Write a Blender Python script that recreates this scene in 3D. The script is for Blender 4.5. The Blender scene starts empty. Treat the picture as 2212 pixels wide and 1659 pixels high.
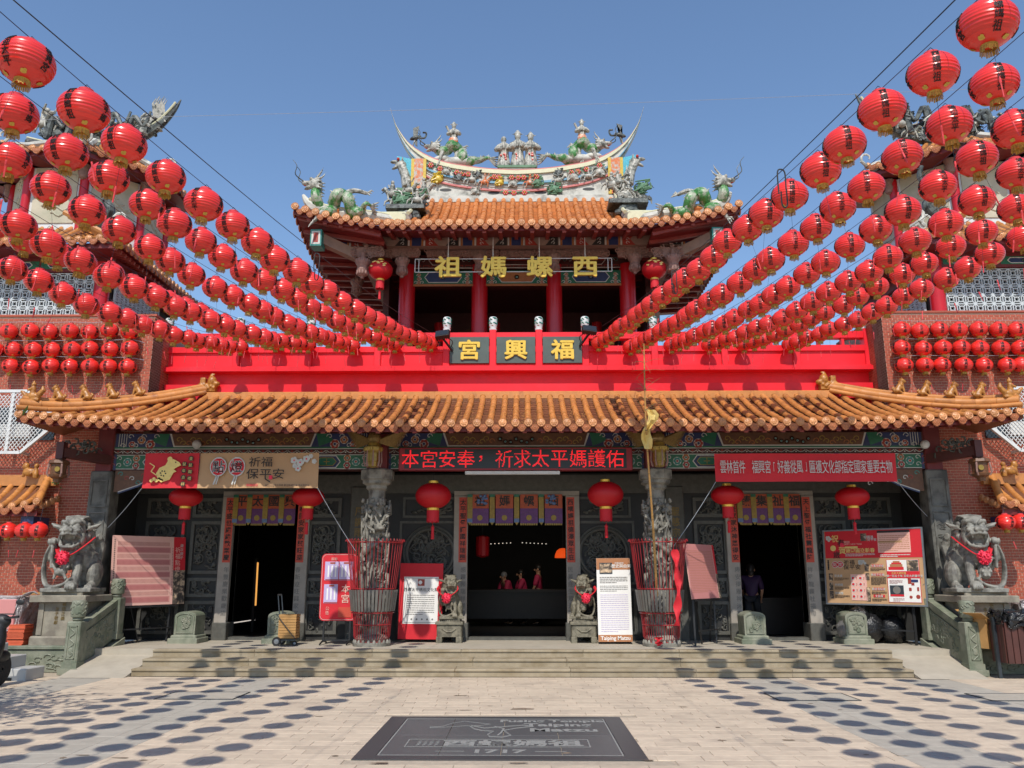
import bpy, bmesh, math, random
import numpy as np
from mathutils import Vector, Matrix, Euler
R = math.radians
rnd = random.Random(7)
scene = bpy.context.scene
COL = scene.collection
PI = math.pi

# ------------------------------------------------------------------ camera
CAM = Vector((0.2, 0.0, 1.65)); PITCH = R(13.2); YAW = R(0.8); FPX = 1789.0   # pixels of a 2212 x 1659 picture
cd = bpy.data.cameras.new('camera'); cam = bpy.data.objects.new('camera', cd); COL.objects.link(cam)
cam.location = CAM; cam.rotation_euler = (PI/2 + PITCH, 0, YAW)
cd.sensor_width = 36.0; cd.lens = FPX/2212*36.0; cd.clip_end = 2000; cd.clip_start = 0.05
scene.camera = cam
# ------------------------------------------------------------------ light
SUN_EL = R(50.5); SUN_AZ = R(5.0)        # the sun stands behind the camera, a little to the left
sun_to = Vector((math.sin(SUN_AZ)*math.cos(SUN_EL), math.cos(SUN_AZ)*math.cos(SUN_EL), -math.sin(SUN_EL)))
sd = bpy.data.lights.new('sun', 'SUN'); sd.energy = 4.0; sd.angle = R(0.55); sd.color = (1.0, 0.95, 0.87)
sun = bpy.data.objects.new('sun', sd); COL.objects.link(sun)
sun.rotation_euler = sun_to.to_track_quat('-Z', 'Y').to_euler(); sun.location = (-5, -20, 30)
world = bpy.data.worlds.new('World'); scene.world = world; world.use_nodes = True
wn = world.node_tree; bg = wn.nodes['Background']
sky = wn.nodes.new('ShaderNodeTexSky'); sky.sky_type = 'NISHITA'; sky.sun_disc = False
sky.sun_elevation = SUN_EL; sky.sun_rotation = math.atan2(-sun_to.x, -sun_to.y)
sky.altitude = 0; sky.air_density = 1.15; sky.dust_density = 0.4; sky.ozone_density = 4.5
wn.links.new(sky.outputs[0], bg.inputs[0]); bg.inputs[1].default_value = 0.15
vs = scene.view_settings; vs.view_transform = 'Standard'; vs.look = 'None'; vs.gamma = 1; vs.exposure = 0.15; vs.use_curve_mapping = False
scene.cycles.max_bounces = 8; scene.cycles.transparent_max_bounces = 8

# ------------------------------------------------------------------ pixel -> place (a direction; the depth Y or height Z comes from what it touches)
_rm = cam.rotation_euler.to_matrix()
def ray(u, v): return (_rm @ Vector(((u-1106)/FPX, (829.5-v)/FPX, -1))).normalized()
def atY(u, v, Y):
    d = ray(u, v); return CAM + d*((Y-CAM.y)/d.y)
def atZ(u, v, Z):
    d = ray(u, v); return CAM + d*((Z-CAM.z)/d.z)

# ------------------------------------------------------------------ materials
def lin(h):
    h = h.lstrip('#'); c = [int(h[i:i+2], 16)/255 for i in (0, 2, 4)]
    return tuple(x/12.92 if x <= .04045 else ((x+.055)/1.055)**2.4 for x in c) + (1,)
MATS = {}
def mat(name, col, rough=.6, metal=0, var=.18, scale=6, bump=.0, bscale=40, spec=.5, emit=0, col2=None, c2lo=.45, c2hi=.6, c2scale=3, coat=0, piece=.0, detail=6, dist=.01, trans=0):
    """Principled material: base colour with noise, a second tint in patches, a shift from piece to piece, fine relief."""
    if name in MATS: return MATS[name]
    m = bpy.data.materials.new(name); m.use_nodes = True; MATS[name] = m
    n = m.node_tree; N = n.nodes; L = n.links; b = N['Principled BSDF']
    c = lin(col) if isinstance(col, str) else tuple(col)+(1,)
    b.inputs['Roughness'].default_value = rough; b.inputs['Metallic'].default_value = metal
    b.inputs['Specular IOR Level'].default_value = spec
    if coat: b.inputs['Coat Weight'].default_value = coat; b.inputs['Coat Roughness'].default_value = .15
    if trans: b.inputs['Transmission Weight'].default_value = trans
    tc = N.new('ShaderNodeTexCoord'); oi = N.new('ShaderNodeObjectInfo'); ge = N.new('ShaderNodeNewGeometry')
    off = N.new('ShaderNodeVectorMath'); off.operation = 'ADD'
    sc = N.new('ShaderNodeMath'); sc.operation = 'MULTIPLY'; sc.inputs[1].default_value = 37
    L.new(oi.outputs['Random'], sc.inputs[0]); L.new(tc.outputs['Object'], off.inputs[0]); L.new(sc.outputs[0], off.inputs[1])
    def noise(s, d=detail):
        t = N.new('ShaderNodeTexNoise'); t.inputs['Scale'].default_value = s; t.inputs['Detail'].default_value = d; t.inputs['Roughness'].default_value = .62
        L.new(off.outputs[0], t.inputs['Vector']); return t.outputs['Fac']
    def ramp(src, lo, hi):
        r = N.new('ShaderNodeMapRange'); r.inputs['From Min'].default_value = lo; r.inputs['From Max'].default_value = hi
        L.new(src, r.inputs['Value']); return r.outputs['Result']
    base = N.new('ShaderNodeRGB'); base.outputs[0].default_value = c; cur = base.outputs[0]
    if col2:
        mx = N.new('ShaderNodeMix'); mx.data_type = 'RGBA'
        L.new(ramp(noise(c2scale), c2lo, c2hi), mx.inputs['Factor']); L.new(cur, mx.inputs['A'])
        mx.inputs['B'].default_value = lin(col2); cur = mx.outputs['Result']
    val = None
    if var:
        r = N.new('ShaderNodeMapRange'); r.inputs['From Min'].default_value = .25; r.inputs['From Max'].default_value = .75
        r.inputs['To Min'].default_value = 1-var; r.inputs['To Max'].default_value = 1+var; L.new(noise(scale), r.inputs['Value']); val = r.outputs['Result']
    if piece:
        a = N.new('ShaderNodeMath'); a.operation = 'ADD'; L.new(oi.outputs['Random'], a.inputs[0]); L.new(ge.outputs['Random Per Island'], a.inputs[1])
        f = N.new('ShaderNodeMath'); f.operation = 'FRACT'; L.new(a.outputs[0], f.inputs[0])
        r = N.new('ShaderNodeMapRange'); r.inputs['To Min'].default_value = 1-piece; r.inputs['To Max'].default_value = 1+piece; L.new(f.outputs[0], r.inputs['Value'])
        if val is None: val = r.outputs['Result']
        else:
            q = N.new('ShaderNodeMath'); q.operation = 'MULTIPLY'; L.new(val, q.inputs[0]); L.new(r.outputs['Result'], q.inputs[1]); val = q.outputs[0]
    if val is not None:
        h = N.new('ShaderNodeHueSaturation'); L.new(cur, h.inputs['Color']); L.new(val, h.inputs['Value']); cur = h.outputs[0]
    L.new(cur, b.inputs['Base Color'])
    if emit: L.new(cur, b.inputs['Emission Color']); b.inputs['Emission Strength'].default_value = emit
    if bump:
        bp = N.new('ShaderNodeBump'); bp.inputs['Strength'].default_value = bump; bp.inputs['Distance'].default_value = dist
        L.new(noise(bscale, 4), bp.inputs['Height']); L.new(bp.outputs[0], b.inputs['Normal'])
    return m
M = lambda k: MATS[k]
mat('paving', '#bdac96', .8, var=.10, scale=9, bump=.12, bscale=60, col2='#9a8b7b', c2lo=.5, c2hi=.8, c2scale=1.4, piece=.07)
mat('paving_grey', '#a39c8f', .78, var=.14, scale=7, bump=.2, bscale=60, piece=.06)
mat('paving_joint', '#a59784', .9, var=.2, scale=20)
mat('stain', '#7d6c5a', .7, var=.3, scale=14)
mat('granite_black', '#565656', .42, var=.25, scale=60, piece=.12, bump=.05, bscale=200)
mat('granite_dark', '#444445', .4, var=.22, scale=60, piece=.08)
mat('engraved', '#85847f', .8, var=.25, scale=40)
mat('step_stone', '#978a73', .75, var=.2, scale=4, bump=.15, bscale=50, col2='#7a6a4e', c2lo=.45, c2hi=.75, c2scale=2.2, piece=.06)
mat('platform_stone', '#a79e8e', .7, var=.14, scale=3, bump=.08, bscale=60)
mat('green_stone', '#7f8170', .6, var=.2, scale=7, bump=.3, bscale=30, col2='#636a58', c2scale=2.5)
mat('grey_stone', '#6b6a63', .68, var=.24, scale=8, bump=.35, bscale=28, col2='#45443f', c2scale=4)
mat('lion_stone', '#85837a', .6, var=.22, scale=9, bump=.3, bscale=34, col2='#62605a', c2scale=5)
mat('small_lion_stone', '#777160', .62, var=.22, scale=14, bump=.3, bscale=60, col2='#575244', c2scale=9)
mat('pedestal_stone', '#8c8575', .7, var=.2, scale=5, bump=.15, bscale=60, col2='#746c5f', c2scale=2)
mat('carved_dark', '#504f49', .6, var=.28, scale=10, bump=.4, bscale=50)
mat('panel_dark', '#262625', .6, var=.22, scale=6, bump=.2, bscale=60)
mat('door_stone', '#978f84', .7, var=.16, scale=4, bump=.1, bscale=70)
mat('column_stone', '#8a867b', .65, var=.3, scale=12, bump=.35, bscale=40, col2='#56534c', c2scale=6)
mat('tile', '#b87a40', .42, var=.16, scale=7, bump=.12, bscale=50, col2='#8c5430', c2lo=.56, c2hi=.72, c2scale=4, piece=.15, spec=.5)
mat('tile_pan', '#6f4429', .5, var=.25, scale=10, col2='#6a3d28', c2lo=.48, c2hi=.7, c2scale=3, piece=.2)
mat('tile_end', '#a4643e', .45, var=.22, scale=16, bump=.3, bscale=90, col2='#8e4e2e', c2lo=.5, c2hi=.7, c2scale=8, piece=.16)
mat('tile_cap', '#c08758', .42, var=.2, scale=16, bump=.3, bscale=90, col2='#9a5d38', c2lo=.54, c2hi=.72, c2scale=8, piece=.2)
mat('tile_upper', '#bd7238', .45, var=.18, scale=7, bump=.1, bscale=50, col2='#96542f', c2lo=.52, c2hi=.75, c2scale=3, piece=.12)
mat('tile_dirt', '#4b3626', .8, var=.3, scale=8)
mat('ochre_glaze', '#ac7430', .4, var=.25, scale=30, col2='#8f5a24', c2scale=14, bump=.3, bscale=60)
mat('brick', '#a04d36', .62, var=.12, scale=20, piece=.16, bump=.2, bscale=70)
mat('mortar', '#cdb09a', .9, var=.2, scale=25)
mat('red_paint', (.72, .012, .022), .42, var=.10, scale=5, spec=.35, col2='#d22a38', c2lo=.5, c2hi=.75, c2scale=1.1)
mat('red_column', (.46, .008, .014), .3, var=.1, scale=2)
mat('dark_red', (.14, .012, .012), .5, var=.2, scale=6)
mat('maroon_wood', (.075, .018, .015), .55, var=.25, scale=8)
mat('rafter_red', (.22, .03, .022), .5, var=.2, scale=8)
mat('lantern_red', (.70, .026, .018), .30, var=.06, scale=8, spec=.55, piece=.16, coat=.15)
mat('lantern_ink', (.02, .008, .008), .6, var=0)
mat('lantern_gold', (.55, .36, .07), .38, metal=.5, var=.2, scale=40)
mat('fringe', (.42, .26, .04), .7, var=.3, scale=60, piece=.3)
mat('tassel', (.62, .05, .06), .7, var=.2, scale=40)
mat('palace_red', (.48, .002, .008), .55, var=.06, scale=6, piece=.05)
mat('gold', (.80, .50, .07), .32, metal=.4, var=.12, scale=20, bump=.1, bscale=30)
mat('gold_flat', (.72, .52, .16), .4, metal=.25, var=.12, scale=12)
mat('gold_dark', (.2, .13, .04), .5, metal=.4, var=.3, scale=25)
mat('plaque_green', '#46504a', .5, var=.18, scale=5)
mat('white', '#d8d6cf', .55, var=.06, scale=6)
mat('white_paint', '#c9cac8', .5, var=.1, scale=10, col2='#a9a9a4', c2lo=.55, c2hi=.8)
mat('lattice_white', '#b9c0c2', .6, var=.1, scale=9, piece=.06)
mat('plaster', '#b7af9a', .85, var=.14, scale=4, bump=.3, bscale=12, col2='#8f9079', c2lo=.5, c2hi=.75, c2scale=2)
mat('porcelain', '#a8a59a', .4, var=.4, scale=26, bump=.6, bscale=45, col2='#5b5d55', c2lo=.48, c2hi=.62, c2scale=9)
mat('porcelain_dark', '#5d625e', .45, var=.45, scale=26, bump=.6, bscale=45, col2='#222422', c2lo=.44, c2hi=.6, c2scale=7)
mat('dragon_green', '#3f7a3c', .35, var=.4, scale=30, bump=.7, bscale=60, col2='#9da08c', c2lo=.46, c2hi=.56, c2scale=6)
mat('porcelain_orange', '#c2662a', .4, var=.3, scale=30, col2='#a8a59a', c2scale=12)
mat('porcelain_red', '#b03322', .4, var=.3, scale=20)
mat('porcelain_yellow', '#bfa02c', .4, var=.3, scale=20)
mat('porcelain_cyan', '#2f9fb4', .4, var=.35, scale=40, bump=.5, bscale=50)
mat('ridge_white', '#bcbab0', .7, var=.2, scale=5, bump=.4, bscale=25, col2='#6f6e66', c2lo=.5, c2hi=.68, c2scale=2.6)
mat('ridge_yellow', '#c4c1a0', .5, var=.12, scale=9)
mat('ridge_blue', '#5d8ea6', .5, var=.2, scale=9)
mat('ridge_pink', '#b86a66', .6, var=.2, scale=9)
mat('ridge_green', '#54785a', .6, var=.3, scale=9)
mat('p_green', (.012, .12, .06), .45, var=.2, scale=12)
mat('p_red', (.3, .035, .02), .45, var=.2, scale=12)
mat('p_blue', (.018, .03, .1), .45, var=.2, scale=12)
mat('p_white', (.5, .5, .46), .5, var=.12, scale=12)
mat('p_black', (.02, .018, .016), .5, var=.2, scale=12)
mat('p_orange', (.35, .12, .03), .5, var=.2, scale=12)
mat('p_gold', (.3, .2, .04), .4, metal=.4, var=.3, scale=20)
mat('p_brown', (.12, .05, .02), .5, var=.35, scale=14)
mat('p_teal', (.03, .2, .17), .45, var=.2, scale=12)
mat('soffit_beige', '#8b7466', .7, var=.2, scale=5)
mat('carved_pink', '#8a6a60', .65, var=.3, scale=16, bump=.4, bscale=50)
mat('iron_black', (.012, .012, .013), .5, var=.2, scale=9)
mat('steel_dark', (.05, .06, .07), .4, metal=.6, var=.2, scale=9)
mat('wire', (.03, .035, .05), .5, metal=.5, var=0)
mat('wire_pale', (.35, .38, .42), .5, metal=.4, var=0)
mat('galvanised', '#7c8083', .45, metal=.55, var=.2, scale=9)
mat('cage_red', (.30, .016, .02), .45, var=.15, scale=6)
mat('cage_grey', '#6f6c66', .5, metal=.3, var=.2, scale=6)
mat('led_black', (.006, .005, .006), .35, var=0)
mat('led_red', (1, .012, .02), .5, var=0, emit=.95)
mat('led_frame', (.24, .008, .016), .45, var=.1, scale=6)
mat('cloth_red', (.55, .012, .022), .7, var=.08, scale=5, bump=.1, bscale=6)
mat('cloth_pink', (.72, .03, .07), .7, var=.12, scale=9)
mat('banner_tan', '#b48f68', .75, var=.05, scale=3, bump=.1, bscale=5)
mat('paper_pink', '#d9a99b', .6, var=.04, scale=3)
mat('paper_rose', '#c17f7b', .6, var=.04, scale=3)
mat('paper_ink', '#8f4a48', .7, var=.1, scale=30)
mat('paper_lilac', '#b3a4c8', .6, var=.05, scale=4)
mat('paper_white', '#dfddd8', .6, var=.03, scale=4)
mat('ink', (.02, .018, .018), .7, var=.1, scale=20)
mat('grey_ink', '#6f6b66', .7, var=.1, scale=20)
mat('brown_board', '#a8714a', .6, var=.06, scale=4)
mat('poster_photo', '#4a4038', .6, var=.8, scale=14, col2='#b29a7e', c2lo=.5, c2hi=.6, c2scale=10)
mat('couplet_red', (.5, .06, .03), .6, var=.06, scale=6)
mat('valance_orange', (.36, .06, .015), .55, var=.2, scale=14, bump=.3, bscale=40)
mat('valance_purple', (.09, .011, .11), .45, var=.3, scale=20, bump=.4, bscale=40)
mat('valance_yellow', (.26, .17, .02), .5, var=.25, scale=18, bump=.3, bscale=40)
mat('valance_blue', (.1, .16, .3), .55, var=.3, scale=20)
mat('bamboo', '#b48a4f', .5, var=.25, scale=14)
mat('cardboard', '#a97f4a', .75, var=.12, scale=6)
mat('plastic_wrap', '#b7b0ae', .22, var=.35, scale=9, bump=.9, bscale=14, col2='#8a7f7e', c2scale=4, spec=.8, dist=.04)
mat('bag_black', (.012, .012, .013), .22, var=.2, scale=9, bump=.9, bscale=16, dist=.03)
mat('bag_grey', '#6c6a67', .3, var=.25, scale=9, bump=.8, bscale=14, dist=.03)
mat('bin_wood', (.07, .022, .016), .45, var=.25, scale=5, piece=.12)
mat('paper_orange', '#c65a38', .7, var=.15, scale=14, piece=.2)
mat('plastic_grey', '#aaa9a5', .5, var=.06, scale=5)
mat('rubber', (.012, .012, .012), .8, var=.2, scale=20)
mat('skin', '#b98a6e', .5, var=.06, scale=20)
mat('hair_dark', (.015, .011, .009), .5, var=.3, scale=40)
mat('hair_grey', '#77777a', .55, var=.25, scale=40)
mat('shirt_pink', (.5, .025, .09), .7, var=.1, scale=9)
mat('jacket_purple', (.035, .011, .05), .7, var=.1, scale=9)
mat('trousers', (.015, .016, .022), .8, var=.15, scale=9)
mat('interior', (.012, .010, .009), .8, var=.2, scale=3)  # near-black, so the deep shade of the rooms is put into the colour
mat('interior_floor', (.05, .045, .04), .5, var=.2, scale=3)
mat('wood_dark', (.014, .008, .006), .45, var=.25, scale=6)
mat('lamp_warm', (1, .45, .1), .5, var=0, emit=.8)
mat('lamp_orange', (1, .10, .012), .5, var=0, emit=.55)
mat('lamp_white', (1, .93, .8), .5, var=0, emit=.7)
mat('glass_dark', (.02, .022, .025), .08, var=0, spec=.7)
mat('leaf', '#4f6a2c', .6, var=.35, scale=20, piece=.25)
mat('twig', '#7d6a45', .7, var=.2, scale=20)

# ------------------------------------------------------------------ mesh builder
class MB:
    def __init__(s, *mats): s.v = []; s.f = []; s.m = []; s.mats = list(mats); s.mi = 0
    def use(s, key):
        if key not in s.mats: s.mats.append(key)
        s.mi = s.mats.index(key); return s
    def add(s, vs, fs, T=None):
        o = len(s.v)
        if T is not None: vs = [T @ Vector(p) for p in vs]
        s.v += [tuple(p) for p in vs]; s.f += [tuple(i+o for i in f) for f in fs]; s.m += [s.mi]*len(fs); return s
    def box(s, x0, x1, y0, y1, z0, z1, T=None, taper=0, ty=None):
        t = taper; ty = t if ty is None else ty
        return s.add([(x0, y0, z0), (x1, y0, z0), (x1, y1, z0), (x0, y1, z0), (x0+t, y0+ty, z1), (x1-t, y0+ty, z1), (x1-t, y1-ty, z1), (x0+t, y1-ty, z1)],
                     [(3, 2, 1, 0), (4, 5, 6, 7), (0, 1, 5, 4), (1, 2, 6, 5), (2, 3, 7, 6), (3, 0, 4, 7)], T)
    def cbox(s, x0, x1, y0, y1, z0, z1, c=.01, T=None):
        """box with chamfered edges on the top and the uprights"""
        pr = [(x0+c, y0), (x1-c, y0), (x1, y0+c), (x1, y1-c), (x1-c, y1), (x0+c, y1), (x0, y1-c), (x0, y0+c)]
        pi = [(min(max(x, x0+c), x1-c), min(max(y, y0+c), y1-c)) for x, y in pr]
        vs = [(x, y, z0) for x, y in pr]+[(x, y, z1-c) for x, y in pr]+[(x, y, z1) for x, y in pi]
        fs = [tuple(range(7, -1, -1)), tuple(range(16, 24))]
        for k in (0, 8):
            fs += [(k+i, k+(i+1) % 8, k+8+(i+1) % 8, k+8+i) for i in range(8)]
        return s.add(vs, fs, T)
    def bar(s, p, q, w, h=None, up=(0, 0, 1)):
        p = Vector(p); q = Vector(q); d = q-p; L = d.length
        if L < 1e-6: return s
        d.normalize(); up = Vector(up)
        if abs(d.dot(up)) > .98: up = Vector((0, 1, 0))
        sx = d.cross(up).normalized(); sz = sx.cross(d); h = w if h is None else h
        T = Matrix((( sx.x, d.x, sz.x, p.x), (sx.y, d.y, sz.y, p.y), (sx.z, d.z, sz.z, p.z), (0, 0, 0, 1)))
        return s.box(-w/2, w/2, 0, L, -h/2, h/2, T)
    def tube(s, pts, r, n=8, cap=True, closed=False, sq=None):
        pts = [Vector(p) for p in pts]; k = len(pts)
        if not hasattr(r, '__len__'): r = [r]*k
        vs = []; up = Vector((0, 0, 1)); prev = None
        for i, p in enumerate(pts):
            a = pts[i-1] if i or closed else pts[0]; b = pts[(i+1) % k] if i < k-1 or closed else pts[-1]
            d = (b-a)
            if d.length < 1e-9: d = Vector((0, 0, 1))
            d.normalize()
            if prev is None:
                x = d.cross(up)
                if x.length < .1: x = d.cross(Vector((1, 0, 0)))
            else: x = prev-d*prev.dot(d)
            if x.length < 1e-6: x = d.cross(Vector((.3, .8, .5)))
            x.normalize(); prev = x; y = d.cross(x)
            for j in range(n):
                t = 2*PI*j/n; vs.append(p+(x*math.cos(t)+y*math.sin(t)*(sq or 1))*r[i])
        fs = []
        for i in range(k-(0 if closed else 1)):
            A = i*n; B = ((i+1) % k)*n
            fs += [(A+j, A+(j+1) % n, B+(j+1) % n, B+j) for j in range(n)]
        if cap and not closed: fs += [tuple(range(n-1, -1, -1)), tuple(range((k-1)*n, k*n))]
        return s.add(vs, fs)
    def lathe(s, prof, n=24, T=None, c=(0, 0, 0), cap=True, a0=0, sx=1, sy=1):
        vs = []; k = len(prof)
        for r, z in prof:
            for j in range(n):
                t = 2*PI*j/n+a0; vs.append((c[0]+r*math.cos(t)*sx, c[1]+r*math.sin(t)*sy, c[2]+z))
        fs = []
        for i in range(k-1): fs += [(i*n+j, i*n+(j+1) % n, (i+1)*n+(j+1) % n, (i+1)*n+j) for j in range(n)]
        if cap: fs += [tuple(range(n-1, -1, -1)), tuple(range((k-1)*n, k*n))]
        return s.add(vs, fs, T)
    def ell(s, c, r, n=12, m=8, rot=None):
        if not hasattr(r, '__len__'): r = (r, r, r)
        T = Matrix.Translation(c) @ (Euler(rot).to_matrix().to_4x4() if rot else Matrix.Identity(4)) @ Matrix.Diagonal((r[0], r[1], r[2], 1))
        vs = [(0, 0, -1)]+[(math.sin(PI*i/m)*math.cos(2*PI*j/n), math.sin(PI*i/m)*math.sin(2*PI*j/n), -math.cos(PI*i/m)) for i in range(1, m) for j in range(n)]+[(0, 0, 1)]
        fs = [(0, 1+(j+1) % n, 1+j) for j in range(n)]
        for i in range(m-2): fs += [(1+i*n+j, 1+i*n+(j+1) % n, 1+(i+1)*n+(j+1) % n, 1+(i+1)*n+j) for j in range(n)]
        e = 1+(m-1)*n; fs += [(e-n+j, e-n+(j+1) % n, e) for j in range(n)]
        return s.add(vs, fs, T)
    def plate(s, pts, y0, y1, T=None):
        """outline in x,z; front face at y0 (towards -y), back at y1"""
        a = sum(pts[i][0]*pts[(i+1) % len(pts)][1]-pts[(i+1) % len(pts)][0]*pts[i][1] for i in range(len(pts)))
        if a < 0: pts = pts[::-1]
        n = len(pts)
        return s.add([(x, y0, z) for x, z in pts]+[(x, y1, z) for x, z in pts],
                     [tuple(range(n)), tuple(range(2*n-1, n-1, -1))]+[(i, n+i, n+(i+1) % n, (i+1) % n) for i in range(n)], T)
    def disc(s, cx, cz, r, y0, y1, n=16, rz=None, T=None):
        return s.plate([(cx+r*math.cos(2*PI*j/n), cz+(rz or r)*math.sin(2*PI*j/n)) for j in range(n)], y0, y1, T)
    def rect(s, x0, x1, z0, z1, y0, y1, T=None): return s.plate([(x0, z0), (x1, z0), (x1, z1), (x0, z1)], y0, y1, T)
    def band(s, pts, w, y0, y1, closed=False):
        """a ribbon of width w following a polyline in x,z"""
        k = len(pts)
        for i in range(k if closed else k-1):
            a = pts[i]; b = pts[(i+1) % k]; dx = b[0]-a[0]; dz = b[1]-a[1]; L = math.hypot(dx, dz)
            if L < 1e-6: continue
            nx = -dz/L*w/2; nz = dx/L*w/2; ex = dx/L*w*.2; ez = dz/L*w*.2
            s.plate([(a[0]+nx-ex, a[1]+nz-ez), (a[0]-nx-ex, a[1]-nz-ez), (b[0]-nx+ex, b[1]-nz+ez), (b[0]+nx+ex, b[1]+nz+ez)], y0+.0004*(i % 2), y1)
        return s
    def text(s, st, cx, cz, y, size, depth=.004, bold=.02, vertical=False, step=1.12, width=1.0, T=None, mirror=False):
        items = [(st, cx, cz)]
        if vertical: items = [(c, cx, cz+(len(st)-1)*size*step/2-i*size*step) for i, c in enumerate(st)]
        for t, x, z in items:
            vv, ff = glyphs(t, bold)
            s.add([(x+p[0]*size*width, y-(depth if p[2] > 0 else 0), z+p[1]*size) for p in vv], ff, T)
        return s
    def mesh(s, name, smooth=False, sharp=35):
        me = bpy.data.meshes.new(name); me.from_pydata(s.v, [], s.f)
        for k in s.mats: me.materials.append(MATS[k])
        if len(s.mats) > 1: me.polygons.foreach_set('material_index', s.m)
        if smooth:
            me.polygons.foreach_set('use_smooth', [True]*len(me.polygons))
            try: me.set_sharp_from_angle(angle=R(sharp))
            except Exception: pass
        me.update(); return me
    def build(s, name, parent=None, smooth=False, sharp=35, world=True, label=None, kind=None):
        return place(s.mesh(name, smooth, sharp), name, parent, world, label, kind)
_bench = bpy.data.scenes.new('workbench')                          # an empty scene where modifiers are worked out
def evaluated(ob):
    _bench.collection.objects.link(ob); vl = _bench.view_layers[0]; vl.update(); return ob.evaluated_get(vl.depsgraph)
_gl = {}
def glyphs(st, bold=.02):
    """flat solid letters of height about 1, centred"""
    k = (st, bold)
    if k in _gl: return _gl[k]
    cu = bpy.data.curves.new('lettering', 'FONT'); cu.body = st; cu.align_x = 'CENTER'; cu.align_y = 'CENTER'; cu.size = 1.05; cu.offset = bold
    cu.resolution_u = 2; cu.fill_mode = 'BOTH'; cu.extrude = .5
    ob = bpy.data.objects.new('lettering', cu); me = bpy.data.meshes.new_from_object(evaluated(ob))
    vv = [tuple(v.co) for v in me.vertices]; ff = [tuple(p.vertices) for p in me.polygons]
    bpy.data.objects.remove(ob); bpy.data.curves.remove(cu); bpy.data.meshes.remove(me)
    if vv:
        xs = [p[0] for p in vv]; zs = [p[1] for p in vv]; cx = (min(xs)+max(xs))/2; cz = (min(zs)+max(zs))/2
        vv = [(p[0]-cx, p[1]-cz, p[2]) for p in vv]
    _gl[k] = (vv, ff); return _gl[k]
def place(me, name, parent=None, world=True, label=None, kind=None, T=None):
    o = bpy.data.objects.new(name, me); COL.objects.link(o)
    if parent is not None:
        o.parent = parent
        if world: o.matrix_parent_inverse = PW(parent).inverted()
    if T is not None: o.matrix_basis = T
    if label: o['label'] = label
    if kind: o['kind'] = kind
    return o
def PW(o):
    m = o.matrix_basis.copy()
    return PW(o.parent) @ o.matrix_parent_inverse @ m if o.parent else m
def tag(o, label, cat, group=None):
    o['label'] = label; o['category'] = cat
    if group: o['group'] = group
    return o
def thing(name, label, cat, loc=(0, 0, 0), rz=0, group=None, rot=None):
    o = bpy.data.objects.new(name, None); COL.objects.link(o); o.empty_display_size = .2
    o.location = loc; o.rotation_euler = rot or (0, 0, rz); return tag(o, label, cat, group)
def struct(o): o['kind'] = 'structure'; return o
def pieces(parent, name, items, limit=300, world=True, dist=True):
    """items: (mesh, matrix). The ones nearest the camera are objects of their own, the rest one joined part."""
    if dist: items = sorted(items, key=lambda t: (t[1].translation-CAM).length)
    for me, T in items[:limit]: place(me, name, parent, world, T=T)
    rest = items[limit:]
    if rest:
        vs = []; fs = []; mi = []; mats = []; sm = False; n0 = 0; cache = {}
        for me, T in rest:
            if me.name not in cache:
                a = np.empty(len(me.vertices)*3); me.vertices.foreach_get('co', a)
                for k in me.materials:
                    if k not in mats: mats.append(k)
                cache[me.name] = (a.reshape(-1, 3), [tuple(p.vertices) for p in me.polygons], [mats.index(me.materials[p.material_index]) for p in me.polygons], me.polygons[0].use_smooth)
            a, f, m_, sm = cache[me.name]; t = np.array(T)
            vs.append(a @ t[:3, :3].T+t[:3, 3]); fs += [tuple(i+n0 for i in q) for q in f]; mi += m_; n0 += len(a)
        me = bpy.data.meshes.new(name); me.from_pydata(np.concatenate(vs).tolist(), [], fs)
        for k in mats: me.materials.append(k)
        me.polygons.foreach_set('material_index', mi)
        if sm: me.polygons.foreach_set('use_smooth', [True]*len(me.polygons)); me.set_sharp_from_angle(angle=R(40))
        place(me, name, parent, world, kind='stuff')
def sculpt(mb, name, voxel=.02, smooth=6, T=None, sharp=None):
    """fuse overlapping shapes of a builder into one continuous skin"""
    me = mb.mesh('tmp'); ob = bpy.data.objects.new('tmp', me)
    a = ob.modifiers.new('r', 'REMESH'); a.mode = 'VOXEL'; a.voxel_size = voxel
    if smooth: b = ob.modifiers.new('s', 'SMOOTH'); b.factor = .5; b.iterations = smooth
    r = bpy.data.meshes.new_from_object(evaluated(ob)); r.name = name
    bpy.data.objects.remove(ob); bpy.data.meshes.remove(me)
    r.materials.clear()
    for k in mb.mats: r.materials.append(MATS[k])
    r.polygons.foreach_set('use_smooth', [True]*len(r.polygons)); return r
def copy_tree(o, parent=None):
    c = o.copy(); COL.objects.link(c); c.parent = parent
    for ch in list(o.children): copy_tree(ch, c)
    return c
def spline(P, n=8):
    P = [Vector(p) for p in P]; out = []
    for i in range(len(P)-1):
        a = P[max(i-1, 0)]; b = P[i]; c = P[i+1]; d = P[min(i+2, len(P)-1)]
        for k in range(n):
            t = k/n; out.append(.5*((2*b)+(c-a)*t+(2*a-5*b+4*c-d)*t*t+(3*b-3*c+d-a)*t**3))
    return out+[P[-1]]
ORD = ['first', 'second', 'third', 'fourth', 'fifth', 'sixth', 'seventh', 'eighth', 'ninth', 'tenth', 'eleventh', 'twelfth', 'thirteenth', 'fourteenth', 'fifteenth', 'sixteenth', 'seventeenth', 'eighteenth', 'nineteenth', 'twentieth', 'twenty-first', 'twenty-second', 'twenty-third', 'twenty-fourth', 'twenty-fifth', 'twenty-sixth', 'twenty-seventh', 'twenty-eighth', 'twenty-ninth', 'thirtieth']
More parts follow.
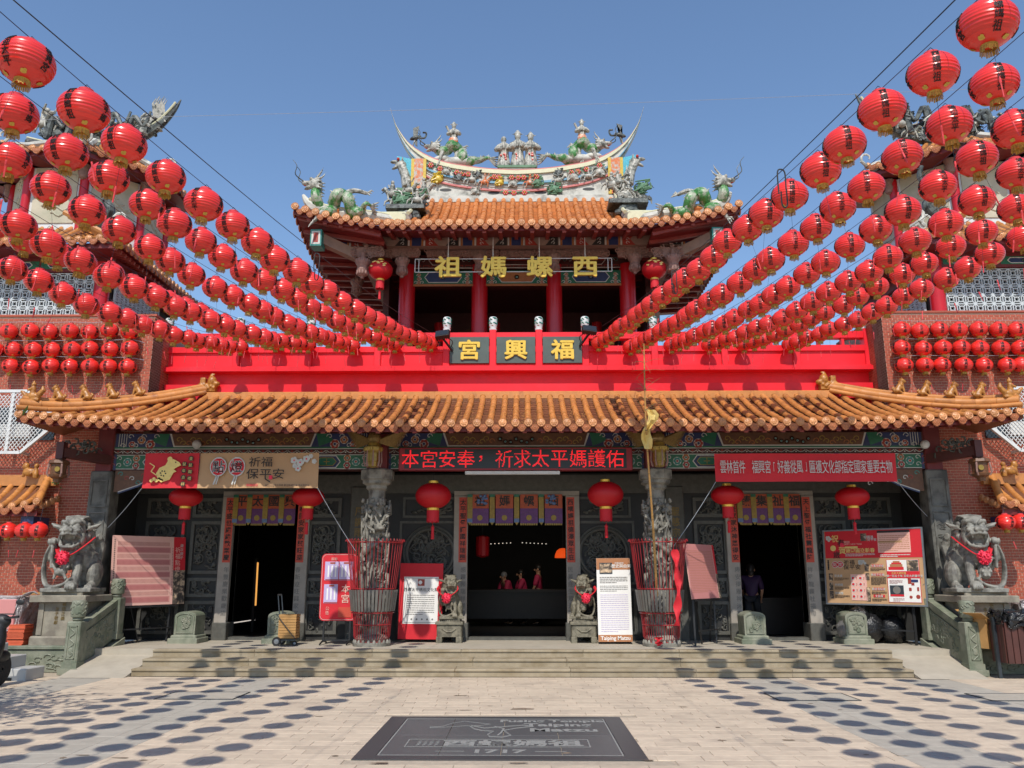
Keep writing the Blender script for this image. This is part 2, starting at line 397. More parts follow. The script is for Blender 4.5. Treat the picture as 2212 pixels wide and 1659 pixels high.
# ================================================================== ground
g = MB('paving'); g.add([(-250, -250, -.03), (250, -250, -.03), (250, 400, -.03), (-250, 400, -.03)], [(0, 1, 2, 3)])
ground = struct(g.build('ground'))
g = MB('paving_joint'); g.add([(-13, 5.5, -.009), (13, 5.5, -.009), (13, 17, -.009), (-13, 17, -.009)], [(0, 1, 2, 3)])
plaza = struct(g.build('plaza_paving'))
MATX0, MATX1, MATY0, MATY1 = -1.42, 1.36, 8.32, 10.78
def slab_mesh(w, d, m, nm):
    b = MB(m); b.cbox(-w/2, w/2, -d/2, d/2, -.03, 0, .004); return b.mesh(nm)
SW, SD = .44, .22
sl = slab_mesh(SW-.004, SD-.004, 'paving', 'paving_slab'); slh = slab_mesh(SW/2-.006, SD-.006, 'paving', 'paving_slab_half')
gsl = slab_mesh(SW-.004, SD*2-.004, 'paving_grey', 'paving_slab_grey')
BANDS = [(-4.62, -3.74), (3.78, 4.66), (-7.7, -6.82), (6.42, 7.30)]
def inband(x, h=.11): return any(a-h < x < b+h for a, b in BANDS)
it = []
r_ = 0; y = 6.9
while y < 14.86:
    x = -11.0+(r_ % 2)*SW/2+((r_*7) % 5)*.03
    while x < 11.0:
        a, b = x-SW/2, x+SW/2; cx = x
        clash = [B for B in BANDS if a < B[1] and b > B[0]]
        in_mat = a < MATX1 and b > MATX0 and y+SD/2 > MATY0 and y-SD/2 < MATY1
        segs = [(a, b)]
        for B in clash: segs = [q for s_ in segs for q in ((s_[0], min(s_[1], B[0])), (max(s_[0], B[1]), s_[1])) if q[1]-q[0] > .03]
        if in_mat: segs = [q for s_ in segs for q in ((s_[0], min(s_[1], MATX0)), (max(s_[0], MATX1), s_[1])) if q[1]-q[0] > .03]
        if in_mat and (y-SD/2 < MATY0 or y+SD/2 > MATY1): segs = []
        for a2, b2 in segs:
            it.append((sl, Matrix.Translation(((a2+b2)/2, y, rnd.uniform(-.0007, .0007))) @ Matrix.Diagonal(((b2-a2)/SW, 1, 1, 1))))
        x += SW
    r_ += 1; y += SD
for B in BANDS:
    y = 6.9; n = 0
    while y < 14.75:
        for k in range(2): it.append((gsl, Matrix.Translation((B[0]+SW/2+k*SW, y+SD/2, rnd.uniform(-.001, .001)))))
        y += SD*2
vis = lambda t: (lambda p: 0 if abs(p.x)/max(p.y, .1) < .66 and p.y > 7.7 else 50)(t[1].translation)
it.sort(key=lambda t: vis(t)+(t[1].translation-CAM).length)
pieces(plaza, 'paving_slab', it, dist=False)
b = MB('stain')                                                    # trodden-in dirt patches between the slabs
for (u, v, w, d) in [(rnd.uniform(60, 2150), rnd.uniform(1475, 1650), rnd.uniform(.04, .22), rnd.uniform(.02, .08)) for _ in range(26)]+[(1127, 1532, .42, .16), (1118, 1648, .2, .06), (1560, 1600, .1, .05), (690, 1548, .12, .05), (1750, 1520, .1, .05), (985, 1503, .1, .05)]:
    p = atZ(u, v, 0); k = 13; pts = []
    for j in range(k): q = rnd.uniform(.55, 1.1); pts.append((p.x+w/2*q*math.cos(2*PI*j/k), p.y+d/2*q*math.sin(2*PI*j/k), .0035))
    b.add(pts, [tuple(range(k))])
b.build('dirt_stain', plaza)
for i, (x0, x1, y0, y1) in enumerate([(-4.98, -3.86, 12.2, 12.95), (3.72, 4.86, 12.2, 12.95), (6.65, 8.0, 12.2, 12.95)]):   # access covers in the grey bands
    t = thing('access_cover', ['textured stone access cover in the grey band before the rat banner', 'textured stone access cover in the grey band before the brown easel board', 'textured stone access cover in the grey band before the slatted bin'][i], 'access cover', ((x0+x1)/2, y0, 0), group='access covers in the plaza')
    f = MB('steel_dark'); w = .018
    for q in ((x0, x1, y0, y0+w), (x0, x1, y1-w, y1), (x0, x0+w, y0+w, y1-w), (x1-w, x1, y0+w, y1-w)): f.box(*q, -.01, .010)
    f.build('rim', t)
    f = MB('paving_grey'); f.cbox(x0+w, x1-w, y0+w, y1-w, -.01, .007, .003); c = f.build('cover', t)
    f = MB('paving_joint')
    for k in range(1, 5): f.box(x0+.05, x1-.05, y0+k*(y1-y0)/5-.006, y0+k*(y1-y0)/5+.006, .0065, .0085)
    f.build('groove', c)

# ---- engraved granite plaque in the floor
t = thing('floor_plaque', 'dark granite plaque with engraved lettering set into the paving', 'plaque', ((MATX0+MATX1)/2, MATY0, 0))
bw = .2
f = MB('granite_dark')
for q in ((MATX0, MATX1, MATY0, MATY0+bw*.8), (MATX0, MATX1, MATY1-bw*.8, MATY1), (MATX0, MATX0+bw, MATY0+bw*.8, MATY1-bw*.8), (MATX1-bw, MATX1, MATY0+bw*.8, MATY1-bw*.8)): f.box(*q, -.02, .004)
f.build('border', t)
pm = []
nx, ny = 4, 2; X0, X1, Y0, Y1 = MATX0+bw, MATX1-bw, MATY0+bw*.8, MATY1-bw*.8
for i in range(nx):
    for j in range(ny):
        f = MB('granite_black'); f.cbox(X0+(X1-X0)*i/nx+.003, X0+(X1-X0)*(i+1)/nx-.003, Y0+(Y1-Y0)*j/ny+.003, Y0+(Y1-Y0)*(j+1)/ny-.003, -.02, .003, .002); f.build('granite_slab', t)
FL = Matrix(((1, 0, 0, 0), (0, 0, 1, 0), (0, -1, 0, 0), (0, 0, 0, 1)))     # x,z drawing laid on the floor
e = MB('engraved')
fx = lambda q: MATX0+(MATX1-MATX0)*q; fy = lambda q: MATY0+(MATY1-MATY0)*q
def fband(pts, w=.012, closed=False): 
    k = MB(); k.band(pts, w, -.0062, -.004, closed); e.add(k.v, k.f, FL)
fband([(X0+.02, Y0+.02), (X1-.02, Y0+.02), (X1-.02, Y1-.02), (X0+.02, Y1-.02)], .014, True)
fband([(fx(.15), fy(.24)), (fx(.82), fy(.24)), (fx(.82), fy(.40)), (fx(.15), fy(.40))], .012, True)
fband([(fx(.27), fy(.15)), (fx(.37), fy(.15))], .01); fband([(fx(.62), fy(.15)), (fx(.73), fy(.15))], .01)
def outline_text(st, cx, cz, size, wd=1.0):
    e.text(st, cx, cz, -.0045, size, .0016, .035, width=wd, T=FL)
outline_text('Fusing Temple', fx(.70), fy(.86), .2, 1.0); outline_text('Taiping', fx(.72), fy(.75), .24, 1.05); outline_text('Matzu', fx(.74), fy(.63), .26, 1.15)
outline_text('1717', fx(.5), fy(.15), .2, 1.3); outline_text('西螺媽祖', fx(.54), fy(.32), .3, 1.15)
for k in range(4):
    for j in range(3): fband([(fx(.19+.022*k), fy(.27+.04*j)), (fx(.2+.022*k), fy(.3+.03*j))], .018)
sw = [(.2, .70), (.25, .72), (.28, .80), (.33, .86), (.38, .82), (.44, .78), (.4, .74), (.33, .73), (.27, .70), (.2, .68)]
fband([(fx(a), fy(q)) for a, q in sw], .014, True)
for o_ in (0, .012): 
    fband([(fx(a), fy(q-o_)) for a, q in [(.36, .75), (.42, .68), (.5, .72), (.58, .76), (.62, .73), (.55, .68), (.5, .62), (.53, .50), (.5, .46), (.45, .47), (.44, .52), (.46, .60), (.41, .62), (.38, .66), (.36, .73)]], .012, True)
fband([(fx(a), fy(q)) for a, q in [(.46, .72), (.5, .66), (.49, .55), (.48, .5)]], .02)
e.build('engraving', t)

# ================================================================== steps, platform, ramps
PZ = .38; SX0, SX1 = -6.60, 6.86
st = struct(bpy.data.objects.new('entrance_steps', None)); COL.objects.link(st); st.location = (0, 15, 0)
for i in range(3):
    yf = 15.0+.40*i; zt = PZ/3*(i+1); e0 = SX0; e1 = SX1
    ends = [e0]+[e0+(e1-e0)*k/7+rnd.uniform(-.2, .2) for k in range(1, 7)]+[e1]
    for a, c in zip(ends[:-1], ends[1:]):
        f = MB('step_stone'); f.box(a+.002, c-.002, yf, 16.0, zt-PZ/3+.001, zt-.036); 
        f.cbox(a+.002, c-.002, yf-.022, 16.0, zt-.035, zt, .008); f.build('step_stone', st)
f = MB('platform_stone')
f.box(-8.0, 8.2, 15.98, 18.6, 0, PZ)
plat = struct(f.build('porch_floor'))
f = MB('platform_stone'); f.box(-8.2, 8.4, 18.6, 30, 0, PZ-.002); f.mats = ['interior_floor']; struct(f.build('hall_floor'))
for s, xa, xb in ((-1, -7.75, SX0-.01), (1, SX1+.01, 8.0)):
    f = MB('platform_stone'); f.add([(xa, 14.75, 0), (xb, 14.75, 0), (xb, 16.5, PZ+.003), (xa, 16.5, PZ+.003), (xa, 16.5, 0), (xb, 16.5, 0)], [(0, 1, 2, 3), (1, 5, 2), (0, 3, 4), (0, 4, 5, 1), (3, 2, 5, 4)])
    o = struct(f.build('access_ramp'))

# ---- sloping balustrades
def balustrade(x, label):
    t = thing('balustrade', label, 'balustrade', (x, 15.4, 0), group='carved balustrades beside the ramps')
    s = 1 if x > 0 else -1; y0, y1 = 15.35, 16.75
    f = MB('green_stone'); a = .17
    f.add([(x-a, y0-.18, 0), (x+a, y0-.18, 0), (x+a, y1+.15, 0), (x-a, y1+.15, 0), (x-a, y0-.18, .1), (x+a, y0-.18, .1), (x+a, y0+.1, .1), (x+a, y1+.15, .52), (x-a, y1+.15, .52), (x-a, y0+.1, .1)],
          [(3, 2, 1, 0), (0, 1, 5, 4), (4, 5, 6, 9), (9, 6, 7, 8), (1, 2, 7, 6, 5), (0, 4, 9, 8, 3), (2, 3, 8, 7)]); f.build('base_course', t)
    sl_ = lambda y: (y-y0)/(y1-y0)*.42
    def slope_slab(h0, h1, w, m, name):
        f = MB(m); f.add([(x-w, y0+.1, .1+h0), (x+w, y0+.1, .1+h0), (x+w, y1-.08, .1+.42+h0), (x-w, y1-.08, .1+.42+h0), (x-w, y0+.1, .1+h1), (x+w, y0+.1, .1+h1), (x+w, y1-.08, .1+.42+h1), (x-w, y1-.08, .1+.42+h1)],
              [(3, 2, 1, 0), (4, 5, 6, 7), (0, 1, 5, 4), (1, 2, 6, 5), (2, 3, 7, 6), (3, 0, 4, 7)]); return f.build(name, t)
    pn = slope_slab(0, .56, .06, 'green_stone', 'panel'); slope_slab(.63, .74, .085, 'green_stone', 'handrail'); slope_slab(.565, .60, .045, 'green_stone', 'rail_moulding')
    f = MB('green_stone'); rr = random.Random(3)
    for k in range(26):                                             # carving in relief on both faces
        y = rr.uniform(y0+.25, y1-.2); h = rr.uniform(.12, .5); z = .1+sl_(y)+h
        for sd in (-1, 1):
            P = [(x+sd*.062, y+.05*math.cos(q*.9+k)*q/4, z+.035*math.sin(q*.9+k)*q/3) for q in range(7)]
            f.tube(P, .011, 5)
    for k in range(16):
        y = y0+.2+k*(y1-y0-.4)/15
        for sd in (-1, 1): f.ell((x+sd*.062, y, .1+sl_(y)+.535), .016, 6, 4)
    f.build('carving', pn)
    for k, (y, zb, h) in enumerate(((y0, .1, .80), (y1, .5, .78))):
        p = MB('green_stone'); w = .125
        p.cbox(x-w, x+w, y-w, y+w, zb, zb+h, .018); p.box(x-w-.012, x+w+.012, y-w-.012, y+w+.012, zb, zb+.1); po = p.build('post', t)
        c = MB('green_stone')
        fr = y-w-.004
        for q in ((x-.08, x+.08, zb+.16, zb+.175), (x-.08, x+.08, zb+h-.09, zb+h-.075), (x-.08, x-.066, zb+.16, zb+h-.075), (x+.066, x+.08, zb+.16, zb+h-.075)): c.rect(q[0], q[1], q[2], q[3], fr-.008, fr+.01)
        for q in range(9): z = zb+.2+q*(h-.34)/8; c.tube([(x+.045*math.sin(q*2+a), fr, z+.03*a) for a in range(-1, 3)], .012, 5)
        c.ell((x, fr, zb+.3), (.045, .012, .06), 8, 6); c.build('carving', po)
        c = MB('green_stone'); zt = zb+h
        c.lathe([(.07, zt), (.095, zt+.03), (.08, zt+.06), (.118, zt+.075), (.125, zt+.10), (.125, zt+.33), (.115, zt+.36), (.06, zt+.365)], 20, c=(x, y, 0))
        rr = random.Random(k+5)
        for q in range(22):
            a0 = rr.uniform(0, 2*PI); z0 = zt+rr.uniform(.12, .32)
            c.tube([(x+.127*math.cos(a0+.12*i), y+.127*math.sin(a0+.12*i), z0+.02*math.sin(i*1.2+q)) for i in range(6)], .011, 5)
        c.build('finial', t, smooth=True)
    return t
balustrade(-7.82, 'green carved stone balustrade beside the pallet wrapped in plastic film')
balustrade(8.06, 'green carved stone balustrade beside the slatted litter bin')

# ================================================================== porch building
POY = 18.2; DCX = 5.45
hall = thing('temple_hall', 'stone fronted temple hall with three doorways under a tiled porch roof', 'temple', (0, 18.2, 0))
# wall slabs between the openings
XC = .05
OPEN = [(XC-DCX-.70, XC-DCX+.70), (XC-1.06, XC+1.06), (XC+DCX-.70, XC+DCX+.70)]
DT = 3.40
f = MB('panel_dark'); xs = [-8.6, OPEN[0][0], OPEN[0][1], OPEN[1][0], OPEN[1][1], OPEN[2][0], OPEN[2][1], 8.7]
for k in range(0, 8, 2): f.box(xs[k], xs[k+1], POY, POY+.3, PZ, DT+.5)
for a, c in OPEN: f.box(a, c, POY, POY+.3, DT, DT+.5)
f.build('front_wall', hall)
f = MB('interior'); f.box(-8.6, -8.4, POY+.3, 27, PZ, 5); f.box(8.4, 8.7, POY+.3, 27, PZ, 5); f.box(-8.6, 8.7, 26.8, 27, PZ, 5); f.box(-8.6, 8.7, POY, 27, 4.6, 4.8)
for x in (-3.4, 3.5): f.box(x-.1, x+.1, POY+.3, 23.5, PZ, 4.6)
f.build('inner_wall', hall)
f = MB('carved_dark'); f.box(-8.6, 8.7, POY-.06, POY+.02, DT+.06, 3.86); f.build('lintel_course', hall)
def scrollwork(w, h, seed, n=26, r=.018, round_=False):
    """pierced relief: curling stems, leaves, small figures; local x,z, rising to -y"""
    rr = random.Random(seed); b = MB('carved_dark')
    for k in range(n):
        x = rr.uniform(-w/2, w/2)*.86; z = rr.uniform(-h/2, h/2)*.9
        if round_ and math.hypot(x/(w/2), z/(h/2)) > .86: continue
        a = rr.uniform(0, 2*PI); q = rr.uniform(.03, .09)*min(1.6, (w+h)); tw = rr.choice((-1, 1))*rr.uniform(.5, .9); P = []
        for i in range(7):
            P.append((min(max(x, -w/2+.02), w/2-.02), -.02-.03*math.sin(i*.6)-rr.uniform(0, .012), min(max(z, -h/2+.02), h/2-.02))); x += q*math.cos(a)*.5; z += q*math.sin(a)*.5; a += tw
        b.tube(P, [r*(1.3-.13*i) for i in range(7)], 5)
        if k % 3 == 0: b.ell(P[0], (r*2.4, r*1.8, r*2.8), 7, 5)
    return b.mesh('carving')
def frame(b, x0, x1, z0, z1, w, y0, y1):
    b.rect(x0, x1, z0, z0+w, y0, y1); b.rect(x0, x1, z1-w, z1, y0, y1); b.rect(x0, x0+w, z0+w, z1-w, y0+.001, y1); b.rect(x1-w, x1, z0+w, z1-w, y0+.001, y1)
cm = [scrollwork(.5, .95, 1, 52), scrollwork(.5, .3, 2, 20), scrollwork(.5, .6, 3, 26, .012), scrollwork(.98, .98, 4, 95, .02, True)]
for s in (-1, 1):
    for bx, bw_ in ((XC+s*(DCX+1.28), .70), (XC+s*(DCX-1.28), .70), (XC+s*(DCX+2.2), .86)):
        wp = MB('panel_dark'); 
        for z0, z1 in ((.5, 1.18), (1.26, 1.66), (1.74, 2.86), (2.94, 3.36)): frame(wp, bx-bw_/2, bx+bw_/2, z0, z1, .07, POY-.05, POY)
        wp.mats = ['carved_dark']; pn = wp.build('panel_frame', hall)
        for me, zc in ((cm[2], .84), (cm[1], 1.46), (cm[0], 2.30), (cm[1], 3.15)): place(me, 'carving', pn, T=Matrix.Translation((bx, POY, zc)) @ Matrix.Diagonal((s, 1, 1, 1)))
    # round windows beside the middle door
    bx = XC+s*1.86
    rg = MB('carved_dark')
    for r0, y in ((.56, POY-.05), (.50, POY-.09)):
        rg.tube([(bx+r0*math.cos(2*PI*k/40), y, 2.18+r0*math.sin(2*PI*k/40)) for k in range(40)], .032, 6, closed=True)
    frame(rg, bx-.68, bx+.68, 1.52, 2.86, .05, POY-.03, POY); frame(rg, bx-.62, bx+.62, 2.93, 3.38, .05, POY-.03, POY); frame(rg, bx-.68, bx+.68, .5, 1.44, .06, POY-.03, POY)
    w = rg.build('window_ring', hall, smooth=True)
    place(cm[3], 'carving', w, T=Matrix.Translation((bx, POY, 2.18)) @ Matrix.Diagonal((s, 1, 1, 1)))
    place(cm[1], 'carving', w, T=Matrix.Translation((bx, POY, 3.15)) @ Matrix.Diagonal((1.9, 1, 1, 1)))
    place(cm[2], 'carving', w, T=Matrix.Translation((bx, POY, .95)) @ Matrix.Diagonal((1.8, 1, 1, 1)))
    # pilaster with gilt characters
    px = XC+s*3.42
    p = MB('carved_dark'); p.cbox(px-.2, px+.2, POY-.1, POY+.01, PZ, 3.6, .02); pi_ = p.build('pilaster', hall)
    p = MB('gold_dark'); p.text('風調雨順祥光瑞滿西螺' if s < 0 else '聖慈宗殿歸心護國庇民', px, 2.05, POY-.101, .19, .008, .015, vertical=True, step=1.18); p.build('gilt_characters', pi_)
# door frames: pale stone jambs and lintel, couplets
for k, (a, c) in enumerate(OPEN):
    t = MB('door_stone'); jw = .30 if k == 1 else .26
    for x0, x1 in ((a-jw, a), (c, c+jw)):
        t.cbox(x0, x1, POY-.12, POY+.32, PZ+.36, DT, .012)
    t.box(a-jw, c+jw, POY-.10, POY+.31, DT+.002, DT+.10); df = t.build('door_frame', hall)
    t = MB('carved_dark')
    for x0, x1 in ((a-jw-.02, a+.03), (c-.03, c+jw+.02)): t.cbox(x0, x1, POY-.16, POY+.33, PZ, PZ+.36, .015)
    t.box(a, c, POY-.02, POY+.3, PZ, PZ+.06); t.build('threshold', df)
    txt = [('太平盛世歲歲歡樂慶豐年', '國泰民安家家興旺迎新春'), ('太平聖母護國祥瑞顯靈感', '西螺媽祖德澤眾生庇萬民'), ('福祉家家沐神恩得安康', '天上聖母福社靈龍降祥')][k]
    for sgn, x, s_ in ((-1, a-jw*.34, txt[0]), (1, c+jw*.34, txt[1])):
        cp = MB('couplet_red'); cp.rect(x-.085, x+.085, 1.98, 3.36, POY-.128, POY-.121); o = cp.build('couplet', df)
        cp = MB('ink'); cp.text(s_[:9], x, 2.67, POY-.129, .125, .003, .02, vertical=True, step=1.17); cp.build('lettering', o)
        cp = MB('grey_ink'); cp.text(s_[::-1][:7], x-.02*sgn, 1.38, POY-.121, .115, .003, .01, vertical=True, step=1.3); cp.build('engraved_verse', df)
# side ends of the porch
for s in (-1, 1):
    x = 8.45*s+XC
    p = MB('grey_stone'); p.cbox(x-.22, x+.22, 16.72, 17.12, PZ, 3.78, .02); pl = p.build('stone_pillar', hall)
    c = MB('grey_stone'); frame(c, x-.17, x+.17, 1.2, 2.95, .03, 16.70, 16.73); frame(c, x-.17, x+.17, 3.05, 3.6, .03, 16.70, 16.73)
    rr = random.Random(11)
    for q in range(26):
        z = rr.uniform(1.3, 2.85); a0 = rr.uniform(0, 6); c.tube([(x+rr.uniform(-.09, .05)+.03*math.cos(a0+i), 16.717, z+.03*math.sin(a0+i)) for i in range(5)], .012, 5)
    c.build('carving', pl)
    p = MB('red_column'); p.mats = ['dark_red']; p.cbox(x-.17, x+.17, 16.76, 17.08, 3.782, 4.7, .02); p.build('red_post', hall)
    p = MB('panel_dark'); p.box(x-.12, x+.12, 17.12, POY, PZ, 4.6); p.build('end_wall', hall)
# beams of the porch
BY = 16.80
f = MB('maroon_wood'); f.box(-8.3, 8.4, BY, BY+.28, 3.80, 4.14); f.box(-8.3, 8.4, BY+.02, BY+.26, 4.145, 4.21); f.box(-8.3, 8.4, BY-.02, BY+.28, 4.215, 4.56)
bm_ = f.build('beam', hall)
f = MB('dark_red'); f.box(-9.0, 9.1, 16.45, 18.2, 4.69, 4.73); f.build('porch_ceiling', hall)
class Paint:
    """painted ornament on a beam face: outlines in x,z laid as thin raised colour, one part per beam"""
    def __init__(s, y): s.b = MB(); s.y = y; s.k = 0
    def put(s, m, pts, lev): s.b.use(m); s.b.plate(pts, s.y-.003*lev-.002, s.y); return s
    def disc(s, m, x, z, r, lev, n=14, rz=None): s.b.use(m); s.b.disc(x, z, r, s.y-.003*lev-.002, s.y, n, rz); return s
    def line(s, m, pts, w, lev, closed=False): s.b.use(m); s.b.band(pts, w, s.y-.003*lev-.002, s.y, closed); return s
    def rosette(s, x, z, r, c1='p_red', c2='p_green'):
        s.disc('p_white', x, z, r, 1, 16)
        for k in range(6): s.disc(c1, x+r*.58*math.cos(k*PI/3), z+r*.58*math.sin(k*PI/3), r*.38, 2, 8)
        s.disc('p_white', x, z, r*.4, 3, 10); s.disc(c2, x, z, r*.28, 4, 10)
    def scroll(s, x, z, r, d, m='p_white', w=.012, lev=3):
        s.line(m, [(x+d*r*(1-.11*k)*math.cos(k*.75), z+r*(1-.11*k)*math.sin(k*.75)) for k in range(8)], w, lev)
    def cart(s, x0, x1, z0, z1, cut, fill, edge='p_white', lev=2, w=.018):
        P = [(x0+cut, z0), (x1-cut, z0), (x1, (z0+z1)/2), (x1-cut, z1), (x0+cut, z1), (x0, (z0+z1)/2)]
        s.put(fill, P, lev); s.line(edge, P, w, lev+1, True)
    def done(s, parent, name='painted_ornament'): return s.b.build(name, parent)
P = Paint(BY)
def lower_run(x0, x1):
    z0, z1 = 3.82, 4.12; L = x1-x0; n = max(1, round(L/2.0)); d = L/n
    P.put('p_green', [(x0, z0), (x1, z0), (x1, z1), (x0, z1)], 0); P.line('p_white', [(x0, z0+.008), (x1, z0+.008)], .014, 1); P.line('p_white', [(x0, z1-.008), (x1, z1-.008)], .014, 1)
    for k in range(n):
        c = x0+d*(k+.5)
        P.cart(c-.28, c+.28, z0+.03, z1-.03, .09, 'p_blue'); P.cart(c-.20, c+.20, z0+.07, z1-.07, .07, 'p_green', 'p_gold', 4, .012)
        P.line('p_gold', [(c-.06, 3.97), (c+.06, 3.97)], .014, 6); P.line('p_gold', [(c, 3.91), (c, 4.03)], .014, 6)
        for sg in (-1, 1):
            for zz in (3.895, 4.045): P.rosette(c+sg*.42, zz, .075, 'p_red' if zz < 4 else 'p_orange', 'p_green')
            P.rosette(c+sg*.60, 3.97, .085, 'p_teal', 'p_red')
            for zz in (3.9, 4.04): P.scroll(c+sg*.76, zz, .06, sg); P.scroll(c+sg*.9, zz, .05, -sg, 'p_red')
            P.line('p_blue', [(c+sg*(d/2-.02), z0), (c+sg*(d/2-.02), z1)], .05, 2)
def upper_run(x0, x1):
    z0, z1 = 4.225, 4.55; L = x1-x0; y_ = P.y; P.y = BY-.022
    P.put('p_blue', [(x0, z0), (x1, z0), (x1, z1), (x0, z1)], 0); P.line('p_white', [(x0, z0+.01), (x1, z0+.01)], .016, 1); P.line('p_green', [(x0, z0+.035), (x1, z0+.035)], .03, 1)
    c = (x0+x1)/2; h = L*.27
    P.put('p_white', [(c-h-.1, z1), (c-h, z0+.05), (c+h, z0+.05), (c+h+.1, z1)], 1); P.put('p_brown', [(c-h-.06, z1), (c-h+.02, z0+.075), (c+h-.02, z0+.075), (c+h+.06, z1)], 2)
    for k in range(7): P.rosette(c+(k-3)*.11, 4.39+.04*math.cos(k*2), .055, 'p_red', 'p_teal')
    for sg in (-1, 1):
        for q in range(9): xx = c+sg*(.5+q*(h-.6)/8); P.scroll(xx, 4.38+.05*math.sin(q*1.7), .07, sg*(1 if q % 2 else -1), 'p_gold' if q % 3 else 'p_orange', .016, 3)
        x1_ = c+sg*(h+.1); w = L/2-h-.1
        P.put('p_green', [(x1_, z1), (x1_+sg*.06, z0+.06), (x1_+sg*(.06+w*.28), 4.4), (x1_+sg*w*.2, z1)], 1)
        for q in range(3): P.rosette(x1_+sg*w*(.35+.17*q), 4.33+.09*(q % 2), .1-.015*q, ('p_red', 'p_orange', 'p_red')[q], 'p_blue')
        for q in range(6): P.scroll(x1_+sg*w*(.25+.12*q), 4.49-.19*(q % 2), .065, sg*(1 if q % 2 else -1))
        for q in range(4): P.line('p_white', [(x1_+sg*(w*.8+.05*q), z0+.06), (x1_+sg*(w*.8+.05*q), z1)], .012, 2)
    P.y = y_
for x0, x1 in ((-8.2, -2.95), (-2.55, 2.65), (3.05, 8.3)): lower_run(x0, x1); upper_run(x0, x1)
P.y = BY+.017                                                       # scalloped frieze between the beams
for k in range(-41, 42):
    x = k*.2+XC; P.line('p_white', [(x-.09, 4.205), (x-.05, 4.175), (x, 4.155), (x+.05, 4.175), (x+.09, 4.205)], .012, 1); P.disc('p_red', x, 4.19, .022, 2, 8); P.disc('p_white', x+.1, 4.165, .016, 2, 6)
P.done(bm_)
# corner brackets under the beams at both ends
for s in (-1, 1):
    x = s*8.2+XC; Q = Paint(BY-.004); w = -s
    out = [(x, 3.795), (x+w*1.35, 3.795), (x+w*1.0, 3.66), (x+w*.72, 3.62), (x+w*.5, 3.5), (x+w*.1, 3.36), (x, 3.36)]
    Q.put('p_brown', out, 0); Q.line('p_white', out[1:6], .02, 1); Q.line('p_blue', [(a, c-.025) for a, c in out[1:6]], .03, 1)
    for q in range(9): Q.scroll(x+w*(.12+.12*q), 3.72-.02*q+.06*math.sin(q*2.1)-(.12 if q < 4 else 0)*(q % 2), .06, w*(1 if q % 2 else -1), ('p_teal', 'p_red', 'p_white')[q % 3], .016, 2)
    o = Q.b.build('corner_bracket', hall)

# ================================================================== glazed tile roofs
def barrel_mesh(r, L, m, nm='barrel_tile'):
    b = MB(m); n = 7; vs = []
    for y, q in ((0, 1.0), (.018, 1.06), (.04, 1.06), (.05, 1.0), (L+.02, .9)):
        for j in range(n+1): t = PI*j/n; vs.append((r*q*math.cos(t), y, r*q*math.sin(t)*1.05-.01))
    fs = [(i*(n+1)+j, (i+1)*(n+1)+j, (i+1)*(n+1)+j+1, i*(n+1)+j+1) for i in range(4) for j in range(n)]; fs.append(tuple(range(n, -1, -1)))
    b.add(vs, [f_[::-1] for f_ in fs]); return b.mesh(nm, True, 50)
def pan_mesh(w, L, m, nm='pan_tile'):
    b = MB(m); vs = []
    for y, dz in ((0, -.016), (0, .0), (L, -.012)):
        for j in range(5): t = (j/4-.5); vs.append((w*t, y, dz+.10*w*(4*t*t-1)+.012))
    b.add(vs, [(i*5+j, i*5+j+1, (i+1)*5+j+1, (i+1)*5+j) for i in range(2) for j in range(4)]); return b.mesh(nm)
def cap_mesh(r, m='tile_cap'):
    b = MB(m); T = Matrix.Rotation(PI/2, 4, 'X')
    b.lathe([(r, -.03), (r, .012), (r*.92, .02), (r*.8, .012), (r*.7, .012), (r*.55, .022), (r*.3, .026), (r*.12, .034), (.003, .034)], 18, T, cap=False)
    for k in range(6): b.ell((r*.5*math.cos(k*PI/3), -.02, r*.5*math.sin(k*PI/3)), (r*.17, .012, r*.17), 6, 4)
    return b.mesh('round_end_tile', True, 50)
def drip_mesh(w, h, m='tile_end'):
    b = MB(m); pts = []
    for k in range(13):
        a = k/12; x = (a-.5)*w; sc_ = (math.sin(PI*a))**.62*h; pts.append((x, -sc_-(.012 if k % 2 else 0)))
    top = [(w*(.5-j/6), .012+.05*w*(4*((j/6)-.5)**2-1)) for j in range(7)]
    b.plate(pts+top, -.014, .012); b.mi = 0
    q = [(x*.82, z*.8-.012) for x, z in pts+top]
    for k in range(5): a = PI*(.1+.8*k/4); b.ell((w*.22*math.cos(a), -.014, -h*.45-h*.3*math.sin(a)+.02), (.018, .009, .022), 6, 4)
    b.ell((0, -.014, -h*.38), (.024, .012, .024), 8, 5)
    b.band([(x*.86, z*.84-.008) for x, z in pts], .008, -.02, -.012)
    return b.mesh('drip_tile')
def basis(x, y, z, dy, dz):
    t = Vector((0, dy, dz)).normalized(); n = Vector((1, 0, 0)).cross(t)
    return Matrix(((1, t.x, n.x, x), (0, t.y, n.y, y), (0, t.z, n.z, z), (0, 0, 0, 1)))
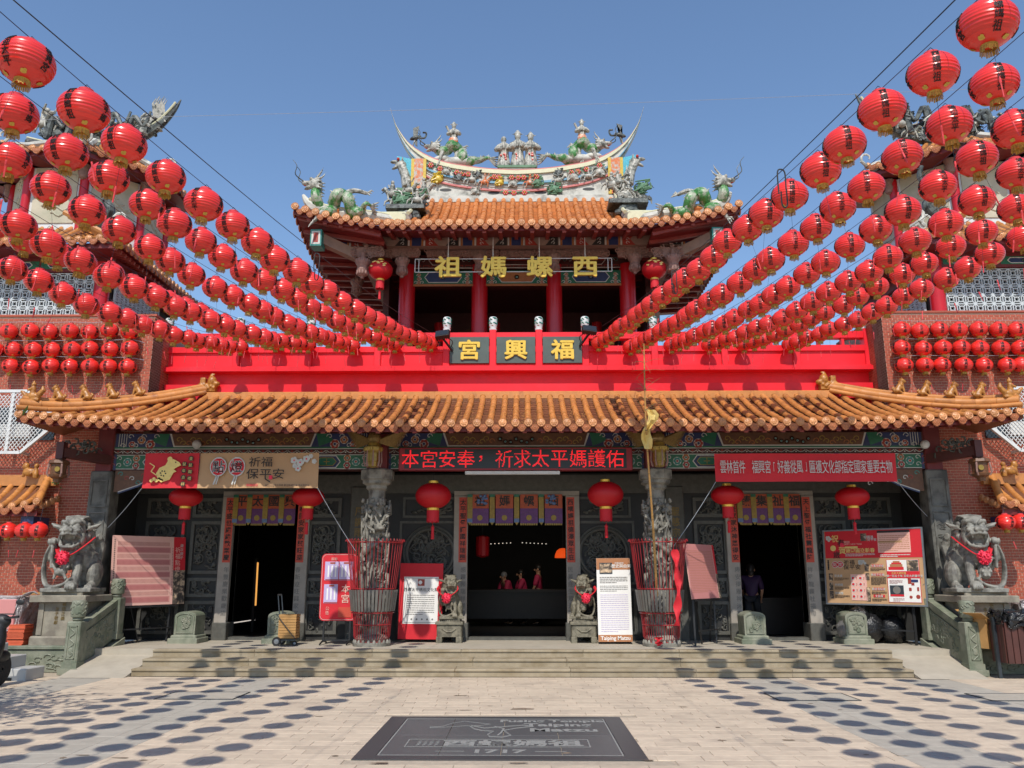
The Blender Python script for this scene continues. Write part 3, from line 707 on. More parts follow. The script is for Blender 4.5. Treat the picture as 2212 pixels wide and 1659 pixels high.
def tiled_slope(roof, S, xs, tmax, r, seg, panstep, mk, mp, pitch_w):
    """S(x,t) -> y,z ; rows of barrel tiles at xs, pans between"""
    def path(x, step, tm):
        out = []; t = 0
        while t < tm-.02:
            y0, z0 = S(x, t); dt = .02; y1, z1 = S(x, t+dt); d = math.hypot(y1-y0, z1-z0)/dt; nt = t+step/d
            yb, zb = S(x, min(nt, tm)); out.append((x, y0, z0, yb-y0, zb-z0, math.hypot(yb-y0, zb-z0)/step)); t = nt
        return out
    bar = barrel_mesh(r, seg, mk); pan = pan_mesh(pitch_w-.02, panstep+.03, mp); cap = cap_mesh(r*1.28); drip = drip_mesh(pitch_w*.80, pitch_w*.56)
    ib = []; ip = []
    for i, x in enumerate(xs):
        for (x_, y, z, dy, dz, q) in path(x, seg, tmax(x)):
            if q < .25: continue
            ib.append((bar, Matrix.Translation((rnd.uniform(-.006, .006), 0, .028+rnd.uniform(-.003, .006))) @ basis(x_, y, z, dy, dz) @ Matrix.Diagonal((1, min(q, 1), 1, 1))))
        y, z = S(x, 0); place(cap, 'round_end_tile', roof, T=Matrix.Translation((x, y-.035, z+.035+rnd.uniform(-.005, .005))) @ Matrix.Rotation(rnd.uniform(-.25, .25), 4, 'Y') @ Matrix.Rotation(-.12, 4, 'X'))
        if i < len(xs)-1:
            xm = (x+xs[i+1])/2
            for (x_, y, z, dy, dz, q) in path(xm, panstep, min(tmax(x), tmax(xs[i+1]))):
                ip.append((pan, basis(x_, y, z, dy, dz)))
            y, z = S(xm, 0); place(drip, 'drip_tile', roof, T=Matrix.Translation((xm, y-.025, z+rnd.uniform(-.006, .006))) @ Matrix.Rotation(rnd.uniform(-.04, .04), 4, 'Y') @ Matrix.Rotation(.12, 4, 'X'))
    pieces(roof, 'barrel_tile', ib); pieces(roof, 'pan_tile', ip)
    # boarding under the tiles
    g = MB('tile_dirt'); nt = 8; vs = []; fs = []
    for i, x in enumerate(xs):
        for k in range(nt+1):
            y, z = S(x, k/nt*tmax(x)); vs.append((x, y, z-.03))
    for i in range(len(xs)-1): fs += [(i*(nt+1)+k, (i+1)*(nt+1)+k, (i+1)*(nt+1)+k+1, i*(nt+1)+k+1) for k in range(nt)]
    g.add(vs, fs); g.build('roof_boarding', roof)
def ridge_roll(parent, pts, r, m, name, seg=.3):
    """half-round ridge tiles laid end to end along a line"""
    P = spline(pts, 10); L = [0]
    for a, b in zip(P[:-1], P[1:]): L.append(L[-1]+(b-a).length)
    n = max(2, int(L[-1]/seg)); 
    def at(d):
        for i in range(len(L)-1):
            if L[i+1] >= d-1e-9: q = (d-L[i])/max(L[i+1]-L[i], 1e-6); return P[i].lerp(P[i+1], q)
        return P[-1]
    for k in range(n):
        a = at(L[-1]*k/n); b = at(L[-1]*(k+1)/n); d = (b-a)
        t = MB(m); t.tube([a, a+d*.04, a+d*.1, b-d*.01], [r*1.07, r*1.07, r, r*.97], 10); t.build(name, parent, smooth=True, sharp=50)

# ---- lower porch roof
roof = thing('porch_roof', 'long orange glazed tile porch roof with upturned hips', 'roof', (0, 16.5, 4.3))
EX = 9.48; RX = 6.78; EY, RYd, EZ, RZ = 15.32, 17.62, 4.46, 5.50
def S1(x, t):
    u = max(0, (abs(x-XC)-4.2)/(EX-4.2)); lift = .20*u**2.2
    tt = t; return EY+(RYd-EY)*tt, EZ+lift*(1-t)+(RZ-EZ)*(.72*tt+.28*tt*tt)
n = 79; xs1 = [XC-EX+.06+(2*EX-.12)*i/(n-1) for i in range(n)]
tm1 = lambda x: 1.0 if abs(x-XC) <= RX else max(.05, (EX+.04-abs(x-XC))/(EX-RX))
tiled_slope(roof, S1, xs1, tm1, .063, .30, .145, 'tile', 'tile_pan', (2*EX)/(n-1))
# main ridge and hip ridges
f = MB('tile'); f.cbox(XC-RX, XC+RX, RYd-.10, RYd+.14, RZ-.06, RZ+.10, .01); f.build('ridge_course', roof)
for s in (-1, 1):
    hip = []
    for k in range(6):
        q = k/5; x = XC+s*(RX+(EX-RX-.02)*q); y, z = S1(x, 1-q); hip.append((x, y, z+.10+(.05 if k == 5 else 0)))
    ridge_roll(roof, [(a, b, c+.10) for a, b, c in hip], .085, 'tile', 'hip_tile', .34); ridge_roll(roof, [(a, b-.08, c) for a, b, c in hip], .05, 'tile', 'hip_tile', .5); ridge_roll(roof, [(a, b+.06, c+.20) for a, b, c in hip], .05, 'tile', 'hip_tile', .4)
    g = MB('tile_dirt'); g.mats = ['tile_pan']
    vs = [(x, y+.02, z-.12) for x, y, z in hip]+[(XC+s*(EX+.02), y+.02, EZ+.10) for x, y, z in hip]; g.add(vs, [(k, k+1, 7+k, 6+k) for k in range(5)]); g.build('side_slope', roof)
    # upturned beast-head finial where hip meets ridge
    x, y, z = hip[0]; b = MB('ochre_glaze')
    b.box(x-.19, x+.19, y-.07, y+.1, z+.02, z+.20); b.box(x+.10*s-.06, x+.10*s+.06, y-.06, y+.08, z+.18, z+.34); b.ell((x-.10*s, y-.02, z+.26), (.10, .10, .12)); b.ell((x-.20*s, y-.02, z+.2), (.08, .08, .06)); b.tube([(x-.05*s, y, z+.34), (x-.08*s, y, z+.42), (x-.15*s, y, z+.42)], [.04, .035, .02], 7)
    for k in range(6): b.ell((x+(.16-.06*k), y-.08, z+.1+.04*(k % 2)), (.035, .03, .035), 7, 5)
    me = sculpt(b, 'finial', .016, 3); place(me, 'ridge_finial', roof)
# eaves: fascia, rafters
def s1strip(m, z0, z1, y0, y1, name, n=40):
    b = MB(m); vs = []
    for i in range(n+1):
        x = XC-EX+2*EX*i/n; ye, ze = S1(x, 0)
        vs += [(x, ye+y0, ze+z0), (x, ye+y1, ze+z0), (x, ye+y1, ze+z1), (x, ye+y0, ze+z1)]
    if name == 'soffit': vs = [(x, y, z+(.30 if k % 4 in (1, 2) else 0)) for k, (x, y, z) in enumerate(vs)]
    fs = []
    for i in range(n):
        a = i*4; fs += [(a+j, a+4+j, a+4+(j+1) % 4, a+(j+1) % 4) for j in range(4)]
    b.add(vs, [q[::-1] for q in fs]+[(0, 1, 2, 3), (n*4+3, n*4+2, n*4+1, n*4)]); return b.build(name, roof)
s1strip('dark_red', -.12, -.03, .05, .09, 'fascia'); s1strip('dark_red', -.08, -.04, .09, 1.3, 'soffit')
rf = MB('rafter_red'); rf.box(-.04, .04, 0, 1.3, -.06, 0); rfm = rf.mesh('rafter')
for i in range(54):
    x = XC-EX+.3+(2*EX-.6)*i/53; y, z = S1(x, 0); place(rfm, 'rafter', roof, T=Matrix.Translation((x, y+.06, z-.09)) @ Matrix.Rotation(.235, 4, 'X'))
def gilt(b, ch, x, z, y, size, depth, wd):
    for k, (dx, dz) in enumerate(((0, 0), (.03, .008), (-.03, -.008), (.014, -.028), (-.012, .026))): b.text(ch, x+dx*size, z+dz*size, y+.0013*k, size, depth, .0, width=wd)
# ================================================================== red balcony parapet above the porch
PY = 17.9
par = thing('balcony_parapet', 'bright red balcony parapet with three gilt name panels above the tiled roof', 'balcony', (0, PY, 5.5))
LW, RW = -7.78, 7.88
z_of = lambda v, Y=PY: atY(1118, v, Y).z
zr = z_of(720); zl = z_of(747)
f = MB('red_paint'); f.box(LW, RW, PY+.02, PY+.35, 4.9, z_of(806)); f.build('wall_base', par)
f = MB('red_paint'); f.box(LW-.02, RW+.02, PY-.26, PY+.36, z_of(806), z_of(797)); f.box(LW, RW, PY-.16, PY+.355, z_of(797), z_of(793)); f.build('cornice', par)
f = MB('red_paint'); f.box(LW, RW, PY-.05, PY+.34, z_of(793), z_of(762)); f.box(LW, RW, PY-.10, PY+.3, z_of(762), z_of(750)); f.build('parapet_wall', par)
f = MB('red_paint'); f.box(LW+.03, RW-.03, PY-.08, PY+.12, z_of(734), zr); f.build('top_rail', par)
f = MB('red_paint'); f.box(LW+.05, RW-.05, PY-.2, PY+.02, z_of(845, PY-.05)-.2, z_of(833)); f.build('lower_band', par)
POSTU = [362, 516, 670, 818, 965, 1065, 1164, 1264, 1412, 1562, 1716, 1870]
dr = MB('white_paint'); dr.lathe([(.06, 0), (.085, .02), (.085, .12), (.09, .13), (.09, .30), (.075, .325), (.02, .33)], 16)
dr.use('ridge_green')
rr = random.Random(5)
for k in range(16):
    a = rr.uniform(0, 6.3); z = rr.uniform(.15, .3); dr.use('p_teal' if k % 3 else 'p_green'); dr.tube([(.092*math.cos(a+.15*i), .092*math.sin(a+.15*i), z+.014*math.sin(i*1.4)) for i in range(5)], .012, 5)
for k in range(10):
    a = rr.uniform(0, 6.3); z = rr.uniform(.03, .11); dr.use('p_red'); dr.tube([(.087*math.cos(a+.15*i), .087*math.sin(a+.15*i), z+.012*math.sin(i*1.4)) for i in range(4)], .009, 5)
drm = dr.mesh('finial', True)
for i, u in enumerate(POSTU):
    x = atY(u, 740, PY).x
    f = MB('red_paint'); f.cbox(x-.075, x+.075, PY-.115, PY+.14, z_of(795), zr+.05, .01); o = f.build('post', par)
    place(drm, 'finial', par, T=Matrix.Translation((x, PY, zr+.05)))
    if i < 11 and not 4 <= i <= 6:
        x2 = atY(POSTU[i+1], 740, PY).x
        for k in (1, 2): xx = x+(x2-x)*k/3; f = MB('red_paint'); f.box(xx-.03, xx+.03, PY-.06, PY+.06, zl-.02, z_of(734)); f.build('baluster', par)
for i, ch in enumerate('宮興福'):
    x0 = atY(POSTU[4+i], 740, PY).x+.085; x1 = atY(POSTU[5+i], 740, PY).x-.085
    f = MB('plaque_green'); f.box(x0, x1, PY-.125, PY, z_of(787), z_of(731)); o = f.build('name_panel', par)
    f = MB('gold'); gilt(f, ch, (x0+x1)/2, (z_of(787)+z_of(731))/2, PY-.126, .45, .04, 1.12); f.build('gilt_character', o)

# ================================================================== upper pavilion
pav = thing('upper_pavilion', 'open upper pavilion with red columns under a sweeping orange tile roof', 'pavilion', (0, 20, 6))
CY = 19.6
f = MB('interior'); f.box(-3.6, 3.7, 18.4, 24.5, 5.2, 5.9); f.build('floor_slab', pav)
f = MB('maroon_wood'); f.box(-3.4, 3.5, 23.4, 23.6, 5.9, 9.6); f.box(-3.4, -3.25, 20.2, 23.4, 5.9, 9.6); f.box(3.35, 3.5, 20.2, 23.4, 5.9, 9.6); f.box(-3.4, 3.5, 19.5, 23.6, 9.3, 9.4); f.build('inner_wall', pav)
Q = Paint(23.4); Q.cart(-1.5, 1.5, 7.55, 8.25, .25, 'p_brown'); 
for k in range(9): Q.scroll(-1+.25*k, 7.9+.08*math.sin(k*2), .13, 1 if k % 2 else -1, 'p_gold', .02)
for sg in (-1, 1):
    Q.rosette(sg*1.75, 7.9, .2, 'p_brown', 'p_green'); Q.put('p_brown', [(sg*.5, 8.9), (sg*2.9, 8.0), (sg*2.9, 8.25), (sg*.5, 9.15)], 1)
Q.put('soffit_beige', [(-1.6, 8.45), (1.6, 8.45), (1.6, 8.6), (-1.6, 8.6)], 1); Q.done(pav, 'painted_panel')
for sg in (-1, 1):
    f = MB('dark_red'); f.bar((sg*3.0, 21.0, 6.2), (sg*2.3, 22.5, 7.6), .25, .3); f.build('stair_side', pav)
cols = [atY(u, 640, CY).x for u in (879, 1036, 1197, 1356)]
cm_ = MB('red_column'); cm_.lathe([(.2, 5.9), (.2, 9.3)], 28); cmm = cm_.mesh('column', True)
for x in cols: place(cmm, 'column', pav, T=Matrix.Translation((x, CY, 0)))
bmm = MB('red_column'); bmm.lathe([(.14, 5.9), (.14, 8.6)], 16); bmb = bmm.mesh('inner_column', True)
for x in (cols[0]+.55, cols[3]-.55, cols[1]+.3, cols[2]-.3): place(bmb, 'inner_column', pav, T=Matrix.Translation((x, 22.2, 0)))
zc = lambda v, Y: atY(1118, v, Y).z
# beams with painted cartouches between columns
for i in range(3):
    x0, x1 = cols[i]+.17, cols[i+1]-.17; z0, z1 = zc(621, CY), zc(588, CY)
    f = MB('maroon_wood'); f.box(x0, x1, CY-.11, CY+.11, z0, z1); o = f.build('beam', pav)
    Q = Paint(CY-.11); c = (x0+x1)/2; h = (x1-x0)/2
    Q.put('p_green', [(x0, z0+.06), (x1, z0+.06), (x1, z1), (x0, z1)], 0); Q.line('p_orange', [(x0, z0+.03), (x1, z0+.03)], .06, 1)
    Q.cart(c-h*.62, c+h*.62, z0+.10, z1-.04, .1, 'p_blue' if i != 1 else 'p_orange'); Q.rosette(c, (z0+z1)/2+.03, .07)
    for sg in (-1, 1):
        for q in range(3): Q.rosette(c+sg*h*.82, z0+.1+.1*q, .05, 'p_orange', 'p_red')
        for q in range(4): Q.scroll(c+sg*h*(.7+.07*q), z0+.1+.09*(q % 3), .05, sg)
    Q.done(o)
    z0, z1 = zc(583, CY), zc(553, CY)
    f = MB('maroon_wood'); f.box(x0-.15, x1+.15, CY-.09, CY+.09, z0, z1); o = f.build('beam', pav)
    Q = Paint(CY-.09); Q.line('p_white', [(x0, z0+.02), (x1, z0+.02)], .016, 1)
    Q.cart(c-h*.5, c+h*.5, z0+.1, z1-.03, .1, 'p_red'); 
    for q in range(7): xx = x0+(x1-x0)*(q+.5)/7; Q.line('p_red', [(xx-.08, z0+.04), (xx-.08, z0+.09), (xx+.06, z0+.09), (xx+.06, z0+.05)], .014, 1)
    for sg in (-1, 1): Q.scroll(c+sg*h*.7, (z0+z1)/2+.03, .08, sg); Q.scroll(c+sg*h*.85, (z0+z1)/2+.03, .08, -sg, 'p_teal')
    Q.done(o)
# eave beams: grey/white with blocks of pattern
EB = 18.55
f = MB('soffit_beige'); f.box(-4.55, 4.65, EB, EB+.22, zc(530, EB), zc(506, EB)); eb = f.build('eave_beam', pav)
Q = Paint(EB); z0, z1 = zc(530, EB), zc(506, EB)
for u in (740, 900, 1010, 1115, 1225, 1325, 1490):
    x = atY(u, 518, EB).x
    Q.put('p_blue', [(x-.11, z0), (x+.11, z0), (x+.11, z1), (x-.11, z1)], 1); Q.put('p_white', [(x-.2, z0), (x-.17, z0), (x-.17, z1), (x-.2, z1)], 1); Q.put('p_white', [(x+.17, z0), (x+.2, z0), (x+.2, z1), (x+.17, z1)], 1); Q.put('p_orange', [(x-.16, z0), (x-.12, z0), (x-.12, z1), (x-.16, z1)], 1); Q.put('p_orange', [(x+.12, z0), (x+.16, z0), (x+.16, z1), (x+.12, z1)], 1)
    for sg in (-1, 1):
        Q.put('p_red' if sg > 0 else 'p_black', [(x+sg*.22, z0), (x+sg*.52, z0), (x+sg*.4, (z0+z1)/2), (x+sg*.52, z1), (x+sg*.22, z1)], 1)
        for q in range(3): Q.scroll(x+sg*.33, z0+.05+.09*q, .05, sg)
Q.done(eb)
# eave corner beams sloping up to the corners, carved brackets, lotus pendants
def bracket_mesh():
    rr = random.Random(9); b = MB('carved_pink')
    for k in range(38):
        x = rr.uniform(-.42, .42); z = rr.uniform(-.13, .13)*(1.1-abs(x)); a = rr.uniform(0, 6); b.tube([(x+.05*math.cos(a+i)*i/3, -.05-.03*rr.random(), z+.04*math.sin(a+i)*i/3) for i in range(6)], [.022-.002*i for i in range(6)], 5)
    b.box(-.4, .4, -.05, .05, -.12, .1); return b.mesh('bracket')
bk = bracket_mesh()
lp = MB('carved_pink'); lp.lathe([(.05, .62), (.06, .5), (.15, .46), (.17, .38), (.16, .34), (.13, .3), (.12, .22), (.14, .2), (.13, .1), (.09, .04), (.05, .02), (.04, -.02), (.01, -.03)], 10)
for k in range(10): a = 2*PI*k/10; lp.ell((.15*math.cos(a), .15*math.sin(a), .41), (.035, .035, .05), 6, 4); lp.ell((.12*math.cos(a), .12*math.sin(a), .12), (.03, .03, .06), 6, 4)
lpm = lp.mesh('lotus_pendant', True)
for u, v, Y in ((782, 600, 18.3), (868, 598, 18.7), (1372, 590, 18.7), (1455, 592, 18.3), (1037, 592, 18.9), (1197, 590, 18.9), (770, 640, 20.5), (1470, 636, 20.5)):
    p = atY(u, v, Y); place(lpm, 'lotus_pendant', pav, T=Matrix.Translation(p))
for u, Y in ((790, 18.4), (868, 18.75), (960, 18.95), (1037, 18.95), (1118, 19), (1197, 18.95), (1275, 18.95), (1372, 18.75), (1450, 18.4)):
    p = atY(u, 545, Y); place(bk, 'bracket', pav, T=Matrix.Translation(p) @ Matrix.Diagonal((1.05, 1, 1.1, 1)))
for sg in (-1, 1):
    f = MB('soffit_beige'); f.bar((XC+sg*3.2, 18.9, 8.95), (XC+sg*4.75, 17.9, 9.42), .18, .24); f.build('corner_beam', pav)
    f = MB('p_teal'); x = XC+sg*4.62; f.box(x-.13, x+.13, 17.75, 18.1, 9.1, 9.5); f.use('p_white'); f.rect(x-.10, x+.10, 9.14, 9.46, 17.744, 17.75); f.use('p_red'); f.rect(x-.055, x+.055, 9.18, 9.42, 17.74, 17.745); f.build('beam_end_block', pav)
    f = MB('soffit_beige'); f.box(XC+sg*3.55-.12, XC+sg*3.55+.12, 18.9, 23.5, 8.9, 9.1); f.box(XC+sg*3.5-.1, XC+sg*3.5+.1, 20.0, 23.5, 7.9, 8.2); f.build('side_beam', pav)
# ---- the roof
roof2 = thing('pavilion_roof', 'orange tile pavilion roof with curved white swallowtail ridge', 'roof', (0, 20, 9.5))
E2, R2 = 5.12, 2.62; EY2, RY2 = 17.6, 20.25; EZ2 = zc(484, 17.6); RZ2 = zc(432, RY2)
def S2(x, t):
    u = min(1, max(0, (abs(x-XC)-2.2)/(E2-2.2))); lift = .40*u**2.3
    return EY2+(RY2-EY2)*t-.10*u**2, EZ2+lift*(1-.6*t)+(RZ2-EZ2)*(.60*t+.40*t*t)
n2 = 44; xs2 = [XC-E2+.05+(2*E2-.10)*i/(n2-1) for i in range(n2)]
tm2 = lambda x: 1.0 if abs(x-XC) <= R2 else .04+.30*max(0, E2-abs(x-XC))/(E2-R2)
tiled_slope(roof2, S2, xs2, tm2, .07, .32, .11, 'tile_upper', 'tile_upper', (2*E2)/(n2-1))
f = MB('tile_dirt'); f.box(XC-R2, XC+R2, RY2-.02, 23.0, RZ2-.5, RZ2-.1); f.box(XC-E2+.9, XC+E2-.9, 18.6, 22.6, EZ2+.16, EZ2+.4); f.build('roof_core', roof2)
def strip2(m, z0, z1, y0, y1, name, n=40):
    b = MB(m); vs = []
    for i in range(n+1):
        x = XC-E2+2*E2*i/n; ye, ze = S2(x, 0); vs += [(x, ye+y0, ze+z0), (x, ye+y1, ze+z0), (x, ye+y1, ze+z1), (x, ye+y0, ze+z1)]
    fs = []
    for i in range(n): a = i*4; fs += [(a+j, a+(j+1) % 4, a+4+(j+1) % 4, a+4+j) for j in range(4)]
    if name == 'soffit': vs = [(x, y, z+(.34 if k % 4 in (1, 2) else 0)) for k, (x, y, z) in enumerate(vs)]
    b.add(vs, fs+[(3, 2, 1, 0), (n*4, n*4+1, n*4+2, n*4+3)]); return b.build(name, roof2)
strip2('dark_red', -.13, -.03, .06, .10, 'fascia'); strip2('dark_red', -.11, -.05, .10, 1.6, 'soffit')
r2 = MB('rafter_red'); r2.box(-.045, .045, 0, 1.5, -.06, 0); r2m = r2.mesh('rafter')
for i in range(27): x = XC-E2+.35+(2*E2-.7)*i/26; y, z = S2(x, 0); place(r2m, 'rafter', roof2, T=Matrix.Translation((x, y+.08, z-.115)) @ Matrix.Rotation(.215, 4, 'X'))
dm2 = drip_mesh(.2, .11)
for sg in (-1, 1):                                                # eaves along the two sides
    xe = XC+sg*E2; f = MB('dark_red'); zE = S2(xe, 0)[1]
    vs = []; fs = []
    for k in range(13):
        q = k/12; y = 17.55+q*6.6; z = zE-.44*(1-(1-min(1, q*2.2))**2)*1.0+.25*max(0, q-.75)
        vs += [(xe, y, z-.06), (xe-sg*2.0, y, EZ2-.16), (xe-sg*2.0, y, EZ2-.12), (xe, y, z)]
    for k in range(12): a = k*4; fs += [(a+j, a+4+j, a+4+(j+1) % 4, a+(j+1) % 4) for j in range(4)]
    f.add(vs, [q_ if sg < 0 else q_[::-1] for q_ in fs]); f.build('side_soffit', roof2)
    for k in range(26):
        q = (k+.5)/26; y = 17.62+q*6.4; z = zE-.44*(1-(1-min(1, q*2.2))**2)+.25*max(0, q-.75)
        place(dm2, 'drip_tile', roof2, T=Matrix.Translation((xe+sg*.02, y, z)) @ Matrix.Rotation(sg*PI/2, 4, 'Z'))
        if k % 2 == 0:
            f = MB('rafter_red'); f.bar((xe-sg*.08, y, z-.11), (xe-sg*2.0, y, EZ2-.2), .07, .09); f.build('rafter', roof2)
    f = MB('tile_upper'); 
    for k in range(26): q = (k+.5)/26; y = 17.7+q*6.4; z = zE-.44*(1-(1-min(1, q*2.2))**2)+.25*max(0, q-.75); f.tube([(xe, y, z+.04), (xe-sg*1.0, y, z+.06+.42*min(1, q*4))], .07, 6)
    f.build('side_tiles', roof2)
    # hip ridge, white, swept up at the corner, and the gable ridge
    P = [(XC+sg*(R2+.35), 18.35, EZ2+.42), (XC+sg*3.4, 18.1, EZ2+.40), (XC+sg*4.1, 17.95, EZ2+.42), (XC+sg*4.6, 17.85, EZ2+.50), (XC+sg*4.85, 17.8, EZ2+.64), (XC+sg*4.98, 17.76, EZ2+.84)]
    f = MB('ridge_white'); f.tube(spline(P, 6), [.15]*20+[.15-.012*k for k in range(11)], 8); f.build('hip_ridge', roof2, smooth=True)
    f = MB('ridge_yellow'); f.tube([p+Vector((0, -.08, .12)) for p in spline(P, 6)[:24]], .035, 6); f.build('hip_moulding', roof2, smooth=True)
    f = MB('ridge_white'); f.tube([Vector((XC+sg*(R2+.06), *S2(XC+2.5, t/8)))+Vector((0, 0, .12)) for t in range(2, 9)], .14, 8); f.use('ridge_yellow'); f.tube([Vector((XC+sg*(R2-.04), *S2(XC+2.5, t/8)))+Vector((0, -.05, .24)) for t in range(2, 9)], .05, 6); f.cbox(XC+sg*2.95-.32, XC+sg*2.95+.32, 18.2, 18.7, EZ2+.2, EZ2+.62, .03); f.build('gable_ridge', roof2, smooth=True, sharp=40)
# ---- swallowtail ridge
GY = 20.4; GZ = zc(377, GY); PXM = .01236
crv = [(0, 0), (.72, .04), (1.33, .12), (1.95, .25), (2.45, .47), (2.9, .83), (3.22, 1.30), (3.36, 1.62), (3.46, 1.95)]
cv = spline([(a, 0, c) for a, c in crv], 6)
def rid(off0, off1, xlim, m, y0, y1, name, taper=False):
    pts = [(p.x, p.z) for p in cv if p.x <= xlim]
    for sg in (1,):
        full = [(-x, z) for x, z in pts[::-1]]+pts[1:]
        n_ = len(full); b = MB(m); vs = []
        for x, z in full:
            k = 1.0 if not taper else max(.07, 1-max(0, (abs(x)-2.35)/1.12)**1.25)
            k2 = .5*(1+k)
            for (yy, zz) in ((y0, off0), (y1, off0), (y1, off1), (y0, off1)): vs.append((XC+x, GY+yy*k2, GZ+z+zz*k))
        fs = []
        for i in range(n_-1): a = i*4; fs += [(a+j, a+(j+1) % 4, a+4+(j+1) % 4, a+4+j) for j in range(4)]
        b.add(vs, fs+[(3, 2, 1, 0), ((n_-1)*4, (n_-1)*4+1, (n_-1)*4+2, (n_-1)*4+3)]); return b.build(name, roof2)
rid(-.11, .0, 9, 'ridge_yellow', -.24, .24, 'ridge_cap', True); rid(.0, .05, 9, 'ridge_pink', -.2, .2, 'ridge_edge', True)
rid(-.33, -.11, 9, 'ridge_white', -.19, .19, 'ridge_course', True); rid(-.39, -.33, 9, 'ridge_blue', -.22, .22, 'ridge_moulding', True); rid(-.47, -.39, 3.35, 'ridge_white', -.17, .17, 'ridge_course', True)
def ridge_body(o0, zb, xl, m, y, name):
    pts = [(p.x, p.z+o0) for p in cv if p.x <= xl]; full = [(XC-x, GZ+z) for x, z in pts[::-1]]+[(XC+x, GZ+z) for x, z in pts[1:]]
    x0 = full[0][0]; x1 = full[-1][0]; low = [(x1-(x1-x0)*k/12, GZ+zb+.22*(abs((k-6)/6))**2) for k in range(13)]
    b = MB(m); n_ = len(full)
    vs = [(x, GY-y, z) for x, z in full]+[(x, GY-y, GZ+zb) for x, z in full]+[(x, GY+y, z) for x, z in full]+[(x, GY+y, GZ+zb) for x, z in full]
    fs = [(n_+i, n_+i+1, i+1, i) for i in range(n_-1)]+[(2*n_+i, 2*n_+i+1, 3*n_+i+1, 3*n_+i) for i in range(n_-1)]+[(0, 2*n_, 3*n_, n_), (2*n_-1, 4*n_-1, 3*n_-1, n_-1)]
    b.add(vs, fs); return b.build(name, roof2)
ridge_body(-.40, -.78, 2.62, 'ridge_white', .15, 'ridge_wall')
rid(-.60, -.55, 2.5, 'ridge_pink', -.2, .2, 'ridge_moulding'); 
f = MB('ridge_white'); f.box(XC-2.6, XC+2.6, GY-.24, GY+.24, GZ-.9, GZ-.72); f.build('ridge_foot', roof2)
f = MB('p_black')
for x in (-1.9, -.62, .62, 1.9): f.disc(XC+x, GZ-.62+.03*x*x, .16, GY-.155, GY-.15, 14, .045)
f.build('vent_slot', roof2)
for sg in (-1, 1):                                                # painted end posts of the ridge
    x = XC+sg*2.62
    for w, m, y in ((.20, 'porcelain_yellow', .26), (.12, 'porcelain_orange', .268)):
        f = MB(m); f.box(x-w, x+w, GY-y, GY+y, GZ-.7, GZ+.35); f.build('ridge_end_post', roof2)
    f = MB('porcelain_cyan'); f.plate([(x+sg*.2, GZ-.1), (x+sg*.2, GZ+.42), (x+sg*.62, GZ+.52), (x+sg*.5, GZ+.1)], GY-.1, GY+.1); f.build('ridge_end_panel', roof2)
fl = MB('porcelain_red')
for k in range(6): fl.ell((.05*math.cos(k*PI/3), -.02, .05*math.sin(k*PI/3)), (.034, .024, .034), 6, 4)
fl.use('porcelain_yellow'); fl.ell((0, -.045, 0), .024, 6, 4); fl.use('ridge_green')
for k in range(3): fl.ell((.10*math.cos(k*2.1+.4), -.01, .07*math.sin(k*2.1+.4)), (.06, .014, .03), 6, 4)
flm = fl.mesh('flower', True)
for x, o in [(-2.3, -.22), (-2.05, -.22), (-1.6, -.22), (-1.45, -.23), (-1.3, -.22), (-.6, -.22), (-.48, -.22), (-.14, -.22), (.03, -.22), (.18, -.22), (.52, -.22), (1.45, -.22), (1.62, -.22), (1.85, -.21), (-.3, -.66), (-.08, -.66), (.2, -.66), (2.2, -.22)]:
    z = np.interp(abs(x), [p.x for p in cv], [p.z for p in cv]); place(flm, 'flower', roof2, T=Matrix.Translation((XC+x, GY-.22, GZ+z+o)))
# small porcelain figures along the ridge
def rough_figure(seed, m, kind):
    rr = random.Random(seed); b = MB(m)
    if kind == 'horse':
        b.ell((0, 0, .14), (.14, .06, .07), 8, 6); b.tube([(.1, 0, .17), (.17, 0, .27), (.24, 0, .25)], [.05, .04, .025], 6)
        for x in (-.09, .09): b.tube([(x, -.03, .12), (x+rr.uniform(-.05, .05), -.03, .0)], .017, 5); b.tube([(x, .03, .12), (x+rr.uniform(-.05, .05), .03, .0)], .017, 5)
        b.tube([(-.13, 0, .17), (-.2, 0, .12), (-.22, 0, .04)], [.03, .02, .01], 5)
        b.tube([(0, 0, .18), (0, 0, .32)], [.05, .045], 6); b.ell((0, 0, .37), .04, 6, 5); b.tube([(0, -.03, .29), (.1, -.08, .3), (.14, -.08, .38)], .016, 5)
    elif kind == 'pagoda':
        for k in range(3): b.lathe([(.13-.03*k, .12*k), (.09-.02*k, .05+.12*k), (.08-.02*k, .12+.12*k)], 6)
        b.lathe([(.08, .36), (.02, .5), (.004, .62)], 6)
    else:
        for k in range(9): P_ = [(rr.uniform(-.16, .16), rr.uniform(-.06, .02), rr.uniform(0, .28)) for _ in range(3)]; b.tube(spline(P_, 3), [.03-.003*i for i in range(7)], 5)
        b.ell((0, 0, .12), (.12, .06, .1), 7, 5)
    return b.mesh('figure', True, 60)
FG = [rough_figure(1, 'porcelain', 'horse'), rough_figure(2, 'porcelain_dark', 'bush'), rough_figure(3, 'porcelain', 'bush'), rough_figure(4, 'porcelain_orange', 'horse'), rough_figure(5, 'ridge_green', 'bush'), rough_figure(6, 'porcelain', 'pagoda'), rough_figure(7, 'porcelain_yellow', 'bush')]
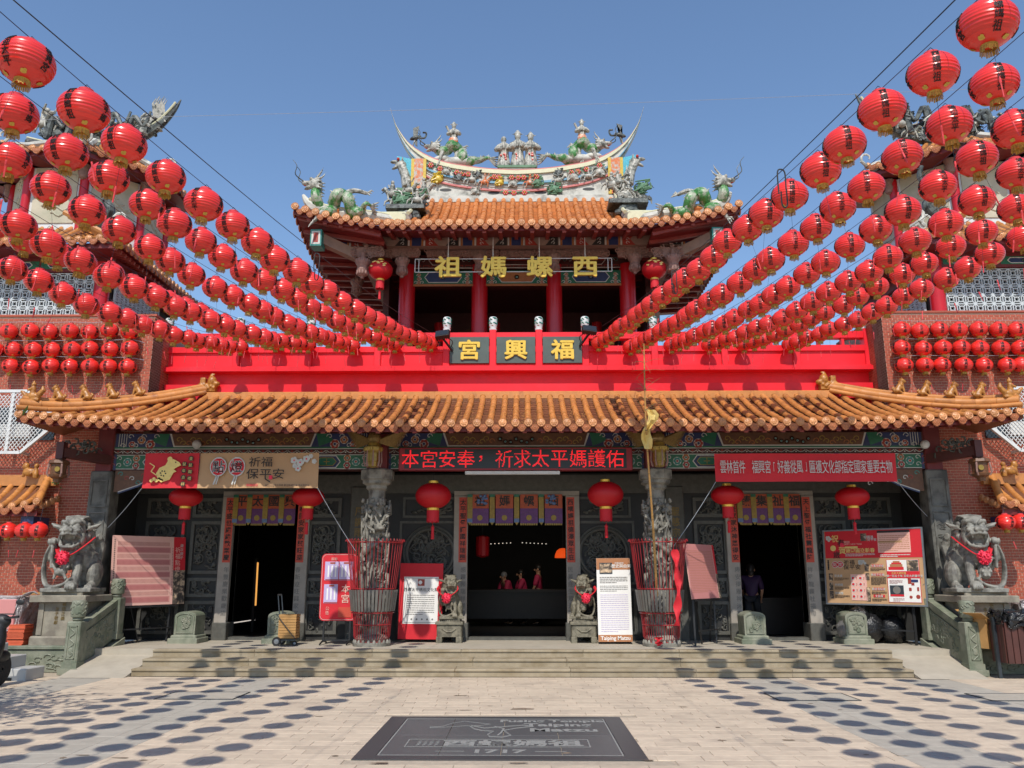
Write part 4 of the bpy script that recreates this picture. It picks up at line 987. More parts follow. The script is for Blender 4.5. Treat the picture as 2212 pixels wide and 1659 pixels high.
for x, o, k, s_ in [(-2.1, -.62, 6, 1.2), (-1.55, -.40, 1, 1), (-1.2, -.44, 0, 1), (-.85, -.45, 3, .9), (-.45, -.42, 6, .9), (-1.1, -.74, 2, .9), (-.1, -.44, 2, .9), (.35, -.44, 3, .9), (.55, -.45, 4, 1), (1.1, -.45, 0, .9), (1.5, -.42, 2, 1.1), (1.9, -.5, 0, 1), (1.0, -.72, 4, 1.2), (2.2, -.5, 2, 1.2), (-1.9, -.3, 2, .9), (1.1, -.22, 1, .9), (-1.05, -.22, 1, .8)]:
    z = np.interp(abs(x), [p.x for p in cv], [p.z for p in cv]); place(FG[k], 'ridge_figure', roof2, T=Matrix.Translation((XC+x, GY-.22, GZ+z+o-.05)) @ Matrix.Diagonal((s_, s_, s_, 1)))

# ================================================================== statues on the roofs
def figure_mesh(name, m, h=.8, seed=0, arms=True, hat=True):
    rr = random.Random(seed); b = MB(m); k = h/.8
    b.lathe([(.14*k, 0), (.15*k, .1*k), (.11*k, .35*k), (.13*k, .5*k), (.11*k, .58*k), (.05*k, .62*k)], 12, sy=.75)
    b.ell((0, -.01, .69*k), (.065*k, .068*k, .08*k)); b.tube([(0, 0, .58*k), (0, 0, .66*k)], .045*k, 8)
    if hat: b.lathe([(.07*k, .73*k), (.075*k, .76*k), (.045*k, .8*k), (.02*k, .84*k)], 10); b.box(-.12*k, .12*k, -.01, .015, .745*k, .765*k)
    b.tube([(-.1*k, 0, .54*k), (-.16*k, -.06*k, .42*k), (-.06*k, -.14*k, .42*k)], [.055*k, .06*k, .045*k], 8); b.tube([(.1*k, 0, .54*k), (.17*k, -.06*k, .42*k), (.07*k, -.14*k, .44*k)], [.055*k, .06*k, .045*k], 8)
    b.ell((0, -.11*k, .5*k), (.035*k, .03*k, .1*k), 8, 6)
    for q in range(7): a = PI+PI*q/6; b.tube([(.13*k*math.cos(a), .11*k*math.sin(a), .02), (.10*k*math.cos(a), .085*k*math.sin(a), .4*k)], .014*k, 5)
    return sculpt(b, name, .012*k, 2)
t = thing('deity_group', 'three pale porcelain robed elders standing at the middle of the ridge', 'statue', (XC, GY, GZ))
f = MB('ridge_green'); f.cbox(XC-.52, XC+.52, GY-.22, GY+.22, GZ+.10, GZ+.17, .01); f.use('ridge_white'); f.box(XC-.48, XC+.48, GY-.19, GY+.19, GZ-.02, GZ+.10); f.build('base', t)
for i, (x, h, hat) in enumerate(((-.36, .98, False), (.02, 1.08, True), (.37, 1.03, True))):
    o = place(figure_mesh('robed_elder', 'porcelain', h, i, True, hat), 'robed_elder', t, T=Matrix.Translation((XC+x, GY-.02, GZ+.17)))
    f = MB('porcelain_red'); 
    for q in range(5): f.ell((XC+x+rnd.uniform(-.07, .07), GY-.15, GZ+.3+rnd.uniform(0, .25)), (.03, .02, .04), 6, 4)
    f.build('robe_panel', o)
def dragon(name, label, pts, y, r=.11, legs=(), head=1, m='dragon_green', rider=False, group=None, tailfan=True, sc=PXM):
    """pts: picture points of the body from the head to the tail; y: its depth"""
    P0 = [atY(u, v, y) for u, v in pts]; P_ = spline(P0, 7); n = len(P_)
    for i, p in enumerate(P_): p.y += .09*math.sin(i*.55)
    t = thing(name, label, 'statue', (P0[0].x, y, min(p.z for p in P0)), group=group)
    rad = [r*(.75+.45*math.sin(PI*min(1, (i+3)/n*1.05))) if i < n*.75 else r*1.05*(1-(i-n*.75)/(n*.25))*.8+.02 for i in range(n)]
    b = MB(m); b.tube(P_, rad, 10); o = b.build('body', t, smooth=True)
    b = MB('porcelain_dark')                                        # spines along the back
    for i in range(2, n-2):
        d = (P_[i+1]-P_[i-1]).normalized(); up = Vector((-d.z, 0, d.x)); up = up if up.z > 0 or abs(up.z) < .2 else -up
        q = P_[i]+up*rad[i]*.9; b.add([q-d*.035, q+d*.035, q+up*(.07+.03*math.sin(i*1.7))+d*.03, q+Vector((0, .02, 0)), q+Vector((0, -.02, 0))], [(0, 4, 2), (4, 1, 2), (1, 3, 2), (3, 0, 2)])
    b.mats = ['porcelain']; b.build('back_fins', o)
    h = P0[0]; s = head; b = MB('porcelain')
    b.ell(h, (r*1.35, r*1.1, r*1.2)); b.ell(h+Vector((s*r*1.5, 0, r*.15)), (r*1.2, r*.75, r*.5)); b.ell(h+Vector((s*r*1.2, 0, -r*.7)), (r*1.0, r*.6, r*.3), rot=(0, s*.35, 0)); b.ell(h+Vector((s*r*2.3, 0, r*.4)), (r*.4, r*.5, r*.4))
    for sy in (-1, 1):
        b.ell(h+Vector((s*r*.7, sy*r*.75, r*.75)), r*.36); b.tube([h+Vector((-s*r*.2, sy*r*.5, r)), h+Vector((-s*r*1.1, sy*r*.8, r*2.0)), h+Vector((-s*r*1.6, sy*r, r*3.0))], [r*.25, r*.2, r*.08], 6)
        for k in range(4): b.tube([h+Vector((-s*r*.4, sy*r*.8, r*(.6-.5*k))), h+Vector((-s*r*1.7, sy*r*1.4, r*(.9-.8*k)))], [r*.35, r*.06], 6)
    hd = place(sculpt(b, 'head', r*.16, 2), 'head', t)
    b = MB('wire'); b.mats = ['porcelain_dark']
    for sy in (-1, 1): b.tube(spline([h+Vector((s*r*2.2, sy*r*.5, r*.4)), h+Vector((s*r*3.6, sy*r*1.1, r*1.5)), h+Vector((s*r*3.4, sy*r*1.2, r*3.2)), h+Vector((s*r*4.2, sy*r*1.2, r*4.4))], 5), [.016-.0007*i for i in range(16)], 5)
    b.build('whiskers', hd)
    b = MB('porcelain_red'); b.ell(h+Vector((s*r*1.5, 0, -r*.25)), (r*.8, r*.35, r*.18), 8, 5); b.build('tongue', hd)
    for k, (i0, du, dv) in enumerate(legs):
        a = P_[int(i0*n)]; e = a+Vector((du*sc, -.14 if k % 2 else .12, -dv*sc)); mid = a.lerp(e, .5)+Vector((0, -.06, .06)); b = MB('porcelain')
        b.tube(spline([a, mid, e], 4), [r*.6-.004*j for j in range(9)], 7)
        dd = (e-a).normalized()
        for q in (-1, 0, 1): b.tube([e, e+dd*.09+Vector((.03*q, -.03, .05*q)), e+dd*.13+Vector((.04*q, -.04, .05*q-.04))], [.028, .022, .006], 5)
        b.mats = ['porcelain']; b.build('leg', t, smooth=True)
    if tailfan:
        e = P_[-1]; d = (P_[-1]-P_[-3]).normalized(); b = MB('porcelain')
        for q in range(-2, 3): b.tube(spline([e-d*.05, e+d*.14+Vector((0, .02*q, .07*q)), e+d*.28+Vector((0, .03*q, .10*q+.04))], 3), [.03, .03, .028, .024, .02, .013, .005], 5)
        b.build('tail_fan', t, smooth=True)
    return t
pyd = 17.9
dragon('dragon_statue', 'green porcelain dragon rearing on the eave corner above the rat banner side', [(682, 398), (683, 420), (692, 452), (712, 462), (722, 436), (738, 420), (753, 432), (762, 464), (775, 458), (786, 446), (802, 443)], pyd-.12, .125, [(.5, 45, -8), (.28, -18, 22), (.62, 12, 26)], -1, group='eave corner dragons')
dragon('dragon_statue', 'green porcelain dragon rearing on the eave corner above the red slogan banner side', [(1558, 392), (1562, 414), (1555, 442), (1536, 454), (1524, 432), (1508, 418), (1492, 430), (1484, 458), (1468, 462), (1450, 450), (1432, 446)], pyd-.12, .125, [(.5, -36, -4), (.28, 20, 24), (.62, -10, 26)], 1, group='eave corner dragons')
for sg, nm, cu in ((-1, 'porcelain dragon with a rider facing the three elders from the weathered crane side', 1), (1, 'porcelain dragon with a rider whose raised arm nears the ridge tip', 1)):
    X = (lambda u: u) if sg < 0 else (lambda u: 2237-u)
    dv = 0 if sg < 0 else -6
    pts = [(X(940), 318+dv), (X(955), 330+dv), (X(966), 322+dv), (X(980), 316+dv), (X(998), 330+dv), (X(1000), 352+dv), (X(1018), 352+dv), (X(1038), 343+dv), (X(1060), 346+dv)]
    t = dragon('dragon_rider_statue', nm, pts, GY-.02, .118, [(.3, -sg*28, -4), (.45, sg*8, 34), (.62, -sg*36, -16), (.2, sg*10, 30)], sg, group='dragon riders on the ridge')
    p = atY(X(980), 312+dv, GY-.04); place(figure_mesh('rider', 'porcelain', .76, 5), 'rider', t, T=Matrix.Translation(p+Vector((0, 0, -.12))))
    f = MB('porcelain_orange'); f.ell(p+Vector((0, -.12, .05)), (.13, .05, .12)); f.build('robe', t)
    f = MB('porcelain'); f.tube([p+Vector((-.1, -.05, .3)), p+Vector((-.2, -.1, .5))], .03, 6); f.build('raised_arm', t)
    f = MB('ridge_white'); f.ell(p+Vector((.1*-sg, .0, -.52)), (.42, .16, .13)); f.ell(p+Vector((-.3*-sg, .0, -.45)), (.25, .14, .1)); f.build('cloud_base', t, smooth=True)
    # crane
    q = atY(X(897), 298+dv, GY); t2 = thing('crane_statue', 'dark winged crane figure perched beside the ridge tip %s' % ('behind the weathered dragon rider' if sg < 0 else 'behind the rider with the raised arm'), 'statue', q, group='cranes on the ridge')
    b = MB('porcelain_dark'); b.ell(q, (.16, .06, .06), rot=(0, .3*sg, 0)); b.tube(spline([q+Vector((-sg*.12, 0, 0)), q+Vector((-sg*.26, 0, .0)), q+Vector((-sg*.3, 0, .14)), q+Vector((-sg*.2, 0, .16))], 4), .025, 6); b.build('body', t2, smooth=True)
    b = MB('steel_dark'); b.mats = ['porcelain_dark']; b.plate([(q.x-.05, q.z), (q.x+.06, q.z), (q.x+.10*-sg, q.z+.34), (q.x-.06*-sg, q.z+.28)], q.y-.03, q.y-.01); b.plate([(q.x-.04, q.z), (q.x+.06, q.z), (q.x+.06, q.z-.26), (q.x, q.z-.2)], q.y+.01, q.y+.03); b.build('wing', t2)
    b = MB('porcelain'); b.tube([q+Vector((0, 0, -.05)), q+Vector((sg*.1, 0, -.35))], .018, 5); b.build('leg', t2)
    # dragon head at the ridge end
    q = atY(X(866), 356+dv, GY-.1); b = MB('porcelain'); s = sg
    b.ell(q, (.16, .1, .12)); b.ell(q+Vector((s*.16, 0, .08)), (.14, .07, .05)); b.ell(q+Vector((s*.14, 0, -.08)), (.12, .06, .04), rot=(0, s*.5, 0)); b.tube([q, q+Vector((-s*.12, 0, -.3)), q+Vector((-s*.2, 0, -.65))], [.12, .13, .16], 8)
    for k in range(5): b.tube([q+Vector((-s*.05, -.05, .08-.06*k)), q+Vector((-s*.05+.02*k, -.12, .2-.09*k))], [.04, .01], 5)
    t3 = thing('dragon_head_ornament', 'porcelain dragon head jutting from the ridge end %s' % ('below the weathered crane' if sg < 0 else 'above the little pagoda'), 'statue', q, group='dragon heads at the ridge ends')
    place(sculpt(b, 'head', .018, 2), 'head', t3); b = MB('porcelain_red'); b.ell(q+Vector((s*.06, -.09, .12)), .045, 8, 5); b.build('eye', t3)
    # figure group at the foot of the gable ridge
    q = atY(X(880), 458+dv*2, 18.9)
    t4 = thing('gable_figure_group', 'weathered porcelain warriors and horses on a dark ledge %s' % ('with a palm leaf sticking out' if sg < 0 else 'with a small white pagoda'), 'statue', q, group='figure groups on the gable ridges')
    f = MB('porcelain_dark'); f.cbox(q.x-.5, q.x+.46, q.y-.28, q.y+.3, q.z-.02, q.z+.10, .02); f.cbox(q.x-.2, q.x+.2, q.y-.2, q.y+.2, q.z-.34, q.z-.02, .02)
    for k in range(7): f.ell((q.x+rnd.uniform(-.3, .3), q.y-.18, q.z-.1-rnd.uniform(0, .15)), (.1, .08, .08), 7, 5)
    f.build('ledge', t4)
    rr = random.Random(21 if sg < 0 else 22)
    for k in range(17):
        me = FG[rr.choice((0, 0, 2, 1, 2, 4, 0))]; sc_ = rr.uniform(.9, 1.4)
        place(me, 'figure', t4, T=Matrix.Translation((q.x+rr.uniform(-.42, .4), q.y+rr.uniform(-.2, .2), q.z+.08+rr.choice((0, 0, .2, .32)))) @ Matrix.Rotation(rr.choice((0, PI))+rr.uniform(-.4, .4), 4, 'Z') @ Matrix.Diagonal((sc_, sc_, sc_, 1)))
    if sg > 0: place(FG[5], 'pagoda', t4, T=Matrix.Translation((q.x-.02, q.y-.1, q.z+.38)) @ Matrix.Diagonal((1.1, 1.1, 1.1, 1)))
    b = MB('porcelain_dark')
    for k in range(7): a = PI*k/6; b.tube(spline([q+Vector((sg*.38, 0, .3)), q+Vector((sg*.38+.14*math.cos(a), -.05, .52+.1*math.sin(a))), q+Vector((sg*.38+.27*math.cos(a), -.06, .46+.1*math.sin(a)))], 3), [.012, .02, .024, .02, .016, .01, .004], 4)
    b.build('palm', t4)

# ================================================================== gilt title on a frame, palace lanterns of the pavilion
TY = 18.35
t = thing('gilt_title', 'four gilt calligraphy characters on a thin white frame under the pavilion eaves', 'sign', atY(1110, 585, TY))
f = MB('white_paint'); a = atY(897, 560, TY+.06); c = atY(1322, 586, TY+.06)
for p, q in (((a.x, a.z), (c.x, a.z)), ((a.x, c.z), (c.x, c.z)), ((a.x, a.z), (a.x, c.z)), ((c.x, a.z), (c.x, c.z)), ((a.x+.09, a.z), (a.x+.09, c.z)), ((c.x-.09, a.z), (c.x-.09, c.z))): f.bar((p[0], TY+.06, p[1]), (q[0], TY+.06, q[1]), .015)
for u in (968, 1065, 1165, 1264): p = atY(u, 560, TY+.06); f.bar((p.x, TY+.06, p.z), (p.x, TY+.06, p.z+.55), .018)
f.build('frame', t)
for ch, u in zip('祖媽螺西', (968, 1066, 1166, 1264)):
    p = atY(u, 577, TY); f = MB('gold'); gilt(f, ch, p.x, p.z, TY+.02, .52, .07, 1.18); f.build('gilt_character', t)
# ================================================================== brick side towers (mirror images, each its own thing)
BWY = 17.0
bk_ = MB('brick'); w, h, d = .0525, .0235, .02
bk_.add([(-w, 0, -h), (w, 0, -h), (w, 0, h), (-w, 0, h), (-w-.001, d, -h-.001), (w+.001, d, -h-.001), (w+.001, d, h+.001), (-w-.001, d, h+.001)], [(0, 1, 2, 3), (0, 4, 5, 1), (1, 5, 6, 2), (2, 6, 7, 3), (3, 7, 4, 0)])
brick_m = bk_.mesh('brick')
bb = MB('lattice_white'); q = .098
def _bar(x0, z0, x1, z1, w_): bb.bar((x0, 0, z0), (x1, 0, z1), .05, w_, up=(0, 1, 0)) if False else bb.bar((x0, .025, z0), (x1, .025, z1), w_, .05, up=(0, 1, 0))
for a, c in (((-q, -q), (q, -q)), ((q, -q), (q, q)), ((q, q), (-q, q)), ((-q, q), (-q, -q))): _bar(*a, *c, .016)
k8 = [(.055*math.cos(PI/8+k*PI/4), .055*math.sin(PI/8+k*PI/4)) for k in range(8)]
for k in range(8): _bar(*k8[k], *k8[(k+1) % 8], .018)
for k in range(4): a = PI/4+k*PI/2; _bar(.05*math.cos(a), .05*math.sin(a), .135*math.cos(a), .135*math.sin(a), .022)
for k in range(4): a = k*PI/2; _bar(.03*math.cos(a), .03*math.sin(a), .052*math.cos(a), .052*math.sin(a), .012)
block_m = bb.mesh('breeze_block')
def rot_tiled(parent, W, w0, w1, t_len, zE, zT, ap, apT, nrow, m='tile'):
    """one face of a many-sided roof: trapezoid w0 wide at the eave, w1 at the top, in the frame W"""
    r = .06; bar = barrel_mesh(r, .3, m); cap = cap_mesh(r*1.25); pw = w0/nrow; drip = drip_mesh(pw*.9, pw*.55); pan = pan_mesh(pw-.01, .2, 'tile_pan')
    for i in range(nrow+1):
        x = -w0/2+pw*i; tm = 1.0 if abs(x) <= w1/2 else max(0, (w0/2-abs(x))/(w0/2-w1/2))
        S = lambda t: (-ap+(ap-apT)*t, zE+(zT-zE)*(.65*t+.35*t*t)+.12*(abs(x)/(w0/2))**3*(1-t))
        k = 0; L = math.hypot(ap-apT, zT-zE); n_ = int(L/.3)+1
        for k in range(n_):
            t0, t1 = k/n_, min((k+1)/n_, tm)
            if t0 >= tm-.03: break
            a = S(t0); b = S(t1); place(bar, 'barrel_tile', parent, T=W @ basis(x, a[0], a[1]+.02, b[0]-a[0], b[1]-a[1]) @ Matrix.Diagonal((1, math.hypot(b[0]-a[0], b[1]-a[1])/.3, 1, 1)))
        a = S(0); place(cap, 'round_end_tile', parent, T=W @ Matrix.Translation((x, a[0]-.01, a[1]+.03)))
        if i < nrow:
            xm = x+pw/2; place(drip, 'drip_tile', parent, T=W @ Matrix.Translation((xm, a[0]-.02, a[1])))
    g = MB('tile_pan'); g.add([W @ Vector(p) for p in ((-w0/2, -ap, zE-.02), (w0/2, -ap, zE-.02), (w1/2, -apT, zT-.02), (-w1/2, -apT, zT-.02))], [(0, 1, 2, 3)]); g.build('pan_layer', parent)
    g = MB('dark_red'); T = W; g.box(-w0/2, w0/2, -ap+.05, -ap+.09, zE-.14, zE-.03, W); g.box(-w0/2+.1, w0/2-.1, -ap+.09, -apT-.3, zE-.10, zE-.06, W); g.build('fascia', parent)
def spiral(b, p, r, d, w=.03, turns=8):
    b.tube([Vector((p[0]+d*r*(1-.1*k)*math.cos(k*.7-1.2), p[1], p[2]+r*(1-.1*k)*math.sin(k*.7-1.2))) for k in range(turns)], [w*(1-.08*k) for k in range(turns)], 6)
def tower(s):
    side = 'beside the rat banner' if s < 0 else 'beside the red slogan banner'
    X = lambda a: XC+s*a
    t = thing('side_tower', 'red brick side tower with white lattice storey %s' % side, 'tower', (X(10.5), 17, 0), group='brick side towers')
    items = []; bw_, bh_ = .1165, .0565
    rows = int(7.15/bh_)
    wm = MB('mortar'); y = BWY+.008
    wm.box(min(X(8.64), X(13.2)), max(X(8.64), X(13.2)), y, 17.5, 0, 7.16); wm.box(min(X(7.80), X(8.64)), max(X(7.80), X(8.64)), y, 17.5, 4.2, 7.16); wm.box(min(X(7.808), X(8.3)), max(X(7.808), X(8.3)), 17.5, 19.5, 4.2, 7.16); wall = wm.build('brick_wall', t)
    for r in range(rows):
        z = r*bh_+bh_/2+.01; a = 8.64 if z < 4.3 else 7.80; x = a+bw_/2+(r % 2)*bw_/2
        while x < 13.1:
            items.append((brick_m, Matrix.Translation((X(x), BWY+rnd.uniform(-.001, .001), z)))); x += bw_
        if r % 2: items.append((brick_m, Matrix.Translation((X(a+bw_/4+.002), BWY, z)) @ Matrix.Diagonal((.5, 1, 1, 1))))
        if z > 5.2:
            yy = BWY+.066+(r % 2)*bw_/2
            if r % 2: items.append((brick_m, Matrix.Translation((X(7.80), BWY+.036, z)) @ Matrix.Rotation(-PI/2 if s > 0 else PI/2, 4, 'Z') @ Matrix.Diagonal((.55, 1, 1, 1))))
            while yy < 17.95: items.append((brick_m, Matrix.Translation((X(7.80), yy, z)) @ Matrix.Rotation(-s*PI/2 if s < 0 else -PI/2, 4, 'Z') if s > 0 else Matrix.Translation((X(7.80), yy, z)) @ Matrix.Rotation(PI/2, 4, 'Z'))); yy += bw_
    fr = lambda T: (lambda p: abs(p.x-.2)/p.y < .615 and p.z > 2.2)(T.translation)
    items.sort(key=lambda i: 0 if fr(i[1]) else 1)
    good = [i for i in items if fr(i[1])]; rnd.shuffle(good); pieces(wall, 'brick', good[:300]+good[300:]+[i for i in items if not fr(i[1])], dist=False)
    f = MB('brick'); f.box(min(X(7.76), X(13)), max(X(7.76), X(13)), BWY-.03, 19.5, 7.165, 7.21); f.build('wall_coping', t)
    # lattice storey
    LY = 17.15; z0 = 7.22
    dk = MB('interior'); dk.box(min(X(9.0), X(13)), max(X(9.0), X(13)), LY+.12, LY+.2, z0, 8.4); dk.box(min(X(8.93+.1), X(9.2)), max(X(8.93+.1), X(9.2)), LY+.2, 20.5, z0, 8.4); dk.build('inner_wall', t)
    for r in range(5):
        for c in range(19): 
            xx = 9.42+c*.2
            if xx < 13.0: place(block_m, 'breeze_block', t, T=Matrix.Translation((X(xx), LY, z0+.1+r*.2)))
        for c in range(11): place(block_m, 'breeze_block', t, T=Matrix.Translation((X(8.93), LY+.35+c*.2, z0+.1+r*.2)) @ Matrix.Rotation(s*-PI/2 if s > 0 else PI/2, 4, 'Z'))
    f = MB('rafter_red'); f.mats = ['red_column']; f.lathe([(.16, z0), (.16, 8.45)], 20, c=(X(9.13), LY+.02, 0)); f.build('corner_column', t, smooth=True)
    f = MB('dark_red'); f.box(min(X(8.85), X(13)), max(X(8.85), X(13)), LY-.06, LY+.2, 8.24, 8.85); f.box(min(X(8.85), X(9.05)), max(X(8.85), X(9.05)), LY+.2, 20.5, 8.24, 8.75); bmo = f.build('beam', t)
    Q = Paint(LY-.06)
    for k in range(3): c = X(9.9+k*1.25); Q.put('p_green', [(c-.6, 8.30), (c+.6, 8.30), (c+.6, 8.48), (c-.6, 8.48)], 1); Q.cart(c-.45, c+.45, 8.33, 8.45, .06, 'p_blue'); [Q.rosette(c+.12*j, 8.39, .035) for j in (-1, 0, 1)]
    Q.done(bmo)
    # lower roof of the tower
    ex, ey, ez = 8.45, 16.4, 8.66
    W = Matrix.Translation((X(ex+2.25), 18.65, 0))
    rot_tiled(t, W, 4.5, 2.2, 1.7, ez, 9.55, 18.65-ey, .95, 20)
    f = MB('dark_red'); xe = X(ex)
    f.add([(xe, ey+.05, ez-.08), (xe, 20.2, ez-.12), (X(ex+.9), 20.2, ez+.2), (X(ex+.9), ey+.8, ez+.2)], [(0, 1, 2, 3)]); f.build('side_soffit', t)
    f2 = MB('tile_pan'); f2.add([(xe, ey, ez), (xe, 20.2, ez-.02), (X(ex+1.5), 20.2, 9.45), (X(ex+1.5), ey+1.5, 9.45)], [(0, 1, 2, 3)]); f2.build('side_slope', t)
    dm = drip_mesh(.2, .11); cpm = cap_mesh(.075)
    for k in range(20):
        y = ey+.1+k*.21; place(dm, 'drip_tile', t, T=Matrix.Translation((xe-s*.02, y, ez)) @ Matrix.Rotation(-s*PI/2, 4, 'Z')); place(cpm, 'round_end_tile', t, T=Matrix.Translation((xe-s*.02, y+.1, ez+.03)) @ Matrix.Rotation(-s*PI/2, 4, 'Z'))
        f = MB('rafter_red'); f.bar((X(ex+.1), y, ez-.14), (X(ex+.8), y, ez+.1), .06, .08); f.build('rafter', t)
        f = MB('tile'); f.tube([(xe, y+.1, ez+.03), (X(ex+1.4), y+.1, 9.42)], .06, 6); f.build('barrel_tile', t)
    hp = [(X(ex+1.55), 17.75, 9.65), (X(ex+.9), 17.15, 9.2), (X(ex+.3), 16.65, 8.88), (X(ex-.05), 16.35, 8.92)]
    f = MB('ridge_white'); f.tube(spline(hp, 5), .09, 7); spiral(f, (X(ex-.0), 16.35, 9.15), .2, s, .05); spiral(f, (X(ex+.45), 16.75, 9.2), .16, -s, .045); f.build('hip_ridge', t, smooth=True)
    # upper storey, eight-sided
    cx, cy = X(10.72), 19.2; ap = 1.6; a8 = 2*ap*math.tan(PI/8)
    for k in range(-2, 3):
        Wk = Matrix.Translation((cx, cy, 0)) @ Matrix.Rotation(k*PI/4, 4, 'Z')
        f = MB('white_paint'); f.box(-a8/2, a8/2, -ap, -ap+.1, 9.3, 11.25, Wk); o = f.build('wall_face', t)
        f = MB('plaster'); f.box(-a8/2+.16, a8/2-.16, -ap-.025, -ap, 9.62, 11.0, Wk)
        rr = random.Random(k+30)
        for q_ in range(8):
            zc_ = rr.uniform(9.8, 10.85); x0 = rr.uniform(-.3, .1)
            f.tube([Wk @ Vector((x0+.07*j, -ap-.028, zc_+.05*math.sin(j*1.3+q_))) for j in range(6)], .022, 5)
        f.build('relief_panel', o, smooth=True, sharp=40)
        f = MB('red_column'); f.lathe([(.10, 9.3), (.10, 11.2)], 12, c=tuple(Wk @ Vector((a8/2, -ap-.01, 0)))); f.build('corner_column', t, smooth=True)
        p = Wk @ Vector((a8/2, -ap-.12, 0)); f = MB('carved_pink'); f.lathe([(.03, 11.2), (.13, 11.15), (.14, 11.0), (.1, 10.9), (.12, 10.82), (.08, 10.7), (.02, 10.66)], 10, c=tuple(p)); f.build('lotus_pendant', t, smooth=True)
        rot_tiled(t, Wk, 2*2.3*math.tan(PI/8), 2*1.0*math.tan(PI/8), 1.5, 11.12, 11.95, 2.3, 1.0, 8)
        e0 = Wk @ Vector((2.3*math.tan(PI/8), -2.3, 11.25)); e1 = Wk @ Vector((1.0*math.tan(PI/8), -1.0, 12.05))
        f = MB('ridge_white'); f.tube([e1, e1.lerp(e0, .6)+Vector((0, 0, -.06)), e0, e0+(e0-e1).normalized()*.25+Vector((0, 0, .22))], [.08, .07, .06, .02], 6); spiral(f, e0+Vector((0, 0, .22)), .17, -s, .035); f.build('hip_ridge', t, smooth=True)
    f = MB('tile_dirt'); f.lathe([(1.2, 11.8), (1.0, 12.0), (.3, 12.1)], 8, c=(cx, cy, 0)); f.build('roof_core', t)
    # ridge with dark weathered dragons
    rg = [(X(12.2), 18.6, 12.25), (X(11.4), 18.55, 12.05), (X(10.5), 18.5, 12.02), (X(9.6), 18.5, 12.2), (X(9.0), 18.5, 12.55), (X(8.6), 18.5, 13.0), (X(8.42), 18.5, 13.35)]
    f = MB('ridge_green'); f.mats = ['porcelain_dark']; sp = spline(rg, 6); n_ = len(sp)
    f.tube(sp, [.13]*(n_-14)+[.13-.009*k for k in range(14)], 8); f.build('tower_ridge', t, smooth=True)
    f = MB('ridge_yellow'); f.tube([p+Vector((0, -.07, .10)) for p in sp[:-4]], .03, 6); f.build('ridge_moulding', t, smooth=True)
    rr = random.Random(40+s)
    for k in range(34):
        x = rr.uniform(8.9, 12.0); z = np.interp(x, [8.42, 8.6, 9.0, 9.6, 10.5, 11.4, 12.2], [13.3, 13.0, 12.55, 12.2, 12.02, 12.05, 12.25]); sc_ = rr.uniform(1.0, 1.7)
        place(FG[rr.choice((1, 1, 2, 0, 1, 2))], 'ridge_figure', t, T=Matrix.Translation((X(x), 18.45+rr.uniform(-.15, .15), z-.12+rr.choice((0, 0, .25, .45 if x > 9.6 else 0)))) @ Matrix.Rotation(rr.uniform(-.6, .6), 4, 'Z') @ Matrix.Diagonal((sc_, sc_, sc_, 1)))
    f = MB('porcelain_dark'); 
    for q_ in range(5): f.tube(spline([(X(11.6-.5*q_), 18.35, 12.2), (X(11.45-.5*q_), 18.3, 12.75+.1*(q_ % 2)), (X(11.2-.5*q_), 18.3, 12.5), (X(11.05-.5*q_), 18.3, 12.9)], 5), [.09-.004*i for i in range(16)], 7)
    f.build('ridge_dragon', t, smooth=True)
    f = MB('porcelain')
    for q_ in range(8): x = 8.75+.04*q_; f.tube([(X(x), 18.45, 12.7+.02*q_), (X(x+.05), 18.42, 13.15+.05*(q_ % 3)), (X(x-.02), 18.42, 13.3+.05*(q_ % 3))], [.035, .025, .006], 5)
    f.build('flame_ornament', t, smooth=True)
    # a rearing dragon on the lower hip, against the panels
    f = MB('porcelain_dark'); p0 = Vector((X(9.3), 17.0, 9.3)); f.tube(spline([p0, p0+Vector((-s*.3, -.1, .3)), p0+Vector((-s*.15, -.1, .6)), p0+Vector((-s*.4, -.15, .95)), p0+Vector((-s*.35, -.2, 1.2))], 5), [.12-.004*i for i in range(21)], 8)
    for q_ in range(12): p = p0+Vector((-s*.03*q_, -.15, .1*q_)); f.tube([p, p+Vector((rr.uniform(-.2, .2), -.08, rr.uniform(-.05, .15)))], [.03, .006], 5)
    f.build('hip_dragon', t, smooth=True)
    # ---- security grille on the window
    p1 = atY(0 if s < 0 else 2237, 840, 16.75); xi = 9.62
    t2 = thing('window_grille', 'white metal mesh window cage with cut corners on the brick wall %s' % ('over the wrapped pallet' if s < 0 else 'by the litter bin'), 'window grille', (X(10.6), 16.75, 4.2), group='window cages')
    zt, zb = 5.45, 4.16; oc = [(xi, zt-.5), (xi+.55, zt), (xi+2.2, zt), (xi+2.2, zb), (xi+.55, zb), (xi, zb+.5)]
    f = MB('white_paint')
    for a, c in zip(oc, oc[1:]+oc[:1]): f.bar((X(a[0]), 16.72, a[1]), (X(c[0]), 16.72, c[1]), .07, .06); f.bar((X(a[0]), 16.72, a[1]), (X(a[0]), 17.0, a[1]), .05, .05)
    f.bar((X(xi+.85), 16.72, zb), (X(xi+.85), 16.72, zt), .06, .05); f.build('frame', t2)
    f = MB('white_paint'); nn = 26
    for k in range(-nn, nn):
        for dd in (1, -1):
            z = zb+(k*.10); pts = []
            for x in np.linspace(xi, xi+1.9, 21):
                zz = z+dd*(x-xi)*1.25+(0 if dd > 0 else .0)
                lo = zb+max(0, .5-(x-xi)*.91); hi = zt-max(0, .5-(x-xi)*.91)
                if lo < zz < hi: pts.append((X(x), 16.70+.006*dd, zz))
            if len(pts) > 1: f.bar(pts[0], pts[-1], .014, .006, up=(0, 1, 0))
    f.build('wire_mesh', t2)
